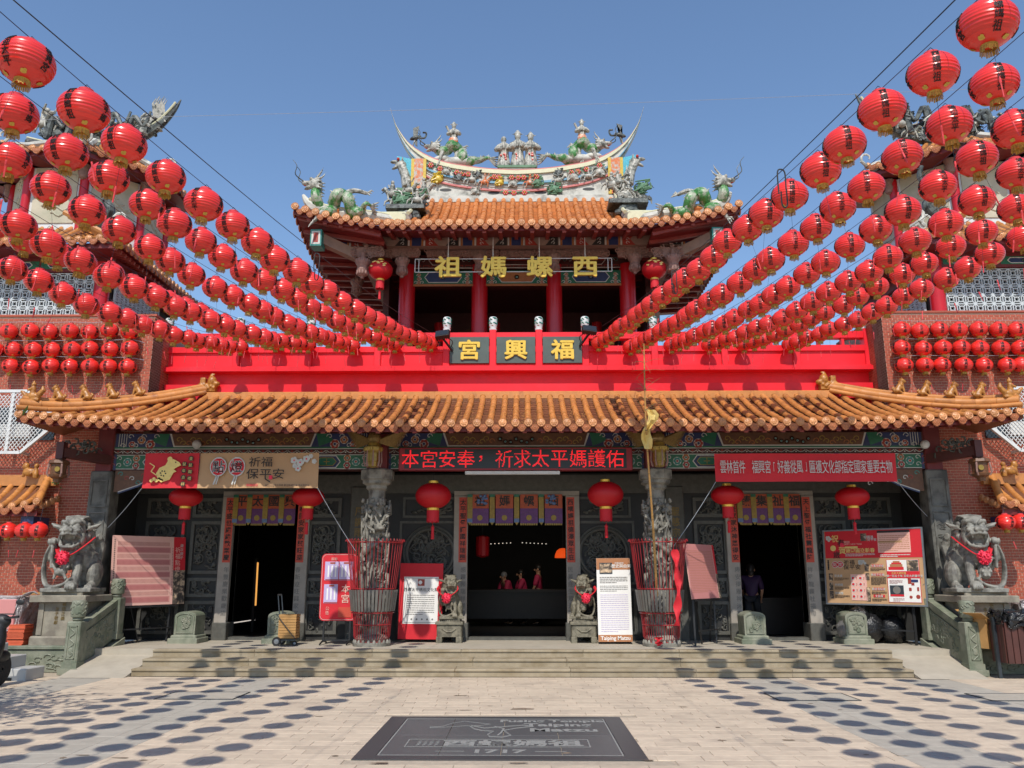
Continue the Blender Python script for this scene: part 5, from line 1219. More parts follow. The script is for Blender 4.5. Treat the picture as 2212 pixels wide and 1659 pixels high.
    f = MB('glass_dark'); f.box(min(X(xi+.05), X(xi+1.9)), max(X(xi+.05), X(xi+1.9)), 16.97, 16.99, zb+.3, zt-.3); f.build('pane', t2)
    f = MB('white'); f.box(min(X(xi+.5), X(xi+1.3)), max(X(xi+.5), X(xi+1.3)), 16.85, 16.96, zb+.35, zb+.62); f.build('cooling_unit', t2)
    # ---- little door canopy with glazed tiles
    t3 = thing('door_canopy', 'small orange tiled canopy over the side door %s' % ('behind the wrapped pallet' if s < 0 else 'behind the cardboard box'), 'canopy', (X(10.3), 16.6, 2.9), group='side door canopies')
    cw = 2.4; W = Matrix.Translation((X(9.42+cw/2), 17.2, 0)); rot_tiled(t3, W, cw, cw-.5, .9, 2.98, 3.52, .95, .25, 10)
    hpz = [(X(9.66), 16.95, 3.66), (X(9.54), 16.6, 3.36), (X(9.40), 16.25, 3.10)]
    ridge_roll(t3, hpz, .075, 'tile', 'hip_tile', .25); f = MB('tile'); f.box(min(X(9.45), X(11.7)), max(X(9.45), X(11.7)), 16.88, 17.0, 3.5, 3.72); f.build('ridge_course', t3)
    for k in range(4): place(cap_mesh(.07), 'round_end_tile', t3, T=Matrix.Translation((X(9.38), 16.4+.17*k, 3.05+.06*k)) @ Matrix.Rotation(-s*PI/2, 4, 'Z'))
    f = MB('p_blue'); f.box(min(X(9.5), X(9.75)), max(X(9.5), X(9.75)), 16.35, 16.9, 2.66, 2.84); f.build('beam_end', t3)
    f = MB('ochre_glaze'); p = Vector((X(9.72), 16.6, 3.62)); f.lathe([(.05, 0), (.06, .08), (.04, .16), (.03, .2)], 8, c=p); f.ell(p+Vector((0, 0, .25)), .05); f.tube([p+Vector((-.04, 0, .15)), p+Vector((-.1, -.05, .08))], .02, 6); place(sculpt(f, 'figure', .012, 2), 'ridge_figure', t3)
    f = MB('ochre_glaze'); p = Vector((X(9.95), 16.75, 3.66)); f.ell(p+Vector((0, 0, .1)), (.13, .07, .09)); f.ell(p+Vector((s*.08, 0, .22)), (.07, .06, .08)); f.tube([p+Vector((s*.1, 0, .15)), p+Vector((s*.12, 0, 0))], .03, 6); f.tube([p+Vector((-s*.08, 0, .1)), p+Vector((-s*.14, 0, .22))], .03, 6); place(sculpt(f, 'beast', .012, 2), 'ridge_beast', t3)
    if s < 0:
        pl = thing('rooftop_weed', 'small leafy weed growing from the little canopy roof', 'plant', (X(9.5), 16.8, 3.55)); b = MB('leaf'); rr = random.Random(2)
        for k in range(60): p = Vector((X(9.42), 16.82, 3.68))+Vector((rr.gauss(0, .07), rr.gauss(0, .05), rr.gauss(.06, .1))); a = Vector((rr.uniform(-1, 1), rr.uniform(-1, 1), rr.uniform(-.3, 1))).normalized()*.05; c = a.cross(Vector((rr.uniform(-1, 1), 1, .2))).normalized()*.016; b.add([p-c, p+a, p+c, p-a*.4], [(0, 1, 2, 3)])
        b.build('foliage', pl); b = MB('twig'); b.tube([(X(9.45), 16.82, 3.5), (X(9.42), 16.82, 3.75)], .01, 5); b.build('stem', pl)
    t4 = thing('side_door', 'dark barred side door in the brick wall %s' % ('behind the wrapped pallet' if s < 0 else 'behind the litter bin'), 'door', (X(11), 16.98, 0), group='barred side doors')
    f = MB('steel_dark'); f.box(min(X(10.55), X(11.7)), max(X(10.55), X(11.7)), 16.93, 16.99, .3, 2.5); f.build('leaf_panel', t4)
    for k in range(8): f = MB('galvanised'); x = X(10.62+.13*k); f.bar((x, 16.9, 1.5), (x, 16.9, 2.45), .022); f.build('bar', t4)
    f = MB('galvanised'); f.box(min(X(10.5), X(11.75)), max(X(10.5), X(11.75)), 16.88, 16.95, 1.95, 2.0); f.box(min(X(10.5), X(10.56)), max(X(10.5), X(10.56)), 16.88, 16.99, .3, 2.5); f.build('frame', t4)
    # lantern post bracket under the eave corner of the porch
    t5 = thing('hanging_eave_lantern', 'dark carved hanging eave pendant with gilt face %s' % ('over the film-wrapped pallet' if s < 0 else 'over the lion with the ball'), 'eave ornament', (X(8.95), 16.0, 3.3), group='eave corner pendants')
    p = Vector((X(8.9), 15.95, 3.62)); f = MB('carved_dark'); f.mats = ['p_brown']; f.lathe([(.05, .30), (.18, .26), (.2, .2), (.15, .18), (.14, .0), (.17, -.02), (.15, -.06), (.08, -.1), (.07, -.16)], 8, c=p); f.build('pendant', t5)
    f = MB('maroon_wood'); f.box(p.x-.07, p.x+.07, p.y-.05, p.y+.1, p.z+.3, 4.25); f.bar((p.x, p.y+.05, 4.05), (X(8.3), 16.9, 4.0), .16, .18); f.build('bracket_arm', t5)
    f = MB('p_gold'); f.disc(p.x-.06*s, p.z+.08, .05, p.y-.16, p.y-.14); f.build('gilt_boss', t5)
    f = MB('carved_pink'); 
    for a in range(4): aa = PI/4+a*PI/2; f.tube([p+Vector((.17*math.cos(aa), .17*math.sin(aa), .2)), p+Vector((.2*math.cos(aa), .2*math.sin(aa), .0)), p+Vector((.16*math.cos(aa), .16*math.sin(aa), -.06))], .018, 6)
    f.build('ribs', t5, smooth=True)
    f = MB('carved_dark'); rr = random.Random(6)
    for k in range(24): q_ = Vector((X(8.9-rr.uniform(-.15, .6)), 16.1+rr.uniform(0, .5), 4.15+rr.uniform(-.12, .15))); f.tube([q_+Vector((.06*math.cos(a+k), .02, .06*math.sin(a+k))) for a in range(5)], .02, 5)
    f.build('carving', t5)
tower(-1); tower(1)
# wall lamp globes at the ends of the beam
for s in (-1, 1):
    p = atY(425 if s < 0 else 1998, 960, 16.6); t = thing('globe_lamp', 'unlit white globe lamp at the beam end %s' % ('beside the rat banner' if s < 0 else 'beside the red slogan banner'), 'lamp', p, group='globe lamps')
    f = MB('white_paint'); f.ell(p, .09); f.build('globe', t, smooth=True); f = MB('iron_black'); f.lathe([(.05, -.02), (.06, .05)], 10, c=p+Vector((0, .08, .02))); f.bar(p+Vector((0, .05, 0)), p+Vector((0, .25, .05)), .03); f.build('holder', t)
# ---- beasts on the porch hips
def beast_mesh(rider=False):
    b = MB('ochre_glaze')
    if not rider:
        b.ell((-.06, 0, .065), (.075, .07, .07)); b.tube([(-.05, 0, .09), (.0, 0, .16), (.045, 0, .23)], [.068, .06, .05], 9); b.ell((.06, 0, .275), (.055, .05, .05)); b.ell((.108, 0, .262), (.035, .034, .026)); b.ell((.10, 0, .235), (.025, .028, .012))
        for sy in (-1, 1): b.tube([(.045, sy*.035, .19), (.07, sy*.042, .0)], [.028, .02], 7); b.ell((.085, sy*.042, .01), (.032, .022, .016)); b.tube([(-.06, sy*.055, .06), (.01, sy*.062, .015)], [.036, .022], 7); b.tube([(.05, sy*.03, .31), (.035, sy*.04, .345)], [.018, .007], 6)
        b.tube([(-.12, 0, .05), (-.155, 0, .11), (-.12, 0, .16)], [.026, .028, .012], 7)
        for k in range(7): b.ell((.02, .05*math.cos(k*.9), .27-.022*k), (.026, .024, .02), 6, 5)
    else:
        b.ell((0, 0, .09), (.17, .07, .08)); b.tube([(.12, 0, .1), (.2, 0, .18), (.24, 0, .2)], [.05, .035, .02], 7); b.tube([(-.12, 0, .12), (-.2, 0, .22), (-.18, 0, .3)], [.06, .05, .02], 7)
        b.tube([(0, 0, .12), (0, 0, .28)], [.06, .05], 8); b.ell((0, 0, .33), .045); b.ell((0, 0, .38), (.02, .02, .03)); b.tube([(0, -.05, .25), (.08, -.06, .2)], .022, 6); b.box(-.15, .15, -.06, .06, 0, .04)
    return sculpt(b, 'beast', .011, 2)
bm0, bm1 = beast_mesh(), beast_mesh(True)
for s, us, vs_ in ((-1, (70, 112, 158, 203, 250), (868, 871, 872, 872, 868)), (1, (2180, 2130, 2083, 2036, 1990), (858, 862, 863, 864, 860))):
    for i, (u, v) in enumerate(zip(us, vs_)):
        x = atY(u, v, 15.5+.35*i/4).x; q = (EX-abs(x-XC))/(EX-RX); y, z = S1(x, max(0, q)); lab = ('glazed rider on a phoenix at the tip of the porch hip %s' if i == 0 else 'ochre glazed sitting beast, '+ORD[i-1]+' behind the phoenix rider on the hip %s') % ('towards the wrapped pallet' if s < 0 else 'towards the litter bin')
        t = thing('roof_beast' if i else 'phoenix_rider', lab, 'figurine', (x, y+.02, z+.29), group='glazed beasts on the porch hips')
        o = place(bm0 if i else bm1, 'figure', t, False); o.scale = (s*1.0, 1, 1)
# ================================================================== paper lanterns
LD = .345; LR = LD/2; LZ = LR*.86
def lantern_meshes():
    b = MB('lantern_red'); prof = []; nr = 18
    for i in range(nr*2+1):
        a = -PI/2*.93+PI*.93*i/(nr*2); k = 1.0 if i % 2 == 0 else 1.02; prof.append((LR*math.cos(a)*k*(1+.03*math.cos(a)**2)/1.03, LZ*math.sin(a)/math.sin(PI/2*.93)*1.0))
    b.lathe(prof, 40); body = b.mesh('body', True, 11)
    b = MB('lantern_red'); b.mats = ['tassel']; b.lathe([(.05, LZ-.012), (.052, LZ+.012), (.044, LZ+.014), (.044, LZ-.01)], 18, cap=False); b.use('wire'); b.tube([(-.045, 0, LZ+.01), (0, 0, LZ+.055), (.045, 0, LZ+.01)], .003, 4); top = b.mesh('top_ring', True)
    b = MB('fringe'); rr = random.Random(1); n = 30
    b.lathe([(.05, -LZ-.012), (.05, -LZ+.008), (.047, -LZ+.008)], 16, cap=False)
    for k in range(n):
        a = 2*PI*k/n; d = rr.uniform(.036, .052); x, y = .05*math.cos(a), .05*math.sin(a); tx, ty = -math.sin(a)*.0048, math.cos(a)*.0048; f_ = 1.12
        b.add([(x-tx, y-ty, -LZ-.008), (x+tx, y+ty, -LZ-.008), (x*f_+tx, y*f_+ty, -LZ-d), (x*f_-tx, y*f_-ty, -LZ-d)], [(0, 1, 2, 3)])
    fr = b.mesh('fringe')
    gb = MB('lantern_gold')                                         # gilt leaf shapes round the foot
    for k in range(4):
        a0 = k*PI/2+PI/4
        for dx, dz, w, h in ((0, 0, .03, .012), (.012, .012, .018, .010), (-.014, .009, .014, .009)):
            vs = []
            for j in range(9):
                t = 2*PI*j/9; lat = -1.02+(dz+h*math.sin(t))/LR*1.2; az = a0+(dx+w*math.cos(t))/LR/math.cos(lat)*.62; r_ = 1.04
                vs.append((LR*math.cos(lat)*math.cos(az)*r_, LR*math.cos(lat)*math.sin(az)*r_, LZ*math.sin(lat)*r_))
            gb.add(vs, [tuple(range(9))])
    gold = gb.mesh('gilt_leaf')
    def lettering(cols, cs):
        b = MB('lantern_ink')
        for k, st in enumerate(cols):
            az0 = k*PI/2; n_ = len(st)
            for i, ch in enumerate(st):
                zc = (n_-1)/2*cs*1.1-i*cs*1.1-.006
                vv, ff = glyphs(ch, .0); out = []
                for p in vv:
                    z = zc+p[1]*cs; lat = math.asin(max(-.97, min(.97, z/LZ))); rad = LR*math.cos(lat); az = az0+p[0]*cs*1.05/max(rad, .06); k_ = 1.04 if p[2] > 0 else .98
                    out.append((rad*k_*math.sin(az), -rad*k_*math.cos(az), z*k_))
                b.add(out, ff)
        return b.mesh('lettering')
    # the four columns run round the lantern; +x is to the right of the one that faces the square
    let = lettering(('西螺媽祖', '太平媽', '陽迎太平', '福興宮'), .051); let2 = lettering(('福興宮', '太平媽', '福興宮', '太平媽'), .06)
    b = MB('wire'); b.bar((0, 0, -LZ-.03), (0, 0, -LZ-.22), .002); b.use('tassel'); b.box(-.006, .006, -.003, .003, -LZ-.36, -LZ-.22); b.lathe([(.003, -LZ-.22), (.008, -LZ-.235), (.007, -LZ-.26)], 6); ta = b.mesh('tassel')
    return body, top, fr, gold, let, let2, ta
LB, LTOP, LFR, LG, LLET, LLET2, LTA = lantern_meshes()
def lantern(p, rz, label, group, small=False, tilt=0, sc=1.0):
    t = thing('paper_lantern', label, 'lantern', p, group=group, rot=(tilt, rnd.uniform(-.05, .05), rz)); t.scale = (sc, sc, sc)
    bo = place(LB, 'body', t, False); place(LLET2 if small else LLET, 'lettering', bo, False); place(LG, 'gilt_leaf', bo, False)
    place(LTOP, 'top_ring', t, False); place(LFR, 'fringe', t, False)
    if rnd.random() < .86: o = place(LTA, 'tassel', t, False); o.rotation_euler = (rnd.uniform(-.22, .22), rnd.uniform(-.22, .22), rnd.uniform(0, 3))
    return t
K = 2.028
LS = [  # picture points of the lanterns of each string, nearest first; width of the second one in pixels
    ([(105, 255), (352, 450), (568, 655), (742, 822), (896, 935), (1023, 1038), (1133, 1105), (1232, 1152), (1310, 1190), (1375, 1215), (1440, 1248), (1507, 1300), (1562, 1345), (1622, 1368), (1665, 1392), (1708, 1420), (1745, 1448), (1782, 1475), (1818, 1490), (1850, 1500), (1885, 1507)], 107),
    ([(80, 515), (280, 655), (480, 778), (635, 890), (768, 990), (893, 1082), (993, 1138), (1083, 1178), (1160, 1220), (1237, 1275), (1307, 1318), (1370, 1348), (1430, 1375), (1483, 1408), (1530, 1440), (1575, 1475), (1612, 1485), (1655, 1500), (1695, 1508), (1730, 1512)], 93.7),
    ([(45, 705), (212, 805), (388, 928), (532, 1022), (655, 1095), (760, 1148), (858, 1200), (945, 1260), (1020, 1300), (1090, 1340), (1158, 1370), (1222, 1395), (1278, 1425), (1330, 1445), (1375, 1462), (1420, 1485), (1455, 1495), (1490, 1510), (1540, 1515)], 84.8),
    ([(70, 995), (222, 1060), (365, 1128), (490, 1203), (603, 1262), (697, 1308), (783, 1345), (865, 1385), (935, 1410), (1005, 1440), (1075, 1465), (1130, 1478), (1185, 1490), (1240, 1500), (1290, 1508), (1355, 1513)], 73),
    ([(120, 1060), (285, 1120), (425, 1178), (540, 1228), (640, 1275), (740, 1318), (840, 1350), (920, 1392), (985, 1422), (1045, 1450), (1095, 1470), (1140, 1488), (1175, 1500), (1205, 1510)], 64),
    ([(50, 1165), (182, 1245), (297, 1305), (400, 1350), (497, 1385), (585, 1400), (662, 1422), (733, 1452), (800, 1470), (865, 1485), (915, 1500), (965, 1510), (1010, 1515), (1052, 1520)], 62)]
RS = [
    ([(1815, 100), (1567, 330), (1355, 520), (1185, 643), (1048, 757), (930, 882), (828, 978), (737, 1045), (656, 1078), (587, 1130), (527, 1205), (465, 1245), (413, 1290), (370, 1312), (330, 1355), (293, 1390), (252, 1410), (222, 1440), (190, 1475), (160, 1490), (126, 1502)], 112),
    ([(1855, 390), (1637, 550), (1457, 690), (1300, 825), (1170, 910), (1058, 1000), (965, 1080), (877, 1145), (798, 1190), (730, 1238), (667, 1285), (612, 1325), (560, 1355), (512, 1390), (470, 1425), (430, 1460), (390, 1485), (350, 1495), (320, 1505), (290, 1510), (265, 1515)], 96),
    ([(1960, 540), (1800, 668), (1627, 815), (1475, 925), (1342, 1015), (1245, 1065), (1150, 1120), (1062, 1185), (983, 1240), (910, 1285), (845, 1310), (785, 1345), (733, 1375), (683, 1395), (640, 1430), (598, 1465), (547, 1485), (508, 1498), (470, 1508), (447, 1512)], 90),
    ([(1960, 755), (1820, 860), (1670, 950), (1535, 1040), (1415, 1125), (1310, 1205), (1220, 1240), (1138, 1280), (1060, 1310), (990, 1345), (930, 1380), (875, 1410), (820, 1440), (770, 1460), (725, 1470), (680, 1490), (640, 1505), (612, 1512)], 79),
    ([(1940, 920), (1810, 1000), (1670, 1090), (1555, 1160), (1448, 1215), (1365, 1245), (1280, 1280), (1200, 1325), (1130, 1365), (1063, 1395), (1000, 1415), (950, 1440), (895, 1470), (850, 1490), (800, 1505), (757, 1512)], 68),
    ([(1970, 1060), (1843, 1110), (1733, 1165), (1622, 1220), (1525, 1270), (1438, 1305), (1362, 1335), (1293, 1380), (1230, 1415), (1168, 1450), (1112, 1475), (1060, 1490), (1010, 1500), (957, 1508)], 61.6)]
FWD = ray(1106, 829.5)
TOTAL = 0
for side, strings in ((-1, LS), (1, RS)):
    key = 'rat banner side' if side < 0 else 'slogan banner side'
    for si, (pts, dpx) in enumerate(strings):
        px = [(u/K+(0 if side < 0 else 1232.7), v/K) for u, v in pts]
        d = ray(*px[1]); near = CAM+d*((.362*FPX/dpx)/d.dot(FWD)); far = atY(*px[-1], 17.58)
        D = Vector((far.x-near.x, far.y-near.y, 0)); Ltot = D.length; D.normalize(); nrm = Vector((D.y, -D.x, 0))
        ss, zz, ww = [], [], []
        for (u, v) in px:
            d = ray(u, v); den = d.dot(nrm)
            if abs(den) < 1e-3: continue
            q = (far-CAM).dot(nrm)/den; P_ = CAM+d*q; ss.append((P_-near).dot(D)); zz.append(P_.z); ww.append(1/(1+max(0, ss[-1])*.25))
        ss[-1] = Ltot; zz[-1] = far.z; ww[-1] = 3
        co = np.polyfit(ss, zz, 2, w=ww); s0 = ss[0]; n = len(px); step = .655
        n = max(len(px), round((Ltot-s0)/.6)+1); step = (Ltot-s0)/(n-1); zf = lambda s_: float(np.polyval(co, s_))
        extra = 0; sN = s0
        while (near+D*(s0-step*(extra+1))).y > 2.6 and extra < 7: extra += 1
        wire = [far+Vector((0, .12, .24))]; k_ = 0
        for i in range(n+extra):
            s_ = Ltot-step*i; p = near+D*s_; p.z = zf(s_)
            jit = Vector((rnd.uniform(-.03, .03), rnd.uniform(-.03, .03), rnd.uniform(-.02, .02)))
            face = math.atan2(p.x-CAM.x, p.y-CAM.y)                 # the lanterns hang square to the temple, turned a little each
            rz = R(-11)+rnd.choice((0, 0, PI))+rnd.uniform(-.16, .16)
            if side < 0 and rnd.random() < .0: rz += PI/2
            lantern(p+jit, rz, 'red lantern, %s from the balcony, %s string from the middle, %s' % (ORD[i], ORD[si], key), 'lantern strings over the square', tilt=rnd.uniform(-.09, .09), sc=rnd.uniform(.96, 1.03)); TOTAL += 1
            wire.append(Vector((p.x, p.y, p.z+LZ+.055)))
        e = near+D*(Ltot-step*(n+extra)-1.0); e.z = zf(Ltot-step*(n+extra)-1.0)+.2; wire.append(e)
        b = MB('wire'); b.tube(wire, .003, 5); w_ = b.build('support_wire', None); tag(w_, 'dark wire carrying the %s lantern string out from the middle, %s' % (ORD[si], key), 'wire', 'lantern wires')
# upper plain wires with hooks, and the pale cross wire
hookm = MB('iron_black'); hookm.tube(spline([(-.035, 0, -.2), (-.035, 0, -.03), (-.01, 0, .0), (.02, 0, -.03), (.02, 0, -.16)], 5), .006, 5); hookm.tube(spline([(.02, 0, -.16), (.02, 0, -.28), (-.0, 0, -.31), (-.02, 0, -.28), (-.02, 0, -.18)], 5), .006, 5); hookm = hookm.mesh('hook', True)
for side in (-1, 1):
    if side < 0: a = atY(60, 0, 3.4); c = atY(938, 722, 17.7); hk = (.06, .42)
    else: a = atY(2036, 0, 3.4); c = atY(1300, 705, 17.7); hk = (.25, .5)
    a2 = a+(a-c)*.12; pts = []
    for k in range(13):
        p = a2.lerp(c, k/12); p.z -= .18*math.sin(PI*k/12); pts.append(p)
    b = MB('wire'); b.tube(pts, .0034, 5); o = b.build('support_wire'); tag(o, 'bare dark wire running down to the balcony floodlight, %s' % ('rat banner side' if side < 0 else 'slogan banner side'), 'wire', 'bare wires')
    for i, q in enumerate(hk):
        k = q*12; p = pts[int(k)].lerp(pts[int(k)+1], k-int(k)); h_ = place(hookm, 'wire_hook', None, T=Matrix.Translation(p+Vector((0, 0, .01)))); tag(h_, 'bent black hook on the bare wire, %s the floodlight, %s' % ('far from' if i == 0 else 'closer to', 'rat banner side' if side < 0 else 'slogan banner side'), 'hook', 'wire hooks')
a = atY(-60, 262, 12.0); c = atY(2280, 185, 12.0); b = MB('wire_pale'); b.tube([a.lerp(c, k/10)+Vector((0, 0, -.06*math.sin(PI*k/10))) for k in range(11)], .0032, 5); o = b.build('cross_wire'); tag(o, 'thin pale cable stretched across the sky in front of the ridge', 'cable')
# rows of lanterns against the brick walls
rows = [(-1, 716, (20, 66, 108, 152, 195, 237, 281)), (-1, 754.5, (-10, 30, 73, 114, 157, 195, 239, 282)), (-1, 792, (24, 68, 111, 152, 195, 235.5, 276)),
        (1, 713, (1947, 1986, 2028, 2070, 2113, 2156, 2195, 2237)), (1, 752, (1947, 1993, 2036, 2076, 2116, 2161, 2203, 2245)), (1, 788.5, (1953, 1997, 2034, 2081, 2124, 2174, 2206, 2250))]
for r_i, (s, v, us) in enumerate(rows):
    nm = ['top', 'middle', 'bottom'][r_i % 3]; wl = 'tower by the rat banner' if s < 0 else 'tower by the slogan banner'; pts = []
    order = us[::-1] if s < 0 else us
    for i, u in enumerate(order):
        p = atY(u, v+rnd.uniform(-2, 2), 16.78); lantern(p, rnd.uniform(-.35, .25)+(PI/2 if rnd.random() < .4 else 0), 'red paper lantern, %s from the wall corner, %s row, %s' % (ORD[i], nm, wl), 'lantern rows on the brick walls', True, sc=1.06); TOTAL += 1; pts.append(p+Vector((0, 0, LZ+.06)))
    if s < 0: e0 = atY(312, v-14, 16.9); pts = [e0]+pts+[pts[-1]+Vector((-1, 0, .03))]
    else: e0 = atY(1930, v-14, 16.9); pts = [e0]+pts+[pts[-1]+Vector((1, 0, .03))]
    b = MB('wire_pale'); b.tube(pts, .005, 5); o = b.build('support_wire'); tag(o, 'pale cord carrying the %s lantern row, %s' % (nm, wl), 'wire', 'cords of the lantern rows')
for s in (-1, 1):
    us = (18, 53, 84) if s < 0 else (2205, 2172)
    for i, u in enumerate(us[::-1] if s < 0 else us[::-1]):
        p = atY(u, 1146 if s < 0 else 1128, 16.1+.12*i); lantern(p, rnd.uniform(-.4, .4), 'red paper lantern, %s from the lion under the small canopy %s' % (ORD[i], 'by the wrapped pallet' if s < 0 else 'by the litter bin'), 'lanterns under the small canopies', True, sc=1.02); TOTAL += 1
        b = MB('wire'); b.bar((p.x, p.y, p.z+LZ+.04), (p.x, p.y+.05, 3.0), .006); o = b.build('support_wire'); tag(o, 'short cord of the %s lantern from the lion under the canopy %s' % (ORD[i], 'by the wrapped pallet' if s < 0 else 'by the litter bin'), 'wire', 'cords of the canopy lanterns')
print('LANTERNS', TOTAL)
# ================================================================== dragon columns and their cages
CLY = 16.7
rr = random.Random(15); cb = MB('column_stone')
cb.lathe([(.19, .55), (.18, 1.8), (.19, 3.2)], 20)
sp = []
for k in range(60):
    a = k*.27+.5; z = .75+k*.039; sp.append((.235*math.cos(a), .235*math.sin(a), z))
cb.tube(sp, [.05+.02*math.sin(k*.9) for k in range(60)], 7)
for k in range(260):
    a = rr.uniform(0, 2*PI); z = rr.uniform(.7, 3.15); P_ = []; da = rr.uniform(-.3, .3); dz = rr.uniform(-.07, .07); R0 = rr.uniform(.2, .285)
    for i in range(6): P_.append((R0*math.cos(a), R0*math.sin(a), min(max(z, .65), 3.18))); a += da*(.4+.5*math.sin(i+k)); z += dz; dz += rr.uniform(-.05, .05)
    cb.tube(P_, [.034-.003*i for i in range(6)], 5)
for k in range(60): a = rr.uniform(0, 2*PI); z = rr.uniform(.7, 3.1); cb.ell((.23*math.cos(a), .23*math.sin(a), z), rr.uniform(.03, .06), 7, 5)
for k in range(14): z = 2.55+.03*k; a = -1.2+.05*k; cb.tube([(.24*math.cos(a), .24*math.sin(a), z), (.34*math.cos(a+.1), .34*math.sin(a+.1), z+.03*math.sin(k))], [.03, .008], 5)
cb.ell((.1, -.27, 2.62), (.09, .09, .08)); cb.ell((.16, -.33, 2.6), (.08, .07, .045)); cb.tube([(.1, -.27, 2.68), (.02, -.3, 2.85)], [.03, .01], 6); cb.tube([(.14, -.27, 2.68), (.24, -.28, 2.85)], [.03, .01], 6)
colm = cb.mesh('dragon_shaft', True, 60)
cpb = MB('column_stone'); cpb.lathe([(.17, 3.2), (.17, 3.36), (.22, 3.4), (.22, 3.46), (.3, 3.5), (.3, 3.56), (.34, 3.58), (.34, 3.76), (.3, 3.79)], 8, a0=PI/8); capm = cpb.mesh('capital')
bsb = MB('column_stone'); bsb.lathe([(.36, .38), (.37, .44), (.3, .46), (.33, .52), (.28, .58), (.2, .6)], 20)
for k in range(20): a = 2*PI*k/20; bsb.ell((.335*math.cos(a), .335*math.sin(a), .44), (.035, .035, .07), 6, 5)
bsm = bsb.mesh('lotus_base', True, 50)
prof = [(.30, .46), (.345, .56), (.36, .8), (.39, 1.1), (.43, 1.42), (.49, 1.9), (.535, 2.30), (.545, 2.36), (.57, 2.40), (.585, 2.36)]
br = MB('cage_red'); br.tube([(r, 0, z) for r, z in prof], .0065, 5); brm = br.mesh('bar', True)
gs = MB('cage_grey'); gs.add([(.425, -.022, 1.03), (.425, .022, 1.03), (.475, .025, 1.43), (.475, -.025, 1.43), (.413, -.022, 1.03), (.413, .022, 1.03), (.463, .025, 1.43), (.463, -.025, 1.43)], [(0, 1, 2, 3), (7, 6, 5, 4), (0, 4, 5, 1), (1, 5, 6, 2), (2, 6, 7, 3), (3, 7, 4, 0)]); gsm = gs.mesh('band_slat')
for s, lab in ((-1, 'by the red poster'), (1, 'with the bamboo pole')):
    x = XC+s*2.80
    t = thing('dragon_column', 'grey stone column carved with a coiling dragon %s' % lab, 'column', (x, CLY, PZ), group='dragon columns'); T = Matrix.Translation((x, CLY, 0)) @ (Matrix.Diagonal((-s, 1, 1, 1)))
    place(colm, 'dragon_shaft', t, T=T); place(capm, 'capital', t, T=T); place(bsm, 'lotus_base', t, T=T)
    t = thing('wire_cage', 'red wire cage with grey slatted band round the column %s' % lab, 'cage', (x, CLY, PZ), group='cages round the columns')
    for k in range(44): place(brm, 'bar', t, T=Matrix.Translation((x, CLY, 0)) @ Matrix.Rotation(2*PI*k/44, 4, 'Z'))
    for k in range(40): place(gsm, 'band_slat', t, T=Matrix.Translation((x, CLY, 0)) @ Matrix.Rotation(2*PI*k/40, 4, 'Z'))
    for r, z, m in ((.30, .46, 'cage_red'), (.355, .78, 'cage_red'), (.43, 1.45, 'cage_red'), (.405, 1.0, 'cage_red'), (.54, 2.33, 'cage_red')):
        b = MB(m); b.tube([(x+r*math.cos(2*PI*k/36), CLY+r*math.sin(2*PI*k/36), z) for k in range(36)], .011, 5, closed=True); b.build('hoop', t, smooth=True)
    # gilt hanging flower in front of the beam and the winged bracket above it
    p = Vector((x-.02*s, 15.98, 3.86)); t = thing('gilt_lotus_pendant', 'gilt hanging basket flower under a carved eagle bracket, above the column %s' % lab, 'eave ornament', p, group='gilt pendants above the columns')
    b = MB('p_gold'); b.lathe([(.03, -.12), (.1, -.1), (.11, -.02), (.13, 0), (.12, .16), (.17, .2), (.18, .27), (.12, .3), (.1, .36)], 8, c=p)
    for k in range(8): a = 2*PI*k/8; b.ell(p+Vector((.16*math.cos(a), .16*math.sin(a), .24)), (.035, .035, .05), 6, 4)
    b.build('basket', t, smooth=True, sharp=30)
    b = MB('carved_pink')
    for k in range(8): a = 2*PI*k/8+.2; b.tube([p+Vector((.16*math.cos(a), .16*math.sin(a), .2)), p+Vector((.17*math.cos(a), .17*math.sin(a), .0)), p+Vector((.14*math.cos(a), .14*math.sin(a), -.1))], [.012, .016, .02], 5)
    b.build('ribs', t)
    b = MB('p_gold'); b.mats = ['gold_dark']; rr = random.Random(8)
    for sd in (-1, 1):
        for k in range(14): b.tube([p+Vector((sd*.05, .1, .42)), p+Vector((sd*(.25+.02*k), .25, .36+.022*k)), p+Vector((sd*(.42+.015*k), .35, .32+.026*k))], [.03, .022, .008], 5)
    b.ell(p+Vector((0, .05, .46)), (.13, .12, .14)); b.box(p.x-.06, p.x+.06, p.y+.05, 16.8, p.z+.36, p.z+.46); b.build('eagle_bracket', t)
    f = MB('dark_red'); f.box(x-.2, x+.2, 16.55, 16.79, 3.80, 4.5); f.build('column_head_block', t)

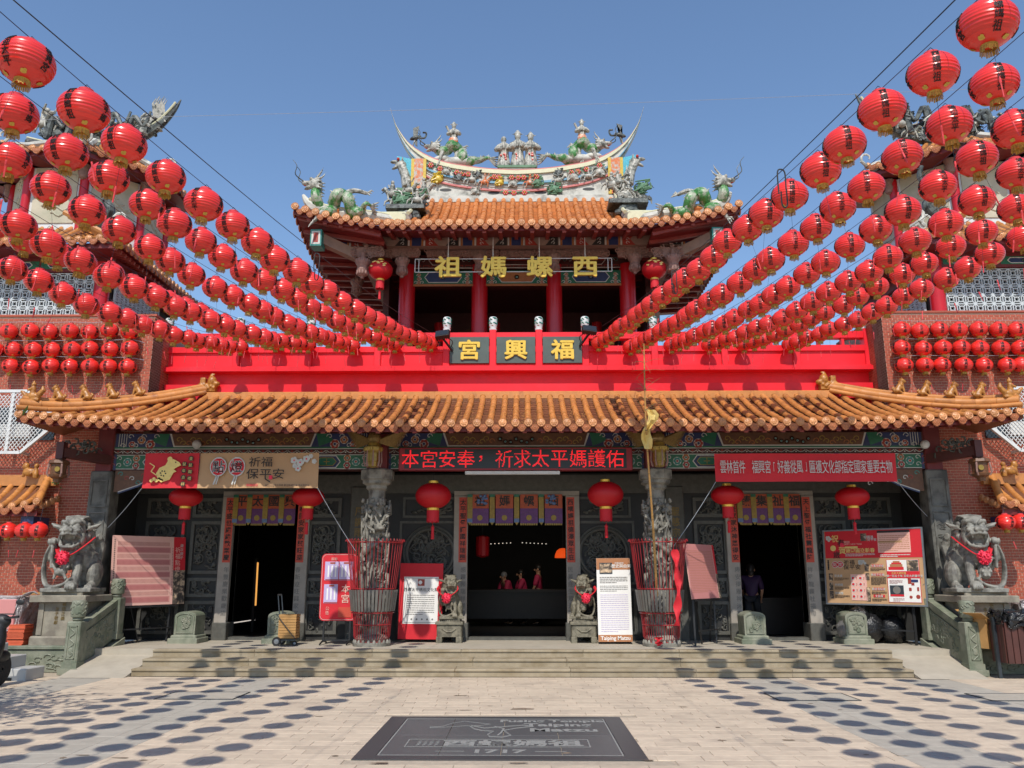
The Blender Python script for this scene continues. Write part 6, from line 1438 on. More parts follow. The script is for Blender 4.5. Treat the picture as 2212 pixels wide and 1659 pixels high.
# ================================================================== guardian lions
def lion_blobs(m, ball=False):
    b = MB(m)
    b.ell((.26, .26, .34), (.30, .30, .34)); b.tube([(.25, .22, .5), (.08, .05, .66), (-.06, -.08, .78)], [.28, .28, .27], 12); b.ell((-.07, -.16, .66), (.26, .24, .28)); b.ell((-.04, -.12, .95), (.31, .27, .27))
    n0 = len(b.v)
    b.ell((0, -.28, 1.12), (.22, .2, .19)); b.ell((0, -.25, 1.25), (.20, .18, .10)); b.ell((0, -.2, 1.31), (.15, .17, .06))
    b.ell((0, -.46, 1.105), (.15, .11, .06)); b.ell((0, -.555, 1.135), (.085, .055, .05)); b.tube([(-.17, -.40, 1.02), (-.13, -.53, 1.055), (0, -.57, 1.075), (.13, -.53, 1.055), (.17, -.40, 1.02)], .028, 8)
    b.ell((0, -.38, .83), (.14, .15, .045)); b.tube([(-.17, -.36, .98), (-.15, -.45, .88), (-.09, -.52, .85), (0, -.54, .845), (.09, -.52, .85), (.15, -.45, .88), (.17, -.36, .98)], .027, 8); b.ell((0, -.44, .885), (.06, .08, .02))
    for sx in (-1, 1):
        b.ell((sx*.185, -.30, .98), (.055, .11, .12)); b.ell((sx*.105, -.435, 1.205), (.05, .045, .045)); b.tube([(sx*.02, -.46, 1.215), (sx*.07, -.47, 1.265), (sx*.15, -.43, 1.27), (sx*.20, -.34, 1.22)], [.022, .034, .034, .018], 8)
        b.tube([(sx*.05, -.475, 1.18), (sx*.11, -.475, 1.165), (sx*.17, -.42, 1.18)], .015, 7); b.ell((sx*.05, -.58, 1.12), (.035, .03, .03)); b.ell((sx*.14, -.47, 1.12), (.05, .06, .035))
        b.tube([(sx*.11, -.52, 1.05), (sx*.11, -.53, .96)], [.022, .005], 7); b.tube([(sx*.10, -.50, .86), (sx*.10, -.51, .93)], [.018, .005], 7)
        b.tube([(sx*.2, -.16, 1.14), (sx*.28, -.15, 1.19), (sx*.36, -.14, 1.21), (sx*.44, -.16, 1.25)], [.05, .085, .095, .03], 8, sq=.4); b.tube([(sx*.26, -.19, 1.15), (sx*.4, -.2, 1.2)], [.02, .012], 6)
    for k in range(13):
        a = PI*(k-1)/10; b.ell((.235*math.cos(a), -.10, 1.10+.225*math.sin(a)), (.052, .06, .052)); b.ell((.26*math.cos(a), .02, 1.04+.23*math.sin(a)), (.058, .065, .055))
    for k in range(9): b.tube([(-.14+.035*k, -.38, .82), (-.135+.034*k, -.42, .70+.02*abs(k-4)), (-.13+.033*k, -.38, .62+.03*abs(k-4))], [.026, .024, .007], 6)
    for k in range(11): b.tube([(-.15+.03*k, -.30, 1.33), (-.19+.038*k, -.12, 1.385-.004*abs(k-5)), (-.21+.042*k, .08, 1.27), (-.2+.04*k, .16, 1.1)], [.014, .024, .024, .016], 6)
    b.v[n0:] = [(-.02+x*1.26, -.28+(y+.28)*1.12, 1.08+(z-1.08)*1.14) for x, y, z in b.v[n0:]]
    for sx in (-1, 1):
        for k in range(5): b.ell((-.02+sx*(.25+.03*math.sin(k*1.4)), -.08+.03*k, .74+.10*k), (.07, .08, .06))
    # raised forepaw, planted forepaw, hind leg
    b.tube([(-.26, -.1, .74), (-.40, -.16, .48), (-.43, -.26, .62), (-.40, -.34, .86)], [.13, .12, .10, .085], 10); b.ell((-.40, -.36, .92), (.095, .09, .08))
    for k in range(4): b.ell((-.47+.045*k, -.44, .92), (.024, .04, .06))
    b.tube([(.10, -.2, .62), (.17, -.3, .38), (.16, -.38, .14)], [.14, .105, .095], 10); b.ell((.15, -.46, .10), (.13, .15, .09))
    for k in range(4): b.ell((.06+.058*k, -.57, .075), (.033, .055, .06))
    b.ell((.42, .08, .30), (.17, .25, .27)); b.ell((.46, -.16, .09), (.10, .18, .085))
    for k in range(3): b.ell((.40+.06*k, -.32, .07), (.033, .05, .05))
    b.tube([(.3, .5, .5), (.34, .56, .85), (.28, .48, 1.02), (.36, .4, 1.05)], [.11, .13, .12, .07], 9)
    # ribbon that falls from the raised paw and loops across the front
    P_ = spline([(-.42, -.40, .86), (-.54, -.34, .62), (-.56, -.28, .34), (-.46, -.34, .12), (-.25, -.44, .08), (-.02, -.48, .13), (.14, -.5, .24)], 5)
    b.tube(P_, [.055]*8+[.07]*10+[.065]*13, 8, sq=.55)
    P_ = spline([(-.38, -.42, .84), (-.36, -.44, .6), (-.34, -.46, .42)], 4); b.tube(P_, .04, 7, sq=.6)
    if ball:
        b.ell((-.08, -.46, .36), (.15, .13, .15)); b.tube([(-.3, -.4, .62), (-.12, -.52, .44)], .035, 7); b.tube([(.02, -.5, .3), (.1, -.5, .2)], .03, 7)
        for k in range(6): a = k*PI/3; b.ell((-.08+.09*math.cos(a), -.57, .36+.09*math.sin(a)), .03, 7, 5)
    else:
        b.ell((-.12, -.46, .36), (.15, .09, .085)); b.ell((.0, -.5, .46), (.075, .07, .07)); b.tube([(-.22, -.46, .36), (-.26, -.46, .22)], .035, 7); b.tube([(-.05, -.5, .33), (.03, -.53, .22)], .035, 7); b.tube([(-.25, -.46, .4), (-.32, -.46, .5)], [.035, .02], 6); b.ell((.05, -.55, .44), (.035, .04, .03))
    b.box(-.52, .58, -.5, .55, -.02, .055)
    return b
big_a = sculpt(lion_blobs('lion_stone'), 'guardian_lion', .0135, 1); big_b = sculpt(lion_blobs('lion_stone', True), 'guardian_lion', .0135, 1)
sm_a = sculpt(lion_blobs('small_lion_stone'), 'small_lion', .02, 1); sm_b = sculpt(lion_blobs('small_lion_stone', True), 'small_lion', .02, 1)
def rosette(parent, c, r, sides=1):
    b = MB('cloth_pink'); rr = random.Random(3)
    for k in range(110):
        u = rr.uniform(-1, 1); a = rr.uniform(0, 2*PI); q = math.sqrt(1-u*u); d = Vector((q*math.cos(a), q*math.sin(a)*.7, u)); p = c+d*r*.78; e = d.cross(Vector((rr.uniform(-1, 1), rr.uniform(-1, 1), rr.uniform(-1, 1)))).normalized(); f_ = d.cross(e)
        b.add([p-e*r*.22, p+d*r*.30+f_*r*.12, p+e*r*.22, p-d*r*.1-f_*r*.05], [(0, 1, 2, 3)])
    b.ell(c, (r*.8, r*.56, r*.8), 10, 7); return b.build('rosette', parent)
def big_lion(s):
    x = -8.36 if s < 0 else 8.63; y = 16.05; z = 1.42; lab = 'with a cub' if s < 0 else 'with a ball'
    # plinth, pedestal
    t = thing('lion_pedestal', 'stone pedestal on a carved green plinth under the guardian lion %s' % lab, 'pedestal', (x, y, 0), group='lion pedestals')
    f = MB('green_stone'); x0, x1 = (x-1.15, x+.42) if s < 0 else (x-.42, x+1.15)
    f.cbox(x0, x1, 15.58, 16.9, 0, .40, .02); f.cbox(x0-.02, x1+.02, 15.55, 16.9, .402, .46, .012); pl = f.build('plinth', t)
    f = MB('green_stone'); rr = random.Random(4)
    for k in range(14): q = Vector((rr.uniform(x0+.1, x1-.1), 15.575, rr.uniform(.06, .3))); f.tube([q+Vector((.07*math.cos(a*.8+k), 0, .045*math.sin(a*.8+k))) for a in range(7)], .014, 5)
    f.disc((x0+x1)/2+.2*s, .24, .09, 15.565, 15.58, 18); f.build('carving', pl)
    f = MB('pedestal_stone'); w = .48; f.cbox(x-w, x+w, y-.42, y+.5, .462, .62, .03); f.build('foot', t)
    f = MB('pedestal_stone'); w = .39; f.cbox(x-w, x+w, y-.34, y+.42, .622, 1.22, .012); dd = f.build('dado', t)
    f = MB('pedestal_stone'); yy = y-.345
    for a, c in ((x-w+.005, x-w+.1), (x+w-.1, x+w-.005)): f.rect(a, c, .64, 1.2, yy-.02, yy+.01)
    f.build('corner_strip', dd)
    f = MB('gold_dark'); f.text('福德正義', x+.07, 1.06, yy, .075, .004, .0, vertical=True); f.text('弟子敬獻', x-.05, .98, yy, .07, .004, .0, vertical=True); f.build('gilt_characters', dd)
    f = MB('pedestal_stone'); w = .52; f.cbox(x-w, x+w, y-.48, y+.55, 1.225, 1.345, .015); f.cbox(x-w+.12, x+w-.12, y-.38, y+.45, 1.345, z, .02); f.build('cap_slab', t)
    o = place(big_a if s < 0 else big_b, 'guardian_lion', None, T=Matrix.Translation((x, y, z-.002)) @ Matrix.Rotation(R(10)*-s, 4, 'Z') @ Matrix.Diagonal((-s*.80, .9, .98, 1)))
    tag(o, 'large grey stone guardian lion, mouth open, %s under its paw' % ('a cub' if s < 0 else 'a ball'), 'lion statue', 'large guardian lions')
    t2 = thing('ribbon_rosette', 'red cloth rosette on a ribbon round the neck of the large lion %s' % lab, 'ribbon', (x, y-.5, z+.7), group='rosettes on the lions')
    c = Vector((x-.03*s, y-.52, z+.60)); rosette(t2, c, .135)
    b = MB('cloth_red'); 
    for sg in (-1, 1): b.tube(spline([c, c+Vector((sg*.14, .10, .08)), c+Vector((sg*.28, .28, .26)), c+Vector((sg*.29, .5, .38))], 5), .045, 7, sq=.3)
    b.build('ribbon', t2, smooth=True)
big_lion(-1); big_lion(1)
for s in (-1, 1):
    x = atZ(977 if s < 0 else 1256, 1383, PZ).x; y = 17.55; sc_ = .62; z = .86; lab = 'beside the red poster' if s < 0 else 'beside the white history sign'
    t = thing('small_lion_pedestal', 'little carved footed stone stand under the small lion %s' % lab, 'pedestal', (x, y, PZ), group='small lion stands')
    f = MB('small_lion_stone'); f.cbox(x-.25, x+.25, y-.2, y+.2, .50, .74, .02); f.cbox(x-.28, x+.28, y-.23, y+.23, .74, .80, .015)
    for a in (-1, 1):
        for c in (-1, 1): f.cbox(x+a*.2-.06, x+a*.2+.06, y+c*.15-.06, y+c*.15+.06, PZ, .5, .012)
    for k in range(11): f.tube([(x-.2+.04*k, y-.2, .83), (x-.2+.04*k, y-.21, .77)], .016, 6)
    f.tube([(x-.14, y-.203, .66), (x-.05, y-.208, .6), (x+.05, y-.208, .6), (x+.14, y-.203, .66)], .015, 6); f.cbox(x-.22, x+.22, y-.18, y+.18, .80, z, .02); f.build('stand', t)
    o = place(sm_a if s < 0 else sm_b, 'small_lion', None, T=Matrix.Translation((x, y, z)) @ Matrix.Rotation(R(12)*-s, 4, 'Z') @ Matrix.Diagonal((-s*sc_*.72, sc_*.7, sc_*.98, 1)))
    tag(o, 'small weathered stone lion with a red rosette %s' % lab, 'lion statue', 'small lions at the middle door')
    t2 = thing('ribbon_rosette', 'small red cloth rosette hung on the little lion %s' % lab, 'ribbon', (x, y-.3, z+.4), group='rosettes on the lions')
    c = Vector((x-.10*s*-1*.5, y-.30, z+.40)); rosette(t2, c, .105); b = MB('cloth_red')
    for sg in (-1, 1): b.tube(spline([c, c+Vector((sg*.10, .03, .06)), c+Vector((sg*.2, .14, .15)), c+Vector((sg*.18, .26, .22))], 4), .03, 6, sq=.35)
    b.build('ribbon', t2, smooth=True)
# drum-shaped door stones
for i, (u, lab) in enumerate(((437, 'nearest the pink prayer chart'), (629, 'behind the folding cart'), (1601, 'beside the brown easel board'), (1806, 'before the red notice board'))):
    p = atZ(u, 1382, PZ); x = p.x; y = 17.35
    t = thing('door_stone', 'rounded pale green stone door block carved with flowers %s' % lab, 'door stone', (x, y, PZ), group='door stones')
    f = MB('small_lion_stone'); f.mats = ['green_stone']; f.cbox(x-.30, x+.30, y-.2, y+.42, PZ, PZ+.10, .012); f.cbox(x-.26, x+.26, y-.16, y+.4, PZ+.10, PZ+.16, .02); f.build('foot', t)
    pts = [(x-.21, PZ+.16), (x+.21, PZ+.16), (x+.215, PZ+.50)]+[(x+.215*math.cos(a), PZ+.52+.10*math.sin(a)) for a in np.linspace(.15, PI-.15, 11)]+[(x-.215, PZ+.50)]
    f = MB('green_stone'); f.plate(pts, y-.12, y+.38); o = f.build('block', t)
    f = MB('green_stone'); f.band([(x-.17, PZ+.2), (x+.17, PZ+.2), (x+.17, PZ+.5)]+[(x+.17*math.cos(a), PZ+.50+.075*math.sin(a)) for a in np.linspace(.2, PI-.2, 8)]+[(x-.17, PZ+.5)], .014, y-.135, y-.118, True)
    rr = random.Random(i)
    for k in range(12): q = Vector((x+rr.uniform(-.09, .09), y-.125, PZ+rr.uniform(.26, .52))); f.tube([q+Vector((.035*math.cos(a+k), -.004, .04*math.sin(a+k))) for a in range(5)], .015, 5); f.ell(q, (.03, .014, .025), 6, 4)
    f.build('carving', o)

# ================================================================== round silk lanterns of the porch and pavilion
def palace_lantern(p, r, rz, label, gold_print=False):
    t = thing('round_silk_lantern', label, 'lantern', p, group='round silk lanterns')
    b = MB('palace_red'); n = 32; prof = []
    for i in range(17): a = -PI/2*.9+PI*.9*i/16; prof.append((r*math.cos(a), rz*math.sin(a)))
    vs = []; 
    for j_, (q, z) in enumerate(prof):
        for j in range(n): a = 2*PI*j/n; k = 1-.025*(j % 2); vs.append((p.x+q*k*math.cos(a), p.y+q*k*math.sin(a), p.z+z))
    fs = [(i*n+j, i*n+(j+1) % n, (i+1)*n+(j+1) % n, (i+1)*n+j) for i in range(16) for j in range(n)]; b.add(vs, fs); b.build('globe', t, smooth=True, sharp=80)
    b = MB('gold'); zt = p.z+rz; q = r*.34; b.lathe([(q*.8, -.01), (q*.8, .045), (q*.6, .05)], 18, c=(p.x, p.y, zt-.01)); b.lathe([(q, -.055), (q, 0)], 18, c=(p.x, p.y, p.z-rz+.02)); b.build('gilt_cap', t, smooth=True, sharp=40)
    b = MB('palace_red'); b.mats = ['cloth_red']; m = 28
    for k in range(m): a = 2*PI*k/m; d = q*1.0; tx, ty = -math.sin(a)*.018, math.cos(a)*.018; X_, Y_ = p.x+d*math.cos(a), p.y+d*math.sin(a); z0 = p.z-rz-.03; z1 = z0-r*.62-.01*(k % 3); b.add([(X_-tx, Y_-ty, z0), (X_+tx, Y_+ty, z0), (X_+tx, Y_+ty, z1), (X_-tx, Y_-ty, z1)], [(0, 1, 2, 3)])
    b.build('fringe', t)
    b = MB('cloth_red'); z0 = p.z-rz-.02; b.bar((p.x, p.y, z0), (p.x, p.y, z0-r*.85), .006); b.lathe([(.012, z0-r*.85), (.035, z0-r*.95), (.028, z0-r*1.1), (.034, z0-r*1.55), (.03, z0-r*1.6)], 10, c=(p.x, p.y, 0)); b.build('tassel', t)
    b = MB('iron_black'); b.bar((p.x, p.y, zt+.03), (p.x, p.y+.02, zt+.35), .008); b.build('cord', t)
    if gold_print:
        b = MB('gold_flat'); rr = random.Random(1)
        for k in range(9): a = -PI/2+rr.uniform(-.8, .8); la = rr.uniform(.1, .7); b.ell((p.x+r*.99*math.cos(la)*math.cos(a), p.y+r*.99*math.cos(la)*math.sin(a), p.z+rz*math.sin(la)), (.045, .012, .02), 6, 4)
        b.build('gilt_print', t)
for u, v, r, rz, lab in ((402, 1074, .33, .20, 'beside the door under the rat banner, farther from the column'), (666, 1074, .33, .20, 'beside the door under the rat banner, nearer the column'), (936, 1071, .365, .265, 'beside the middle door on the red poster side'), (1308, 1068, .365, .265, 'beside the middle door on the white sign side'), (1571, 1070, .33, .20, 'beside the slogan banner door, nearer the column'), (1841, 1073, .33, .20, 'above the large red notice board')):
    palace_lantern(atY(u, v, 16.9), r, rz, 'wide red silk lantern '+lab)
palace_lantern(atY(822, 584, 18.4), .29, .24, 'red lantern with gilt print under the pavilion eaves, rat banner side', True); palace_lantern(atY(1413, 582, 18.4), .29, .24, 'red lantern with gilt print under the pavilion eaves, slogan banner side', True)
# ================================================================== LED sign
LY_ = 16.55
a = atY(862, 967, LY_); c = atY(1367, 1015, LY_); X0, X1, Z1, Z0 = a.x, c.x, a.z, c.z
t = thing('led_sign', 'long LED sign with red running characters above the middle door', 'sign', ((X0+X1)/2, LY_, Z0))
f = MB('led_frame'); f.cbox(X0, X1, LY_, LY_+.2, Z0, Z1, .012); f.build('housing', t)
f = MB('led_black'); f.box(X0+.12, X1-.12, LY_-.006, LY_, Z0+.035, Z1-.035); scn = f.build('screen', t)
def dots(ch, cx, cz, size, n=22):
    vv, ff = glyphs(ch, .0); V = np.array([(p[0], p[1]) for p in vv]); out = []
    tris = [(f_[0], f_[i], f_[i+1]) for f_ in ff for i in range(1, len(f_)-1) if all(vv[k][2] > 0 for k in f_)]
    A = V[[q[0] for q in tris]]; B = V[[q[1] for q in tris]]; C_ = V[[q[2] for q in tris]]
    for i in range(n):
        for j in range(n):
            p = np.array((-.5+(i+.5)/n, -.5+(j+.5)/n))
            d1 = (B[:, 0]-A[:, 0])*(p[1]-A[:, 1])-(B[:, 1]-A[:, 1])*(p[0]-A[:, 0]); d2 = (C_[:, 0]-B[:, 0])*(p[1]-B[:, 1])-(C_[:, 1]-B[:, 1])*(p[0]-B[:, 0]); d3 = (A[:, 0]-C_[:, 0])*(p[1]-C_[:, 1])-(A[:, 1]-C_[:, 1])*(p[0]-C_[:, 0])
            if np.any(((d1 >= 0) & (d2 >= 0) & (d3 >= 0)) | ((d1 <= 0) & (d2 <= 0) & (d3 <= 0))): out.append((cx+p[0]*size, cz+p[1]*size))
    return out
f = MB('led_red'); L = X1-X0
for k, ch in enumerate('本宮安奉，祈求太平媽護佑'):
    q = [.05, .13, .208, .288, .352, .452, .53, .608, .688, .768, .848, .925][k]
    for x, z in dots(ch, X0+L*q, (Z0+Z1)/2, .36, 24): f.rect(x-.0052, x+.0052, z-.0052, z+.0052, LY_-.012, LY_-.006)
o = f.build('led_dot', scn); o['kind'] = 'stuff'
f = MB('white_paint'); p = atY(1107, 1021, 16.6); f.cbox(p.x-.95, p.x+.95, 16.55, 16.66, p.z-.035, p.z+.03, .008); o = f.build('strip_light'); tag(o, 'unlit white strip light fixture below the LED sign', 'lamp')

# ================================================================== cloth banners
def banner_mesh(mb, X0, X1, Z0, Z1, y, sag=.05, nx=28, nz=5):
    vs = []; 
    for j in range(nz+1):
        for i in range(nx+1):
            a = i/nx; b = j/nz; vs.append((X0+(X1-X0)*a+(.06*(0.5-b) if False else 0), y+.02*math.sin(a*9+b*2)+.03*b*(1-b), Z0+(Z1-Z0)*b-sag*4*a*(1-a)*.5))
    mb.add(vs, [(j*(nx+1)+i, j*(nx+1)+i+1, (j+1)*(nx+1)+i+1, (j+1)*(nx+1)+i) for j in range(nz) for i in range(nx)])
BAY = 16.08
a = atY(314, 979, BAY); c = atY(686, 1054, BAY); X0, X1, Z1, Z0 = a.x, c.x, a.z, c.z; L = X1-X0; H = Z1-Z0
t = thing('rat_banner', 'tan and red cloth banner with a golden rat, lantern emblems and black script', 'banner', ((X0+X1)/2, BAY, Z0))
f = MB('banner_tan'); banner_mesh(f, X0+L*.315, X1, Z0, Z1, BAY, 0); f.build('cloth', t, smooth=True)
f = MB('cloth_red'); banner_mesh(f, X0, X0+L*.315, Z0, Z1, BAY, 0, 10); f.build('cloth', t, smooth=True)
yb = BAY-.035; e = MB('gold_flat'); rx = X0+L*.135; rz_ = Z0+H*.5
body = [(rx-.16, rz_-.16), (rx-.2, rz_-.06), (rx-.14, rz_+.05), (rx-.03, rz_+.10), (rx+.02, rz_+.2), (rx+.12, rz_+.22), (rx+.24, rz_+.16), (rx+.28, rz_+.1), (rx+.2, rz_+.06), (rx+.14, rz_+.02), (rx+.2, rz_-.02), (rx+.14, rz_-.05), (rx+.08, rz_-.18), (rx-.04, rz_-.22)]
e.plate(body, yb, yb+.004); e.disc(rx+.05, rz_+.22, .05, yb-.002, yb+.003); e.band([(rx-.18, rz_-.1), (rx-.3, rz_-.02), (rx-.24, rz_+.08), (rx-.34, rz_+.14)], .018, yb, yb+.004)
for k in range(5): e.disc(rx-.28+.05*k, rz_-.2+.03*(k % 2), .035, yb, yb+.004, 8)
e.build('rat_drawing', t); e = MB('ink'); e.disc(rx+.17, rz_+.16, .014, yb-.004, yb, 8)
for k in range(6): e.disc(rx-.06+.05*math.cos(k), rz_-.06+.05*math.sin(k), .016, yb-.003, yb, 6)
for col, st in ((.27, '金鼠賜禮'), (.235, '鼠年吉祥')):
    for k in range(4): e.disc(X0+L*col, Z1-H*(.16+.19*k+(.16 if col < .25 else 0)), .05, yb-.001, yb+.003, 14)
e.build('ink_discs', t)
e = MB('gold_flat')
for col, st in ((.27, '金鼠賜禮'), (.235, '鼠年吉祥')):
    for k in range(4): e.text(st[k], X0+L*col, Z1-H*(.16+.19*k+(.16 if col < .25 else 0)), yb-.0015, .07, .002, .0)
e.build('disc_lettering', t)
for k, ch in enumerate('點燈'):
    x = X0+L*(.43+.105*k); z = Z0+H*.6; e = MB('p_white'); e.disc(x, z, .165, yb, yb+.003, 20, .19); e.use('cloth_red'); e.disc(x, z, .145, yb-.003, yb, 20, .165); e.use('p_white'); e.text(ch, x, z, yb-.0035, .235, .002, .035); e.use('ink'); e.text(ch, x, z, yb-.006, .235, .002, .0); e.use('p_white'); e.band([(x-.02, z-.18), (x-.07, z-.34)], .03, yb, yb+.003); e.band([(x+.02, z-.18), (x-.02, z-.34)], .02, yb-.001, yb+.003); e.rect(x-.05, x+.05, z+.16, z+.19, yb-.004, yb); e.build('lantern_emblem', t)
e = MB('ink'); e.text('祈福', X0+L*.67, Z0+H*.74, yb, .2, .003, .0, width=1.15); e.text('保平安', X0+L*.70, Z0+H*.40, yb, .21, .003, .0, width=1.15); e.band([(X0+L*.70, Z0+H*.32), (X0+L*.705, Z0+H*.24), (X0+L*.73, Z0+H*.17)], .022, yb, yb+.003); e.build('script', t)
e = MB('cloth_pink'); e.rect(X0+L*.722, X0+L*.742, Z0+H*.24, Z0+H*.35, yb, yb+.003); e.text('恭請信徒', X0+L*.63, Z0+H*.08, yb, .055, .002, .0); e.use('ink'); e.text('辦理時間至元宵節 歡迎點燈祈福 請洽服務台', X0+L*.83, Z0+H*.075, yb, .042, .002, .0); e.build('small_print', t)
e = MB('p_white')
for fx_, fz, r in ((.86, .78, .07), (.895, .72, .075), (.93, .82, .07), (.885, .55, .06), (.955, .9, .045), (.865, .62, .045), (.975, .75, .05)):
    for k in range(5): a_ = 2*PI*k/5; e.disc(X0+L*fx_+r*.55*math.cos(a_), Z0+H*fz+r*.55*math.sin(a_), r*.5, yb-.0005*k, yb+.003, 9)
e.use('cloth_pink')
for fx_, fz in ((.86, .78), (.895, .72), (.93, .82), (.885, .55)): e.disc(X0+L*fx_, Z0+H*fz, .016, yb-.005, yb, 8)
e.build('blossom', t)
def rope(p, q, lab, m='wire_pale', r=.0055, sag=.03):
    b = MB(m); b.tube([Vector(p).lerp(Vector(q), k/6)-Vector((0, 0, sag*math.sin(PI*k/6))) for k in range(7)], r, 5); o = b.build('rope'); tag(o, lab, 'rope', 'banner ropes'); return o
rope((X0, BAY, Z0), atY(233, 1140, 16.65), 'white rope from the rat banner corner to the stone pillar'); rope((X1, BAY, Z0), atY(768, 1190, 16.3), 'white rope from the rat banner corner down to the red cage')
rope((X0, BAY, Z1), (X0-.1, 16.78, 4.2), 'short white cord tying the rat banner to the beam, pillar end'); rope((X1, BAY, Z1), (X1+.1, 16.78, 4.2), 'short white cord tying the rat banner to the beam, column end')
a = atY(1543, 980, BAY); c = atY(1939, 1040, BAY); X0, X1, Z1, Z0 = a.x, c.x, a.z, c.z; L = X1-X0; H = Z1-Z0
t = thing('slogan_banner', 'red cloth banner with one line of white characters', 'banner', ((X0+X1)/2, BAY, Z0))
f = MB('cloth_red'); banner_mesh(f, X0, X1, Z0, Z1, BAY, 0); f.build('cloth', t, smooth=True)
e = MB('p_white'); st = '雲林首件 福興宮「好義從風」匾獲文化部指定國家重要古物'; n_ = len(st); w_ = L*.95/n_
for k, ch in enumerate(st):
    if ch != ' ': e.text(ch, X0+L*.025+w_*(k+.5), (Z0+Z1)/2+.01, BAY-.035, .26, .003, .0, width=.47 if ch not in '「」' else .3)
e.build('lettering', t)
rope((X0, BAY, Z0), atY(1455, 1180, 16.3), 'white rope from the slogan banner corner down to the red cage'); rope((X1, BAY, Z0), atY(2003, 1115, 16.65), 'white rope from the slogan banner corner to the stone pillar')
rope((X0, BAY, Z1), (X0-.1, 16.78, 4.2), 'short white cord tying the slogan banner to the beam, column end'); rope((X1, BAY, Z1), (X1+.1, 16.78, 4.2), 'short white cord tying the slogan banner to the beam, pillar end')

# ================================================================== door valances
for k, (a, c) in enumerate(OPEN):
    st = ['平太國興', '祖媽螺西', '臻集祉福'][k]; y = POY-.17; zt = DT+.02; lab = ['under the rat banner', 'over the middle door', 'under the slogan banner'][k]
    t = thing('door_valance', 'embroidered orange and purple door valance with yellow streamers %s' % lab, 'valance', ((a+c)/2, y, zt), group='door valances')
    n_ = 4 if k != 1 else 4; w = (c-a)/n_
    for i in range(n_):
        cx = a+w*(i+.5); hw = w*.36
        f = MB('valance_orange'); f.rect(cx-hw, cx+hw, zt-.30, zt, y, y+.012); o = f.build('orange_panel', t)
        f = MB('ink'); f.text(st[i], cx, zt-.14, y-.001, .23, .004, .02); f.build('lettering', o)
        f = MB('valance_purple'); vs_ = []
        f.rect(cx-hw, cx+hw, zt-.62, zt-.302, y+.002, y+.014); f.use('valance_yellow'); f.disc(cx, zt-.5, .06, y-.006, y+.002, 12)
        for q in range(8): f.rect(cx-hw+q*hw*.25, cx-hw+q*hw*.25+hw*.2, zt-.66, zt-.62, y+.003, y+.012)
        f.build('purple_panel', t)
        if i < n_: 
            sx = a+w*i+(.05 if i == 0 else 0)
            f = MB('valance_yellow'); f.plate([(sx-.055, zt), (sx+.055, zt), (sx+.055, zt-.58), (sx, zt-.66), (sx-.055, zt-.58)], y-.014, y-.004); f.use('valance_blue'); f.rect(sx-.055, sx+.055, zt-.6, zt-.52, y-.018, y-.014); f.use('p_green'); f.rect(sx-.055, sx+.055, zt-.06, zt, y-.018, y-.014); f.build('streamer', t)
    if k == 1:
        for x in (a+.32, c-.32):
            f = MB('valance_blue'); rr = random.Random(5)
            for q in range(12): f.ell((x+rr.uniform(-.09, .09), y-.03, zt-.12+rr.uniform(-.1, .1)), (.04, .02, .03), 6, 4)
            f.build('cloth_flower', t)

# ================================================================== boards and posters
def board(name, label, cat, corners, y, group=None, th=.02, back='galvanised', yaw=0):
    """corners in the picture: top-left, top-right, bottom-right, bottom-left; returns (thing, frame matrix, width, height): local x right, z up, front -y"""
    y0, y1 = y if hasattr(y, '__len__') else (y, y); y = (y0+y1)/2
    TL, TR, BR, BL = [atY(u, v, q) for (u, v), q in zip(corners, (y0, y1, y1, y0))]
    o = (BL+BR)/2; ex = ((TR-TL)+(BR-BL))/2; ez = ((TL-BL)+(TR-BR))/2; w = ex.length; h = ez.length; ex.normalize(); ez = (ez-ex*ez.dot(ex)).normalized(); ey = ez.cross(ex)
    T = Matrix(((ex.x, ey.x, ez.x, o.x), (ex.y, ey.y, ez.y, o.y), (ex.z, ey.z, ez.z, o.z), (0, 0, 0, 1))) @ Matrix.Rotation(yaw, 4, 'Z')
    t = thing(name, label, cat, (o.x, y, PZ), group=group); return t, T, w, h
class Sheet:
    def __init__(s, t, T, name): s.b = MB(); s.t = t; s.T = T; s.n = name
    def r(s, m, x0, x1, z0, z1, lev=0): s.b.use(m); s.b.rect(x0, x1, z0, z1, -.002*lev-.001, 0, s.T); return s
    def d(s, m, x, z, q, lev=1, n=14): s.b.use(m); s.b.disc(x, z, q, -.002*lev-.001, 0, n, None, s.T); return s
    def tx(s, m, st, x, z, size, lev=3, bold=.0, vertical=False, width=1.0): s.b.use(m); s.b.text(st, x, z, -.002*lev, size, .0015, bold, vertical, 1.12, width, s.T); return s
    def lines(s, m, x0, x1, z0, z1, n, lev=2, fill=.45, seed=0):
        rr = random.Random(seed); h = (z1-z0)/n
        for k in range(n):
            x = x0; e = x1 if k < n-1 else x0+(x1-x0)*.6
            while x < e: w = rr.uniform(.02, .07); s.r(m, x, min(x+w, e), z0+h*(n-1-k), z0+h*(n-1-k+fill), lev); x += w+.008
        return s
    def go(s, parent=None): return s.b.build(s.n, parent or s.t)
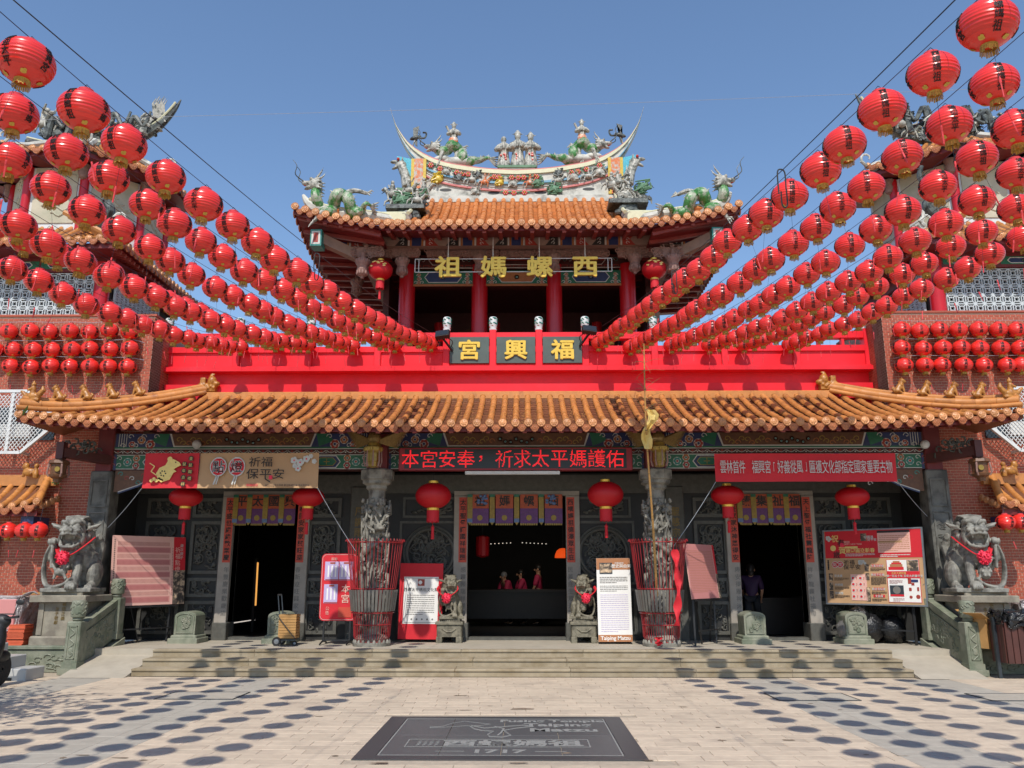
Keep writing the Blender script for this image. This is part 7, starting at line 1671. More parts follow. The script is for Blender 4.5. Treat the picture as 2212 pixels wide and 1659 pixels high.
def legs_easel(t, T, w, h, m='iron_black', spread=.18):
    o = T.translation
    for sx in (-.36, .36):
        p = T @ Vector((sx*w, .03, h*.5)); q = Vector((p.x, p.y-.10, PZ)); b = MB(m); b.bar(p, q, .035, .025); b.build('leg', t)
        q2 = Vector((p.x+(.25 if sx < 0 else -.0), min(p.y+.5, 18.0), PZ)); b = MB(m); b.bar(p, q2, .03, .025); b.build('rear_leg', t)
    a = T @ Vector((-.36*w, 0, 0)); c = T @ Vector((.36*w, 0, 0)); zz = PZ+.28; b = MB(m); b.bar((a.x, a.y-.05, zz), (c.x, c.y-.05, zz), .03, .025); b.build('cross_bar', t)
    b = MB(m); b.bar(T @ Vector((-.4*w, -.005, -.03)), T @ Vector((.4*w, -.005, -.03)), .05, .03); b.build('tray', t)
# pink prayer chart
t, T, w, h = board('prayer_chart', 'pale pink printed chart board with a red side strip on a black easel', 'notice board', [(234, 1156), (395, 1161), (396, 1304), (238, 1310)], (16.7, 17.98))
f = MB('paper_pink'); f.box(-w/2, w/2, 0, .02, 0, h, T); bd = f.build('board', t)
S = Sheet(t, T, 'print')
for k in range(10): S.r('paper_rose' if k % 2 == 0 else 'paper_pink', -w/2+.1, w/2-.34, .05+h*.9*k/10, .05+h*.9*(k+1)/10-.01, 1)
for k in range(10):
    zz = .05+h*.9*k/10
    for q in range(46): S.r('paper_ink', -w/2+.11+q*(w-.47)/46, -w/2+.118+q*(w-.47)/46, zz+.015, zz+h*.09-.03, 2)
for q in range(30): S.r('ink', -w/2+.035, -w/2+.055, .08+q*h*.9/30, .08+q*h*.9/30+.02, 2); S.r('paper_ink', w/2-.30, w/2-.285, .2+q*h*.7/30, .2+q*h*.7/30+.015, 2)
S.r('cloth_red', w/2-.27, w/2-.003, h*.5, h-.003, 2); S.r('poster_photo', w/2-.27, w/2-.003, .003, h*.5, 2); S.tx('p_white', '歲次庚子', w/2-.09, h*.78, .075, 4, 0, True); S.tx('paper_pink', '祈福點燈', w/2-.18, h*.66, .12, 4, 0, True)
S.go(bd); legs_easel(t, T, w, h)
# large red notice board
t, T, w, h = board('notice_board', 'large red and tan notice board with photographs and lists on black legs', 'notice board', [(1786, 1146), (2005, 1138), (2005, 1311), (1786, 1305)], (17.98, 16.6))
f = MB('galvanised'); frame(f, -w/2, w/2, 0, h, .03, -.012, .03); f.v = [tuple(T @ Vector(q)) for q in f.v]; fr_ = f.build('frame', t)
f = MB('banner_tan'); f.box(-w/2+.02, w/2-.02, .001, .02, .02, h-.02, T); bd = f.build('board', t)
S = Sheet(t, T, 'print'); x = lambda q: -w/2+w*q; z = lambda q: h*(1-q)
S.r('cloth_red', x(.02), x(.985), z(.385), z(.02), 1); S.r('paper_pink', x(.565), x(.88), z(.32), z(.06), 3); S.r('ink', x(.565), x(.88), z(.06), z(.03), 3)
S.lines('brown_board', x(.58), x(.87), z(.30), z(.08), 9, 4, .3, 1); S.r('banner_tan', x(.57), x(.80), z(.19), z(.165), 4); S.lines('p_white', x(.58), x(.87), z(.375), z(.335), 2, 3, .55, 2)
for k, (q, zz, ch) in enumerate(((.13, .12, '祝'), (.19, .18, '春'), (.20, .28, '賀'), (.14, .34, '歲'))): S.tx('gold_flat' if k % 2 == 0 else 'ink', ch, x(q), z(zz), .15, 3, .01)
for k in range(5): S.d('p_white', x(.045+.018*(k % 3)), z(.10+.022*(k // 2)), .028, 3, 8)
S.d('gold_flat', x(.105), z(.25), .06, 3); S.d('cloth_pink', x(.2), z(.21), .045, 5); S.tx('paper_pink', '2020', x(.25), z(.17), .06, 3, .01); S.tx('paper_pink', 'HAPPY NEW YEAR', x(.31), z(.20), .045, 3); S.tx('gold_flat', '守歲團圓迎新春', x(.36), z(.285), .095, 3, .01); S.r('gold_flat', x(.23), x(.36), z(.255), z(.23), 2); S.lines('p_white', x(.23), x(.53), z(.36), z(.32), 3, 3, .5, 3)
S.r('poster_photo', x(.395), x(.455), z(.16), z(.06), 3); S.tx('p_white', '團圓過', x(.48), z(.11), .06, 4, .01); S.tx('p_white', '好平安', x(.51), z(.145), .06, 4, .01)
for k, ch in enumerate('點燈'): S.d('p_white', x(.115+.055*k), z(.47), .068, 2, 18); S.d('cloth_red', x(.115+.055*k), z(.47), .058, 3, 18); S.tx('p_white', ch, x(.115+.055*k), z(.47), .08, 5)
S.tx('ink', '祈福', x(.265), z(.44), .10, 3, 0, False, 1.1); S.tx('ink', '保平安', x(.29), z(.505), .105, 3, 0, False, 1.1)
for k in range(6): S.d('ink', x(.045), z(.42+.022*k), .018, 3, 8); S.d('p_white', x(.37+.018*(k % 4)), z(.43+.025*(k // 3)), .03, 3, 8)
S.r('paper_pink', x(.27), x(.43), z(.94), z(.60), 3)
for i in range(4):
    for j in range(2): S.d('p_white', x(.295+.075*j), z(.65+.08*i), .042, 4); S.d('cloth_red', x(.295+.075*j), z(.65+.08*i), .026, 6); S.lines('paper_ink', x(.325+.075*j), x(.335+.075*j), z(.67+.08*i), z(.63+.08*i), 3, 4)
for k, (zz, ch) in enumerate(((.62, '安太歲'), (.74, '光明燈'), (.85, '財神燈'))): S.r('poster_photo', x(.045), x(.085), z(zz+.07), z(zz-.03), 3); S.tx('p_white', ch, x(.145), z(zz), .055, 3, .01); S.lines('ink', x(.1), x(.25), z(zz+.06), z(zz+.02), 3, 3, .35, k)
for k, (zz, ch) in enumerate(((.49, '社運光明燈'), (.605, '媽祖平安燈'), (.79, '觀音佛祖燈'), (.88, '文昌燈'))):
    S.r('poster_photo', x(.42), x(.46), z(zz+.07), z(zz-.02), 3); S.r('cloth_red', x(.49), x(.60), z(zz+.015), z(zz-.018), 3); S.tx('p_white', ch, x(.545), z(zz), .05, 5, .01); S.lines('ink', x(.475), x(.62), z(zz+(.13 if k == 1 else .065)), z(zz+.025), 8 if k == 1 else 3, 3, .35, k+5)
S.r('cloth_red', x(.635), x(.945), z(.955), z(.41), 3); S.r('paper_white', x(.64), x(.94), z(.95), z(.415), 4); S.r('paper_white', x(.64), x(.94), z(.56), z(.415), 5); S.r('cloth_red', x(.655), x(.80), z(.545), z(.505), 6); S.r('brown_board', x(.67), x(.79), z(.505), z(.47), 6); S.r('cloth_red', x(.685), x(.78), z(.47), z(.45), 6); S.r('brown_board', x(.70), x(.765), z(.45), z(.43), 6); S.r('poster_photo', x(.83), x(.938), z(.558), z(.42), 6)
S.r('cloth_red', x(.64), x(.94), z(.65), z(.56), 6); S.tx('p_white', '一個一百五十年 百年大戲慶平安', x(.79), z(.62), .05, 8, .01); S.tx('gold_flat', '百年大戲特展', x(.75), z(.585), .045, 8)
S.lines('paper_ink', x(.655), x(.78), z(.72), z(.665), 4, 6, .35, 9); S.r('steel_dark', x(.655), x(.785), z(.86), z(.74), 6); S.d('grey_ink', x(.72), z(.80), .075, 8); S.r('cloth_red', x(.655), x(.785), z(.88), z(.855), 7); S.lines('paper_ink', x(.68), x(.785), z(.94), z(.895), 3, 6, .35, 11)
for xx, zz, a, b_ in ((.83, .72, .03, .05), (.86, .74, .028, .024), (.835, .81, .024, .03), (.91, .81, .018, .035)): S.r('p_red', x(xx), x(xx+a), z(zz), z(zz-b_*1.4), 6)
S.d('p_red', x(.848), z(.885), .03, 6); S.d('p_red', x(.915), z(.88), .04, 6); S.r('p_blue', x(.86), x(.925), z(.70), z(.665), 6); S.go(bd)
for sx in (-.14, .34):
    p = T @ Vector((sx*w, .03, h*.6)); b = MB('iron_black'); b.bar(p, (p.x, p.y+.02, PZ), .05, .03); b.build('leg', t); b = MB('iron_black'); b.bar(p+Vector((0, .03, -.5)), (p.x+.05, p.y+.75, PZ), .03); b.build('rear_leg', t)
a = T @ Vector((-.14*w, .05, 0)); c = T @ Vector((.34*w, .05, 0)); b = MB('iron_black'); b.bar((a.x, a.y, PZ+.27), (c.x, c.y, PZ+.27), .035, .03); b.build('cross_bar', t)
# brown easel board beside the cage
t, T, w, h = board('easel_board', 'tilted brown-pink text board on a black easel beside the bamboo cage', 'notice board', [(1472, 1172), (1536, 1180), (1557, 1289), (1496, 1297)], (16.55, 17.5))
f = MB('paper_pink'); f.box(-w/2, w/2, 0, .018, 0, h, T); bd = f.build('board', t); S = Sheet(t, T, 'print'); S.r('brown_board', -w/2+.002, w/2-.09, .002, h-.002, 1); S.b.mats[0] = 'paper_rose'; S.lines('brown_board', -w/2+.05, w/2-.12, h*.12, h*.9, 26, 2, .2, 4); S.r('cloth_red', w/2-.07, w/2-.002, h*.45, h-.003, 2); S.r('poster_photo', w/2-.07, w/2-.002, .003, h*.45, 2); S.go(bd); legs_easel(t, T, w, h)
# white history sign
t, T, w, h = board('history_sign', 'tall white sign with brown header and white-lettered brown footer', 'sign', [(1281, 1206), (1353, 1206), (1367, 1386), (1293, 1387)], 17.15)
f = MB('paper_white'); f.box(-w/2, w/2, 0, .025, 0, h, T); bd = f.build('board', t); S = Sheet(t, T, 'print')
S.r('brown_board', -w/2+.001, w/2-.001, h*.86, h-.001, 1); S.r('brown_board', -w/2+.001, w/2-.001, .001, h*.082, 1); S.tx('paper_white', 'Taiping Matzu', 0, h*.038, .10, 2, .02); S.r('steel_dark', -w/2+.06, -.08+.06, h*.81, h*.945, 3); S.r('poster_photo', -w/2+.07, -.03, h*.825, h*.935, 4); S.tx('paper_white', '歷史與由來', .16, h*.905, .075, 3, .01); S.tx('paper_white', '西螺福興宮', .12, h*.94, .035, 3)
S.lines('grey_ink', -w/2+.06, w/2-.06, h*.70, h*.785, 4, 2, .4, 3); S.lines('grey_ink', -w/2+.06, w/2-.06, h*.60, h*.68, 4, 2, .3, 4); S.lines('paper_lilac', -w/2+.06, w/2-.06, h*.12, h*.58, 18, 2, .22, 6); S.go(bd)  # lower lines in paler ink: sun glare put into the print colour
# red poster board with white sheet
t, T, w, h = board('red_poster', 'red poster board with a white printed certificate beside the caged column', 'poster', [(865, 1217), (960, 1217), (952, 1382), (860, 1380)], 17.55)
f = MB('cloth_red'); f.box(-w/2, w/2, 0, .03, 0, h, T); bd = f.build('board', t); S = Sheet(t, T, 'print'); S.r('paper_white', -w*.40, w*.40, h*.20, h*.82, 1); S.b.use('grey_ink')
for q in ((-w*.38, w*.38, h*.215, h*.22), (-w*.38, w*.38, h*.80, h*.805)): S.r('grey_ink', *q, 2)
S.r('p_red', -.07, .07, h*.70, h*.79, 3); S.d('paper_white', -.02, h*.745, .04, 4); S.tx('ink', '西螺太平媽祖文化祭', 0, h*.65, .075, 3, 0); S.lines('grey_ink', -w*.32, w*.32, h*.32, h*.60, 10, 3, .3, 5)
for k in range(5): S.d('grey_ink', -w*.2+k*w*.12, h*.26, .018, 3, 10)
S.go(bd)
# rounded red standing sign
t, T, w, h = board('standing_sign', 'rounded red standing sign with three lilac sheets and white characters', 'sign', [(692, 1196), (772, 1196), (766, 1341), (690, 1341)], 17.0)
r_ = .09; pts = []
for cx_, cz_, a0 in ((w/2-r_, r_, -PI/2), (w/2-r_, h-r_, 0), (-w/2+r_, h-r_, PI/2), (-w/2+r_, r_, PI)): pts += [(cx_+r_*math.cos(a0+PI/2*k/5), cz_+r_*math.sin(a0+PI/2*k/5)) for k in range(6)]
f = MB('cloth_red'); f.plate(pts, 0, .03, T); bd = f.build('board', t); S = Sheet(t, T, 'print'); S.b.use('p_white'); S.b.band([(a*.95, (c-h/2)*.97+h/2) for a, c in pts], .006, -.004, -.001, True)
S.b.v = [tuple(T @ Vector(q)) if i >= 0 else q for i, q in enumerate(S.b.v)]
for x0, x1, z0, z1 in ((-.38, -.02, .60, .88), (.0, .36, .60, .88), (-.38, -.02, .26, .54)):
    S.r('paper_lilac', w*x0*1.05, w*x1*1.05, h*z0, h*z1, 3); S.r('valance_orange', w*(x0+.12), w*(x1-.1), h*(z1-.035), h*(z1-.01), 4); S.r('p_red', w*x0, w*x1, h*z0+.005, h*z0+.02, 4)
    for q in range(3): S.r('paper_white', w*(x0+.06+.1*q), w*(x0+.10+.1*q), h*(z0+.05), h*(z1-.06), 4)
S.tx('paper_pink', '本宮', w*.2, h*.40, .17, 4, .01, True); S.tx('paper_pink', '公告', -w*.28, h*.15, .075, 4, 0, True); S.r('couplet_red', w*.02, w*.38, h*.05, h*.20, 4); S.tx('paper_pink', '服務', -w*.15, h*.92, .06, 4); S.go(bd)
for sx in (-.36, .36):
    p = T @ Vector((sx*w, .02, 0)); b = MB('iron_black'); b.bar(p, (p.x, p.y, PZ+.05), .035); b.build('leg', t)
    b = MB('iron_black'); b.tube([(p.x, p.y+.28, PZ+.02), (p.x, p.y+.1, PZ+.06), (p.x, p.y-.1, PZ+.06), (p.x, p.y-.28, PZ+.02)], .018, 6); b.build('foot', t); b = MB('iron_black'); spiral(b, (p.x-.06*(1 if sx > 0 else -1), p.y, PZ+.17), .06, 1, .009); b.build('scroll', t)
p = T @ Vector((-.36*w, .02, 0)); q = T @ Vector((.36*w, .02, 0)); b = MB('iron_black'); b.bar((p.x, p.y, PZ+.08), (q.x, q.y, PZ+.08), .03); b.build('cross_bar', t)

# ================================================================== folding cart
p = atZ(654, 1384, PZ); y = 16.75; x = p.x+.02; t = thing('folding_cart', 'small folding hand cart holding a stack of thin wooden crates', 'hand cart', (x, y, PZ))
for k in range(9): f = MB('cardboard'); z = PZ+.14+.05*k; f.box(x-.15, x+.19, y-.14, y+.16, z, z+.044); f.build('crate', t)
f = MB('steel_dark'); f.box(x-.18, x+.20, y-.16, y+.18, PZ+.10, PZ+.125); f.build('platform', t)
for xx in (x-.17, x-.10): f = MB('steel_dark'); f.bar((xx, y+.17, PZ+.11), (xx-.12, y+.2, PZ+.95), .018); f.build('handle_rod', t)
f = MB('rubber'); f.bar((x-.30, y+.2, PZ+.95), (x-.21, y+.2, PZ+.95), .03); f.build('grip', t)
f = MB('steel_dark'); f.bar((x-.2, y-.17, PZ+.6), (x+.19, y-.17, PZ+.14), .012); f.build('strap', t)
for xx, yy, r in ((x-.16, y-.17, .085), (x-.17, y+.2, .085), (x+.18, y-.12, .045)):
    w_ = MB('rubber'); w_.lathe([(r*.6, -.018), (r, -.02), (r, .02), (r*.6, .018)], 18, Matrix.Translation((xx, yy, PZ+r)) @ Matrix.Rotation(PI/2, 4, 'X')); o = w_.build('wheel', t, smooth=True, sharp=40); w_ = MB('galvanised'); w_.lathe([(.01, -.024), (r*.55, -.02), (r*.55, .02), (.01, .024)], 12, Matrix.Translation((xx, yy, PZ+r)) @ Matrix.Rotation(PI/2, 4, 'X')); w_.build('hub', o)

# ================================================================== bamboo pole, flag, ribbons
B0 = atZ(1424, 1394, PZ); B1 = atY(1396, 930, 15.05); B2 = atY(1391, 742, 14.7)
t = thing('bamboo_pole', 'tall leaning bamboo pole with a leafy tip tied to the caged column', 'pole', B0)
P_ = spline([B0, B0.lerp(B1, .5)+Vector((.02, 0, 0)), B1, B2], 10); n_ = len(P_); rad = [.024*(1-.8*i/n_)+.004 for i in range(n_)]
b = MB('bamboo'); b.tube(P_, rad, 8); b.build('culm', t, smooth=True); b = MB('bamboo'); b.mats = ['twig']
for i in range(2, n_-1, 2): b.tube([P_[i]-Vector((0, 0, .008)), P_[i]+Vector((0, 0, .008))], rad[i]*1.18, 8)
b.build('node_ring', t)
b = MB('twig'); rr = random.Random(12)
for k in range(34): i = rr.randint(n_-12, n_-1); p = P_[i]; d = Vector((rr.uniform(-1, 1), rr.uniform(-.5, .5), rr.uniform(-.35, .6))).normalized()*rr.uniform(.12, .42); b.tube([p, p+d*.5+Vector((0, 0, .02)), p+d], [.004, .003, .0015], 4)
b.build('twigs', t)
pf = [atY(u, v, 15.08) for u, v in ((1396, 885), (1410, 880), (1408, 905), (1398, 925), (1404, 950), (1404, 968), (1388, 972), (1386, 958), (1394, 935), (1388, 915))]
b = MB('gold_flat'); gx = []
for j in range(9):
    v = 885+85*j/8; x0 = 1396+6*math.sin(j*.9)-8*(j/8); x1 = x0+19+5*math.sin(j*1.3)
    for i, u in enumerate((x0, (x0*2+x1)/3, (x0+2*x1)/3, x1)): gx.append(atY(u, v, 15.05+.05*math.sin(i*2+j)))
b.add(gx, [(j*4+i, j*4+i+1, (j+1)*4+i+1, (j+1)*4+i) for j in range(8) for i in range(3)]); o = b.build('gold_pennant', None, smooth=True); tag(o, 'crumpled gold pennant hanging from the bamboo pole', 'flag')
def ribbon(name, label, pts, y, w, m='cloth_red'):
    P_ = spline([atY(u, v, y) for u, v in pts], 6); b = MB(m); vs = []
    for i, p in enumerate(P_): q = w*(.75+.4*math.sin(i*.8)); vs += [p+Vector((-q, .03*math.sin(i*1.1), 0)), p+Vector((0, -.03*math.cos(i*.9), 0)), p+Vector((q, .02*math.sin(i*.7+1), 0))]
    b.add(vs, [(i*3+k, i*3+k+1, i*3+k+4, i*3+k+3) for i in range(len(P_)-1) for k in range(2)]); o = b.build(name, None, smooth=True); tag(o, label, 'ribbon'); return o
ribbon('hanging_cloth', 'long red cloth sash hanging down the cage with the bamboo pole', [(1458, 1187), (1462, 1225), (1466, 1265), (1464, 1310), (1462, 1352)], 16.12, .07); ribbon('hanging_cloth', 'short red cloth knotted round the foot of the bamboo pole', [(1424, 1376), (1422, 1384), (1424, 1392), (1421, 1396)], 16.2, .07)

# ================================================================== floodlights on the balcony
for s, u, v in ((-1, 956, 722), (1, 1273, 712)):
    p = atY(u, v, 17.45); t = thing('floodlight', 'black floodlight on an arm beside the gilt panel %s' % ('nearer the rat banner' if s < 0 else 'nearer the slogan banner'), 'floodlight', p, group='balcony floodlights')
    Tm = Matrix.Translation(p) @ Matrix.Rotation(-.5, 4, 'X') @ Matrix.Rotation(.2*s, 4, 'Z'); f = MB('iron_black'); f.cbox(-.16, .16, -.05, .06, -.09, .09, .015, Tm); 
    for k in range(7): f.box(-.14+.04*k, -.125+.04*k, .06, .1, -.08, .08, Tm)
    f.build('housing', t); f = MB('glass_dark'); f.box(-.14, .14, -.056, -.05, -.07, .07, Tm); f.build('glass', t); f = MB('iron_black'); f.bar(p+Vector((0, .02, -.08)), p+Vector((-.2*s*-1*-1, .3, -.3)), .035); f.build('arm', t); f = MB('wire'); f.tube(spline([p+Vector((0, .1, 0)), p+Vector((-.2*s, .2, -.1)), p+Vector((-.15*s, .35, -.2))], 4), .01, 5); f.build('cable', t)

# ================================================================== things beside the lions
# wrapped pallet of boxes, joss paper pile, plank, plastic steps, scooter (rat banner side)
x0 = -10.9; t = thing('wrapped_pallet', 'stack of cartons wrapped in shiny plastic film beside the lion with the cub', 'pallet', (-10.2, 16.1, .42))
f = MB('green_stone'); f.cbox(-11.6, -9.53, 15.6, 16.9, 0, .40, .02); o = f.build('platform_edge'); tag(o, 'green carved stone ledge carrying the wrapped pallet', 'ledge')
rr = random.Random(2); b = MB('plastic_wrap'); nx_, nz_ = 14, 12; vs = []
b.cbox(-10.8, -9.12, 15.72, 16.7, .47, 1.32, .06)
me = b.mesh('film'); bm = bmesh.new(); bm.from_mesh(me); bmesh.ops.subdivide_edges(bm, edges=bm.edges[:], cuts=5, use_grid_fill=True)
for v_ in bm.verts: v_.co += Vector((rr.gauss(0, .012), rr.gauss(0, .012), rr.gauss(0, .012)))
bm.to_mesh(me); bm.free(); place(me, 'film', t)
for i in range(4):
    for j in range(3): f = MB('cardboard' if (i+j) % 2 else 'paper_white'); f.cbox(-10.72+.39*i, -10.36+.39*i, 15.70, 16.0, .46+.28*j, .71+.28*j, .01); f.mats = ['paper_rose' if (i+j) % 3 else 'dark_red']; f.build('carton', t)
b = MB('plastic_wrap'); P_ = [(-9.3, 15.95, 1.30), (-9.15, 15.9, 1.34), (-9.0, 15.88, 1.40), (-8.92, 15.9, 1.36)]; b.tube(spline(P_, 4), [.06, .07, .06, .05, .06, .07, .06, .05, .04, .05, .04, .03, .02], 7, sq=.4); b.build('loose_film', t, smooth=True)
t = thing('joss_paper_pile', 'neat pile of orange joss paper bundles beside the lion pedestal', 'paper pile', (-9.5, 15.75, .46))
for k in range(13): f = MB('paper_orange'); dx = rr.uniform(-.02, .02); z = .462+.028*k; f.box(-9.22+dx, -8.92+dx, 15.62+rr.uniform(-.015, .015), 15.9, z, z+.024); f.build('bundle', t)
f = MB('cardboard'); f.bar((-9.4, 16.3, 1.36), (-8.9, 16.45, 1.38), .3, .04); o = f.build('plank'); tag(o, 'loose brown board lying on the pallet behind the lion with the cub', 'board')
t = thing('plastic_steps', 'grey plastic three-tread step block in front of the green ledge', 'step stool', (-9.6, 14.8, 0))
pS = atZ(66, 1470, 0)
for k in range(3):
    xr = pS.x-.05-.34*k; f = MB('plastic_grey'); f.cbox(xr-1.4, xr, 14.3+.0*k, 14.85, .0 if k == 0 else .19*k+.002, .19*(k+1), .012); f.build('tread_block', t)
f = MB('rubber'); f.box(pS.x-.75, pS.x-.28, 14.292, 14.3, 0, .05); f.build('foot_gap_shade', t)  # thin dark plate standing in for the shaded gap under the block
# scooter, only its front shows
sx, sy = -8.10, 13.05
t = thing('scooter', 'black motor scooter with a white number plate beside the plastic steps', 'scooter', (sx, sy, 0))
for yy, nm in ((sy+.62, 0), (sy-.62, 1)):
    f = MB('rubber'); f.lathe([(.15, -.05), (.22, -.055), (.255, -.03), (.255, .03), (.22, .055), (.15, .05)], 26, Matrix.Translation((sx, yy, .255)) @ Matrix.Rotation(PI/2, 4, 'Y')); o = f.build('tyre', t, smooth=True, sharp=50); f = MB('galvanised'); f.lathe([(.02, -.05), (.15, -.03), (.15, .03), (.02, .05)], 18, Matrix.Translation((sx, yy, .255)) @ Matrix.Rotation(PI/2, 4, 'Y')); f.build('rim', o)
b = MB('iron_black'); b.tube(spline([(sx, sy-.8, .62), (sx, sy-.45, .68), (sx, sy-.1, .45), (sx, sy+.2, .35), (sx, sy+.42, .6), (sx, sy+.48, .95)], 4), [.1, .14, .16, .17, .17, .16, .15, .13, .12, .12, .12, .12, .12, .13, .13, .14, .14, .13, .12, .1, .08], 12); b.ell((sx, sy+.62, .44), (.09, .22, .1)); b.ell((sx, sy+.5, .98), (.16, .1, .12)); place(sculpt(b, 'body', .02, 3), 'body', t)
f = MB('rubber'); f.cbox(sx-.14, sx+.14, sy-.72, sy-.05, .74, .83, .04); f.build('seat', t)
for s in (-1, 1): f = MB('rubber'); f.bar((sx, sy+.46, 1.02), (sx+s*.33, sy+.40, 1.06), .035); f.build('handlebar', t); f = MB('iron_black'); f.bar((sx+s*.2, sy+.45, 1.05), (sx+s*.26, sy+.46, 1.25), .012); f.ell((sx+s*.28, sy+.47, 1.28), (.07, .015, .045)); f.build('mirror', t)
f = MB('white'); T_ = Matrix.Translation((sx+.02, sy-.83, .5)) @ Matrix.Rotation(-.25, 4, 'X'); f.box(-.13, .13, -.006, 0, -.075, .075, T_); o = f.build('number_plate', t); f = MB('ink'); f.text('268', 0, 0, -.007, .09, .002, .02, T=T_); f.build('plate_digits', o)
f = MB('lantern_red'); f.cbox(sx-.09, sx+.09, sy-.84, sy-.76, .62, .70, .02); f.build('tail_lamp', t)
# litter bin, cartons (slogan banner side)
p = atZ(2160, 1462, 0); bx, by = 8.62, 14.9
t = thing('litter_bin', 'twin brown slatted litter bin with a black bag over its rim', 'litter bin', (bx, by, 0))
for i in range(2):
    xx = bx-.05+.62*i
    for k in range(5): f = MB('bin_wood'); f.cbox(xx-.27+.108*k, xx-.27+.108*k+.098, by-.26, by-.235, .26, .95, .006); f.build('slat', t)
    for k in range(4): f = MB('bin_wood'); f.cbox(xx-.285, xx-.262, by-.22+.11*k, by-.12+.11*k, .26, .95, .004); f.build('side_slat', t)
    f = MB('iron_black'); f.box(xx-.255, xx+.262, by-.23, by+.25, .26, .93); f.build('liner', t)
for xx in (bx-.36, bx+.26, bx+.9): f = MB('steel_dark'); f.bar((xx, by, .0), (xx, by, 1.0), .055); f.build('post', t)
f = MB('valance_orange'); f.rect(bx+.03, bx+.21, .66, .84, by-.266, by-.261); o = f.build('recycling_label', t); f = MB('ink')
for k in range(3): a = PI/2+2*PI*k/3; c_ = PI/2+2*PI*(k+1)/3; f.band([(bx+.12+.06*math.cos(a), .74+.06*math.sin(a)), (bx+.12+.06*math.cos(c_), .74+.06*math.sin(c_))], .014, by-.269, by-.266)
f.build('recycling_mark', o)
b = MB('bag_black'); rr = random.Random(9); b.cbox(bx-.34, bx+.22, by-.3, by+.28, .88, 1.1, .08); me = b.mesh('bag'); bm = bmesh.new(); bm.from_mesh(me); bmesh.ops.subdivide_edges(bm, edges=bm.edges[:], cuts=4, use_grid_fill=True)
for v_ in bm.verts: v_.co += Vector((rr.gauss(0, .022), rr.gauss(0, .022), rr.gauss(0, .03)-(.07 if v_.co.y < by-.28 and v_.co.z < .95 and rr.random() < .5 else 0)))
bm.to_mesh(me); bm.free(); place(me, 'bag', t)
b = MB('bag_black'); b.cbox(bx+.3, bx+.9, by-.29, by+.28, .9, 1.06, .06); me = b.mesh('bag'); bm = bmesh.new(); bm.from_mesh(me); bmesh.ops.subdivide_edges(bm, edges=bm.edges[:], cuts=4, use_grid_fill=True)
for v_ in bm.verts: v_.co += Vector((rr.gauss(0, .02), rr.gauss(0, .02), rr.gauss(0, .03)))
bm.to_mesh(me); bm.free(); place(me, 'bag', t)
t = thing('cardboard_box', 'open brown cardboard box behind the balustrade and the litter bin', 'box', (8.95, 15.7, .4)); T_ = Matrix.Translation((8.45, 15.45, .46)) @ Matrix.Rotation(.5, 4, 'Z')
f = MB('cardboard'); f.box(-.35, .35, -.2, .2, 0, .5, T_); f.build('carton', t); f = MB('cardboard'); f.bar(T_ @ Vector((-.35, -.1, .5)), T_ @ Vector((-.55, -.1, .60)), .34, .006); f.bar(T_ @ Vector((.0, .2, .5)), T_ @ Vector((0, .38, .64)), .6, .006); f.build('flap', t); f = MB('ink'); f.text('小心輕放', 0, .25, -.201, .1, .002, 0, vertical=True, T=T_); f.build('print', t)
t = thing('wrapped_cartons', 'cartons under plastic film behind the litter bin', 'cartons', (10.2, 16.1, .4)); b = MB('plastic_wrap'); b.cbox(9.2, 10.6, 15.65, 16.6, .46, 1.25, .05); me = b.mesh('film'); bm = bmesh.new(); bm.from_mesh(me); bmesh.ops.subdivide_edges(bm, edges=bm.edges[:], cuts=5, use_grid_fill=True)
for v_ in bm.verts: v_.co += Vector((rr.gauss(0, .01), rr.gauss(0, .01), rr.gauss(0, .01)))
bm.to_mesh(me); bm.free(); place(me, 'film', t); 
for k in range(3): f = MB('dark_red'); f.box(9.25+.4*k, 9.6+.4*k, 15.63, 15.9, .5, 1.1); f.build('carton', t)
# dark bags and folded frames behind the notice board
t = thing('bag_heap', 'dark bags heaped behind the large red notice board', 'bags', (7.2, 17.3, PZ)); rr = random.Random(4)
for k, (xx, zz, r) in enumerate(((6.75, .25, .25), (7.15, .3, .28), (7.6, .26, .26), (6.95, .5, .2))):
    b = MB('bag_grey' if k == 0 else 'bag_black'); b.ell((xx, 17.45, PZ+zz), (r, .22, r*1.05), 16, 12); me = b.mesh('bag'); 
    for v_ in me.vertices: v_.co += Vector((rr.gauss(0, .015), rr.gauss(0, .015), rr.gauss(0, .015)))
    me.polygons.foreach_set('use_smooth', [True]*len(me.polygons)); place(me, 'bag', t)

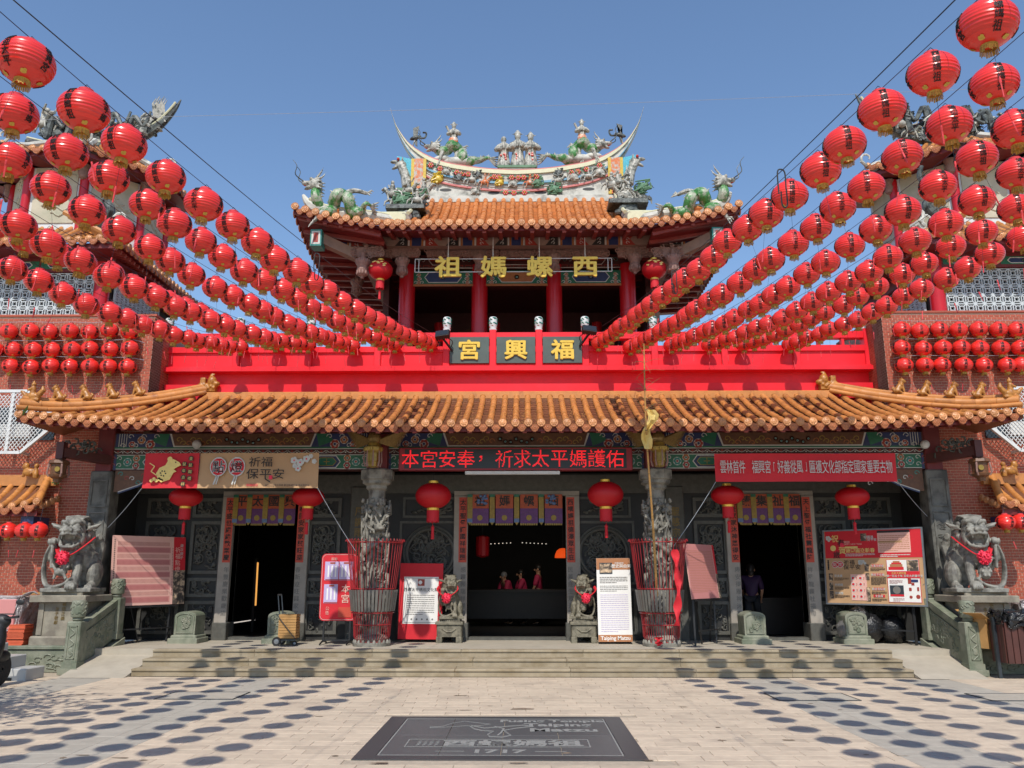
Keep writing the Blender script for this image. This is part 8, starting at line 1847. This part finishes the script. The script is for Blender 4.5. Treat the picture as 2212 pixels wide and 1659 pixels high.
# ================================================================== inside the hall: people, tables, lamps
def skin_mesh(joints, edges, mats, sub=2, name='body'):
    me = bpy.data.meshes.new(name); me.from_pydata([j[0] for j in joints], edges, []); ob = bpy.data.objects.new('tmp', me)
    m = ob.modifiers.new('skin', 'SKIN'); m.use_smooth_shade = True
    for v_, j in zip(me.skin_vertices[0].data, joints): v_.radius = (j[1], j[2] if len(j) > 2 else j[1])
    me.skin_vertices[0].data[0].use_root = True; s = ob.modifiers.new('sub', 'SUBSURF'); s.levels = sub
    r = bpy.data.meshes.new_from_object(evaluated(ob)); bpy.data.objects.remove(ob); r.materials.clear(); r.materials.append(MATS[mats]); r.name = name; return r
def person(label, p, rz, h=1.66, shirt='shirt_pink', hair='hair_dark', bend=0, bun=False, step=0, arm=0):
    k = h/1.7; t = thing('person', label, 'person', p, rz)
    b_ = bend; sh = Vector((0, -.28*b_, 1.40-.12*b_)); nk = Vector((0, -.34*b_, 1.50-.15*b_)); hd = Vector((0, -.38*b_-.01, 1.60-.18*b_)); V = lambda *a: Vector(a)
    L = {'pel': V(0, 0, .95), 'wa': V(0, -.06*b_, 1.12), 'ch': sh-V(0, 0, .1), 'nk': nk, 'hd': hd}
    J = []; E = []; idx = {}
    def j(nm, v, r, r2=None): idx[nm] = len(J); J.append((tuple(v*k), r*k, (r2 or r)*k))
    j('pel', L['pel'], .15, .11); j('wa', L['wa'], .13, .10); j('ch', L['ch'], .16, .11); j('nk', nk, .055); j('hc', hd, .085, .095); j('ht', hd+V(0, 0, .10), .07, .08)
    for s in (-1, 1):
        j('sh%d' % s, sh+V(s*.19, 0, .0), .06); j('el%d' % s, sh+V(s*.24, -.05-arm*.1, -.29), .045); j('wr%d' % s, sh+V(s*.2, -.16-arm*.16, -.50+arm*.16), .034); j('ha%d' % s, sh+V(s*.18, -.2-arm*.2, -.58+arm*.18), .042, .022)
        j('hp%d' % s, V(s*.1, 0, .88), .10); j('kn%d' % s, V(s*.11, -.04+s*step*.12, .48), .065); j('an%d' % s, V(s*.11, .02+s*step*.26, .09), .045); j('to%d' % s, V(s*.12, -.14+s*step*.26, .03), .042, .03)
        for q, dx in enumerate((-.03, -.01, .012, .03)): j('f%d%d' % (s, q), sh+V(s*.17+dx, -.22-arm*.26, -.66+arm*.17+.01*abs(q-1)), .009)
        j('th%d' % s, sh+V(s*.13, -.24-arm*.22, -.60+arm*.18), .011)
    e = lambda a, b: E.append((idx[a], idx[b])); e('pel', 'wa'); e('wa', 'ch'); e('ch', 'nk'); e('nk', 'hc'); e('hc', 'ht')
    for s in (-1, 1):
        e('ch', 'sh%d' % s); e('sh%d' % s, 'el%d' % s); e('el%d' % s, 'wr%d' % s); e('wr%d' % s, 'ha%d' % s); e('pel', 'hp%d' % s); e('hp%d' % s, 'kn%d' % s); e('kn%d' % s, 'an%d' % s); e('an%d' % s, 'to%d' % s); e('ha%d' % s, 'th%d' % s)
        for q in range(4): e('ha%d' % s, 'f%d%d' % (s, q))
    place(skin_mesh(J, E, 'skin'), 'body', t, False)
    def sub(names, edges, dr, m, nm):
        ii = {n_: a for a, n_ in enumerate(names)}; place(skin_mesh([(J[idx[n_]][0], J[idx[n_]][1]+dr, J[idx[n_]][2]+dr) for n_ in names], [(ii[a], ii[c]) for a, c in edges], m), nm, t, False)
    sub(['pel', 'wa', 'ch', 'sh-1', 'el-1', 'sh1', 'el1', 'hp-1', 'hp1'], [('pel', 'hp-1'), ('pel', 'hp1'), ('pel', 'wa'), ('wa', 'ch'), ('ch', 'sh-1'), ('sh-1', 'el-1'), ('ch', 'sh1'), ('sh1', 'el1')], .03, shirt, 'shirt')
    sub(['pel', 'hp-1', 'kn-1', 'an-1', 'hp1', 'kn1', 'an1'], [('pel', 'hp-1'), ('hp-1', 'kn-1'), ('kn-1', 'an-1'), ('pel', 'hp1'), ('hp1', 'kn1'), ('kn1', 'an1')], .016, 'trousers', 'trousers')
    c = hd*k; b = MB(hair); b.ell(c+Vector((0, .022, .06))*k, (.10*k, .112*k, .11*k), 16, 12)
    if bun: b.ell(c+Vector((0, .1, .02))*k, (.06*k, .05*k, .09*k)); b.ell(c+Vector((0, .07, -.05))*k, (.08*k, .05*k, .1*k))
    b.build('hair', t, smooth=True, world=False)
    f = MB('skin'); f.ell(c+Vector((0, -.10, .0))*k, (.016*k, .028*k, .03*k), 8, 6); 
    for s in (-1, 1): f.ell(c+Vector((s*.092, .01, .01))*k, (.015*k, .03*k, .035*k), 8, 6)
    f.build('nose_and_ears', t, smooth=True, world=False); f = MB('ink')
    for s in (-1, 1): f.ell(c+Vector((s*.035, -.088, .03))*k, (.014*k, .008*k, .008*k), 8, 5)
    f.ell(c+Vector((0, -.09, -.045))*k, (.026*k, .006*k, .006*k), 8, 5); f.build('eyes_and_mouth', t, smooth=True, world=False)
    f = MB('rubber')
    for s in (-1, 1): a = Vector(J[idx['an%d' % s]][0]); f.ell(a+Vector((0, -.06, -.05))*k, (.05*k, .13*k, .045*k), 10, 6)
    f.mats = ['white' if shirt == 'jacket_purple' else 'rubber']; f.build('shoes', t, smooth=True, world=False)
    return t
PYD = 24.2
person('person in a pink vest bending lowest at the altar table in the dark hall', (atY(1100, 1262, PYD).x, PYD, PZ-.02), R(-60), 1.5, 'shirt_pink', 'hair_grey', .55, False, 0, .6)
person('person in a pink vest leaning forward between two others in the dark hall', (atY(1132, 1258, PYD).x, PYD+.1, PZ-.02), R(-80), 1.53, 'shirt_pink', 'hair_dark', .3, True, 0, .8)
person('person in a pink shirt standing upright and tallest in the dark hall', (atY(1163, 1250, PYD).x, PYD, PZ-.02), R(-100), 1.62, 'shirt_pink', 'hair_dark', .0, False, 0, .2)
person('person in a purple jacket walking into the hall under the slogan banner', (atY(1625, 1300, 19.6).x, 19.6, PZ), R(160), 1.58, 'jacket_purple', 'hair_dark', .25, True, 1.0, .3)
t = thing('altar_table', 'long dark altar table in front of the people in pink', 'table', (0, 23.6, PZ)); f = MB('wood_dark'); f.cbox(-1.6, 1.7, 23.3, 23.85, 1.28, 1.36, .02); f.build('top', t); f = MB('wood_dark'); f.box(-1.5, 1.6, 23.36, 23.4, PZ+.2, 1.28); f.build('apron', t)
for xx in (-1.5, 1.6):
    for yy in (23.36, 23.8): f = MB('wood_dark'); f.bar((xx, yy, PZ), (xx, yy, 1.28), .09); f.build('leg', t)
t = thing('counter', 'dark wooden counter inside the door under the slogan banner', 'counter', (6, 20.5, PZ)); f = MB('wood_dark'); f.cbox(5.4, 7.6, 20.2, 20.7, 1.15, 1.22, .02); f.build('top', t); f = MB('wood_dark'); f.box(5.5, 7.5, 20.26, 20.64, PZ, 1.15); f.build('body', t)
f = MB('paper_white'); f.box(5.55, 5.75, 20.3, 20.5, 1.22, 1.24); o = f.build('paper_stack'); tag(o, 'white papers on the counter inside the door under the slogan banner', 'papers')
t = thing('hall_lamp', 'orange shaded lamp glowing at the edge of the middle door', 'lamp', atY(1214, 1196, 20.5)); p = atY(1216, 1196, 20.5); f = MB('lamp_orange'); f.lathe([(.2, -.1), (.19, -.02), (.15, .07), (.08, .12), (.02, .13)], 16, c=p); f.build('shade', t, smooth=True); f = MB('iron_black'); f.bar(p+Vector((0, 0, .12)), (p.x, p.y, 4.6), .015); f.build('cord', t)
t = thing('light_strip', 'upright warm light strip glowing inside the door under the rat banner', 'lamp', atY(554, 1310, 20.2)); a = atY(557, 1215, 20.2); c = atY(552, 1308, 20.2); f = MB('lamp_warm'); f.bar(a, c, .03); f.build('tube', t); f = MB('wood_dark'); f.bar(a+Vector((-.05, .03, .1)), c+Vector((-.05, .03, -.6)), .06); f.build('cabinet_edge', t)
t = thing('ceiling_lamp', 'row of small white lamps high in the dark middle hall', 'lamp', (0, 25, 2.5))
for k in range(16):
    u = 1052+8.5*k
    if 7 <= k <= 8: continue
    p = atY(u, 1172+.4*abs(k-8), 25.5); f = MB('lamp_white'); f.ell(p, (.018, .01, .012), 6, 4); f.build('bulb', t)
ld = bpy.data.lights.new('people_fill_light', 'AREA'); ld.energy = 8; ld.size = .5; ld.color = (1, .9, .75); lo = bpy.data.objects.new('people_fill_light', ld); COL.objects.link(lo); lo.location = (.4, 22.4, 2.9); lo.rotation_euler = (R(42), 0, 0); lo.parent = t; lo.matrix_parent_inverse = PW(t).inverted()  # unseen area light added to brighten the people, apart from the bulbs
t = thing('red_hall_lantern', 'dim red cylinder lantern hanging inside the middle door on the poster side', 'lantern', atY(1042, 1180, 20)); p = atY(1042, 1180, 20); f = MB('palace_red'); f.lathe([(.05, .26), (.16, .22), (.16, -.22), (.05, -.26)], 12, c=p); f.build('shade', t); f = MB('iron_black'); f.bar(p+Vector((0, 0, .25)), (p.x, p.y, 4.6), .012); f.build('cord', t)

# ================================================================== tree that shades the edge of the square
t = thing('shade_tree', 'leafy street tree casting dappled shade over the paving beyond the scooter', 'tree', (-8.0, 8.1, 0)); rr = random.Random(31)
b = MB('twig'); b.tube(spline([(-8.0, 8.1, 0), (-7.95, 8.15, 1.5), (-8.05, 8.1, 3.0), (-7.9, 8.2, 4.4)], 5), [.16-.006*i for i in range(16)], 9); b.build('trunk', t, smooth=True)
tips = []
for k in range(9):
    a = 2*PI*k/9; s_ = Vector((-8.0, 8.1, 2.7+.18*k)); e_ = s_+Vector((1.5*math.cos(a), 1.4*math.sin(a), rr.uniform(.5, 1.1))); b = MB('twig'); b.tube(spline([s_, s_.lerp(e_, .5)+Vector((0, 0, .15)), e_], 4), [.06-.006*i for i in range(9)], 6); b.build('limb', t, smooth=True); tips += [e_, s_.lerp(e_, .6)]
b = MB('leaf')
for k in range(2600):
    c = rr.choice(tips); p = c+Vector((rr.gauss(0, .42), rr.gauss(0, .42), rr.gauss(.1, .34))); a = Vector((rr.uniform(-1, 1), rr.uniform(-1, 1), rr.uniform(-.5, .5))).normalized()*.09; q = a.cross(Vector((rr.uniform(-.4, .4), rr.uniform(-.4, .4), 1))).normalized()*.035; b.add([p-a, p-q, p+a, p+q], [(0, 1, 2, 3)])
b.build('crown', t)
bpy.data.scenes.remove(_bench)
for o in bpy.data.objects:                                          # relief and print too fine to pick apart piece by piece
    if o.parent and o.name.split('.')[0] in ('carving', 'painted_ornament', 'painted_panel', 'gilt_leaf', 'ribs', 'foliage', 'crown', 'twigs', 'back_fins', 'wire_mesh', 'dirt_stain', 'engraving', 'node_ring', 'vent_slot'): o['kind'] = 'stuff'
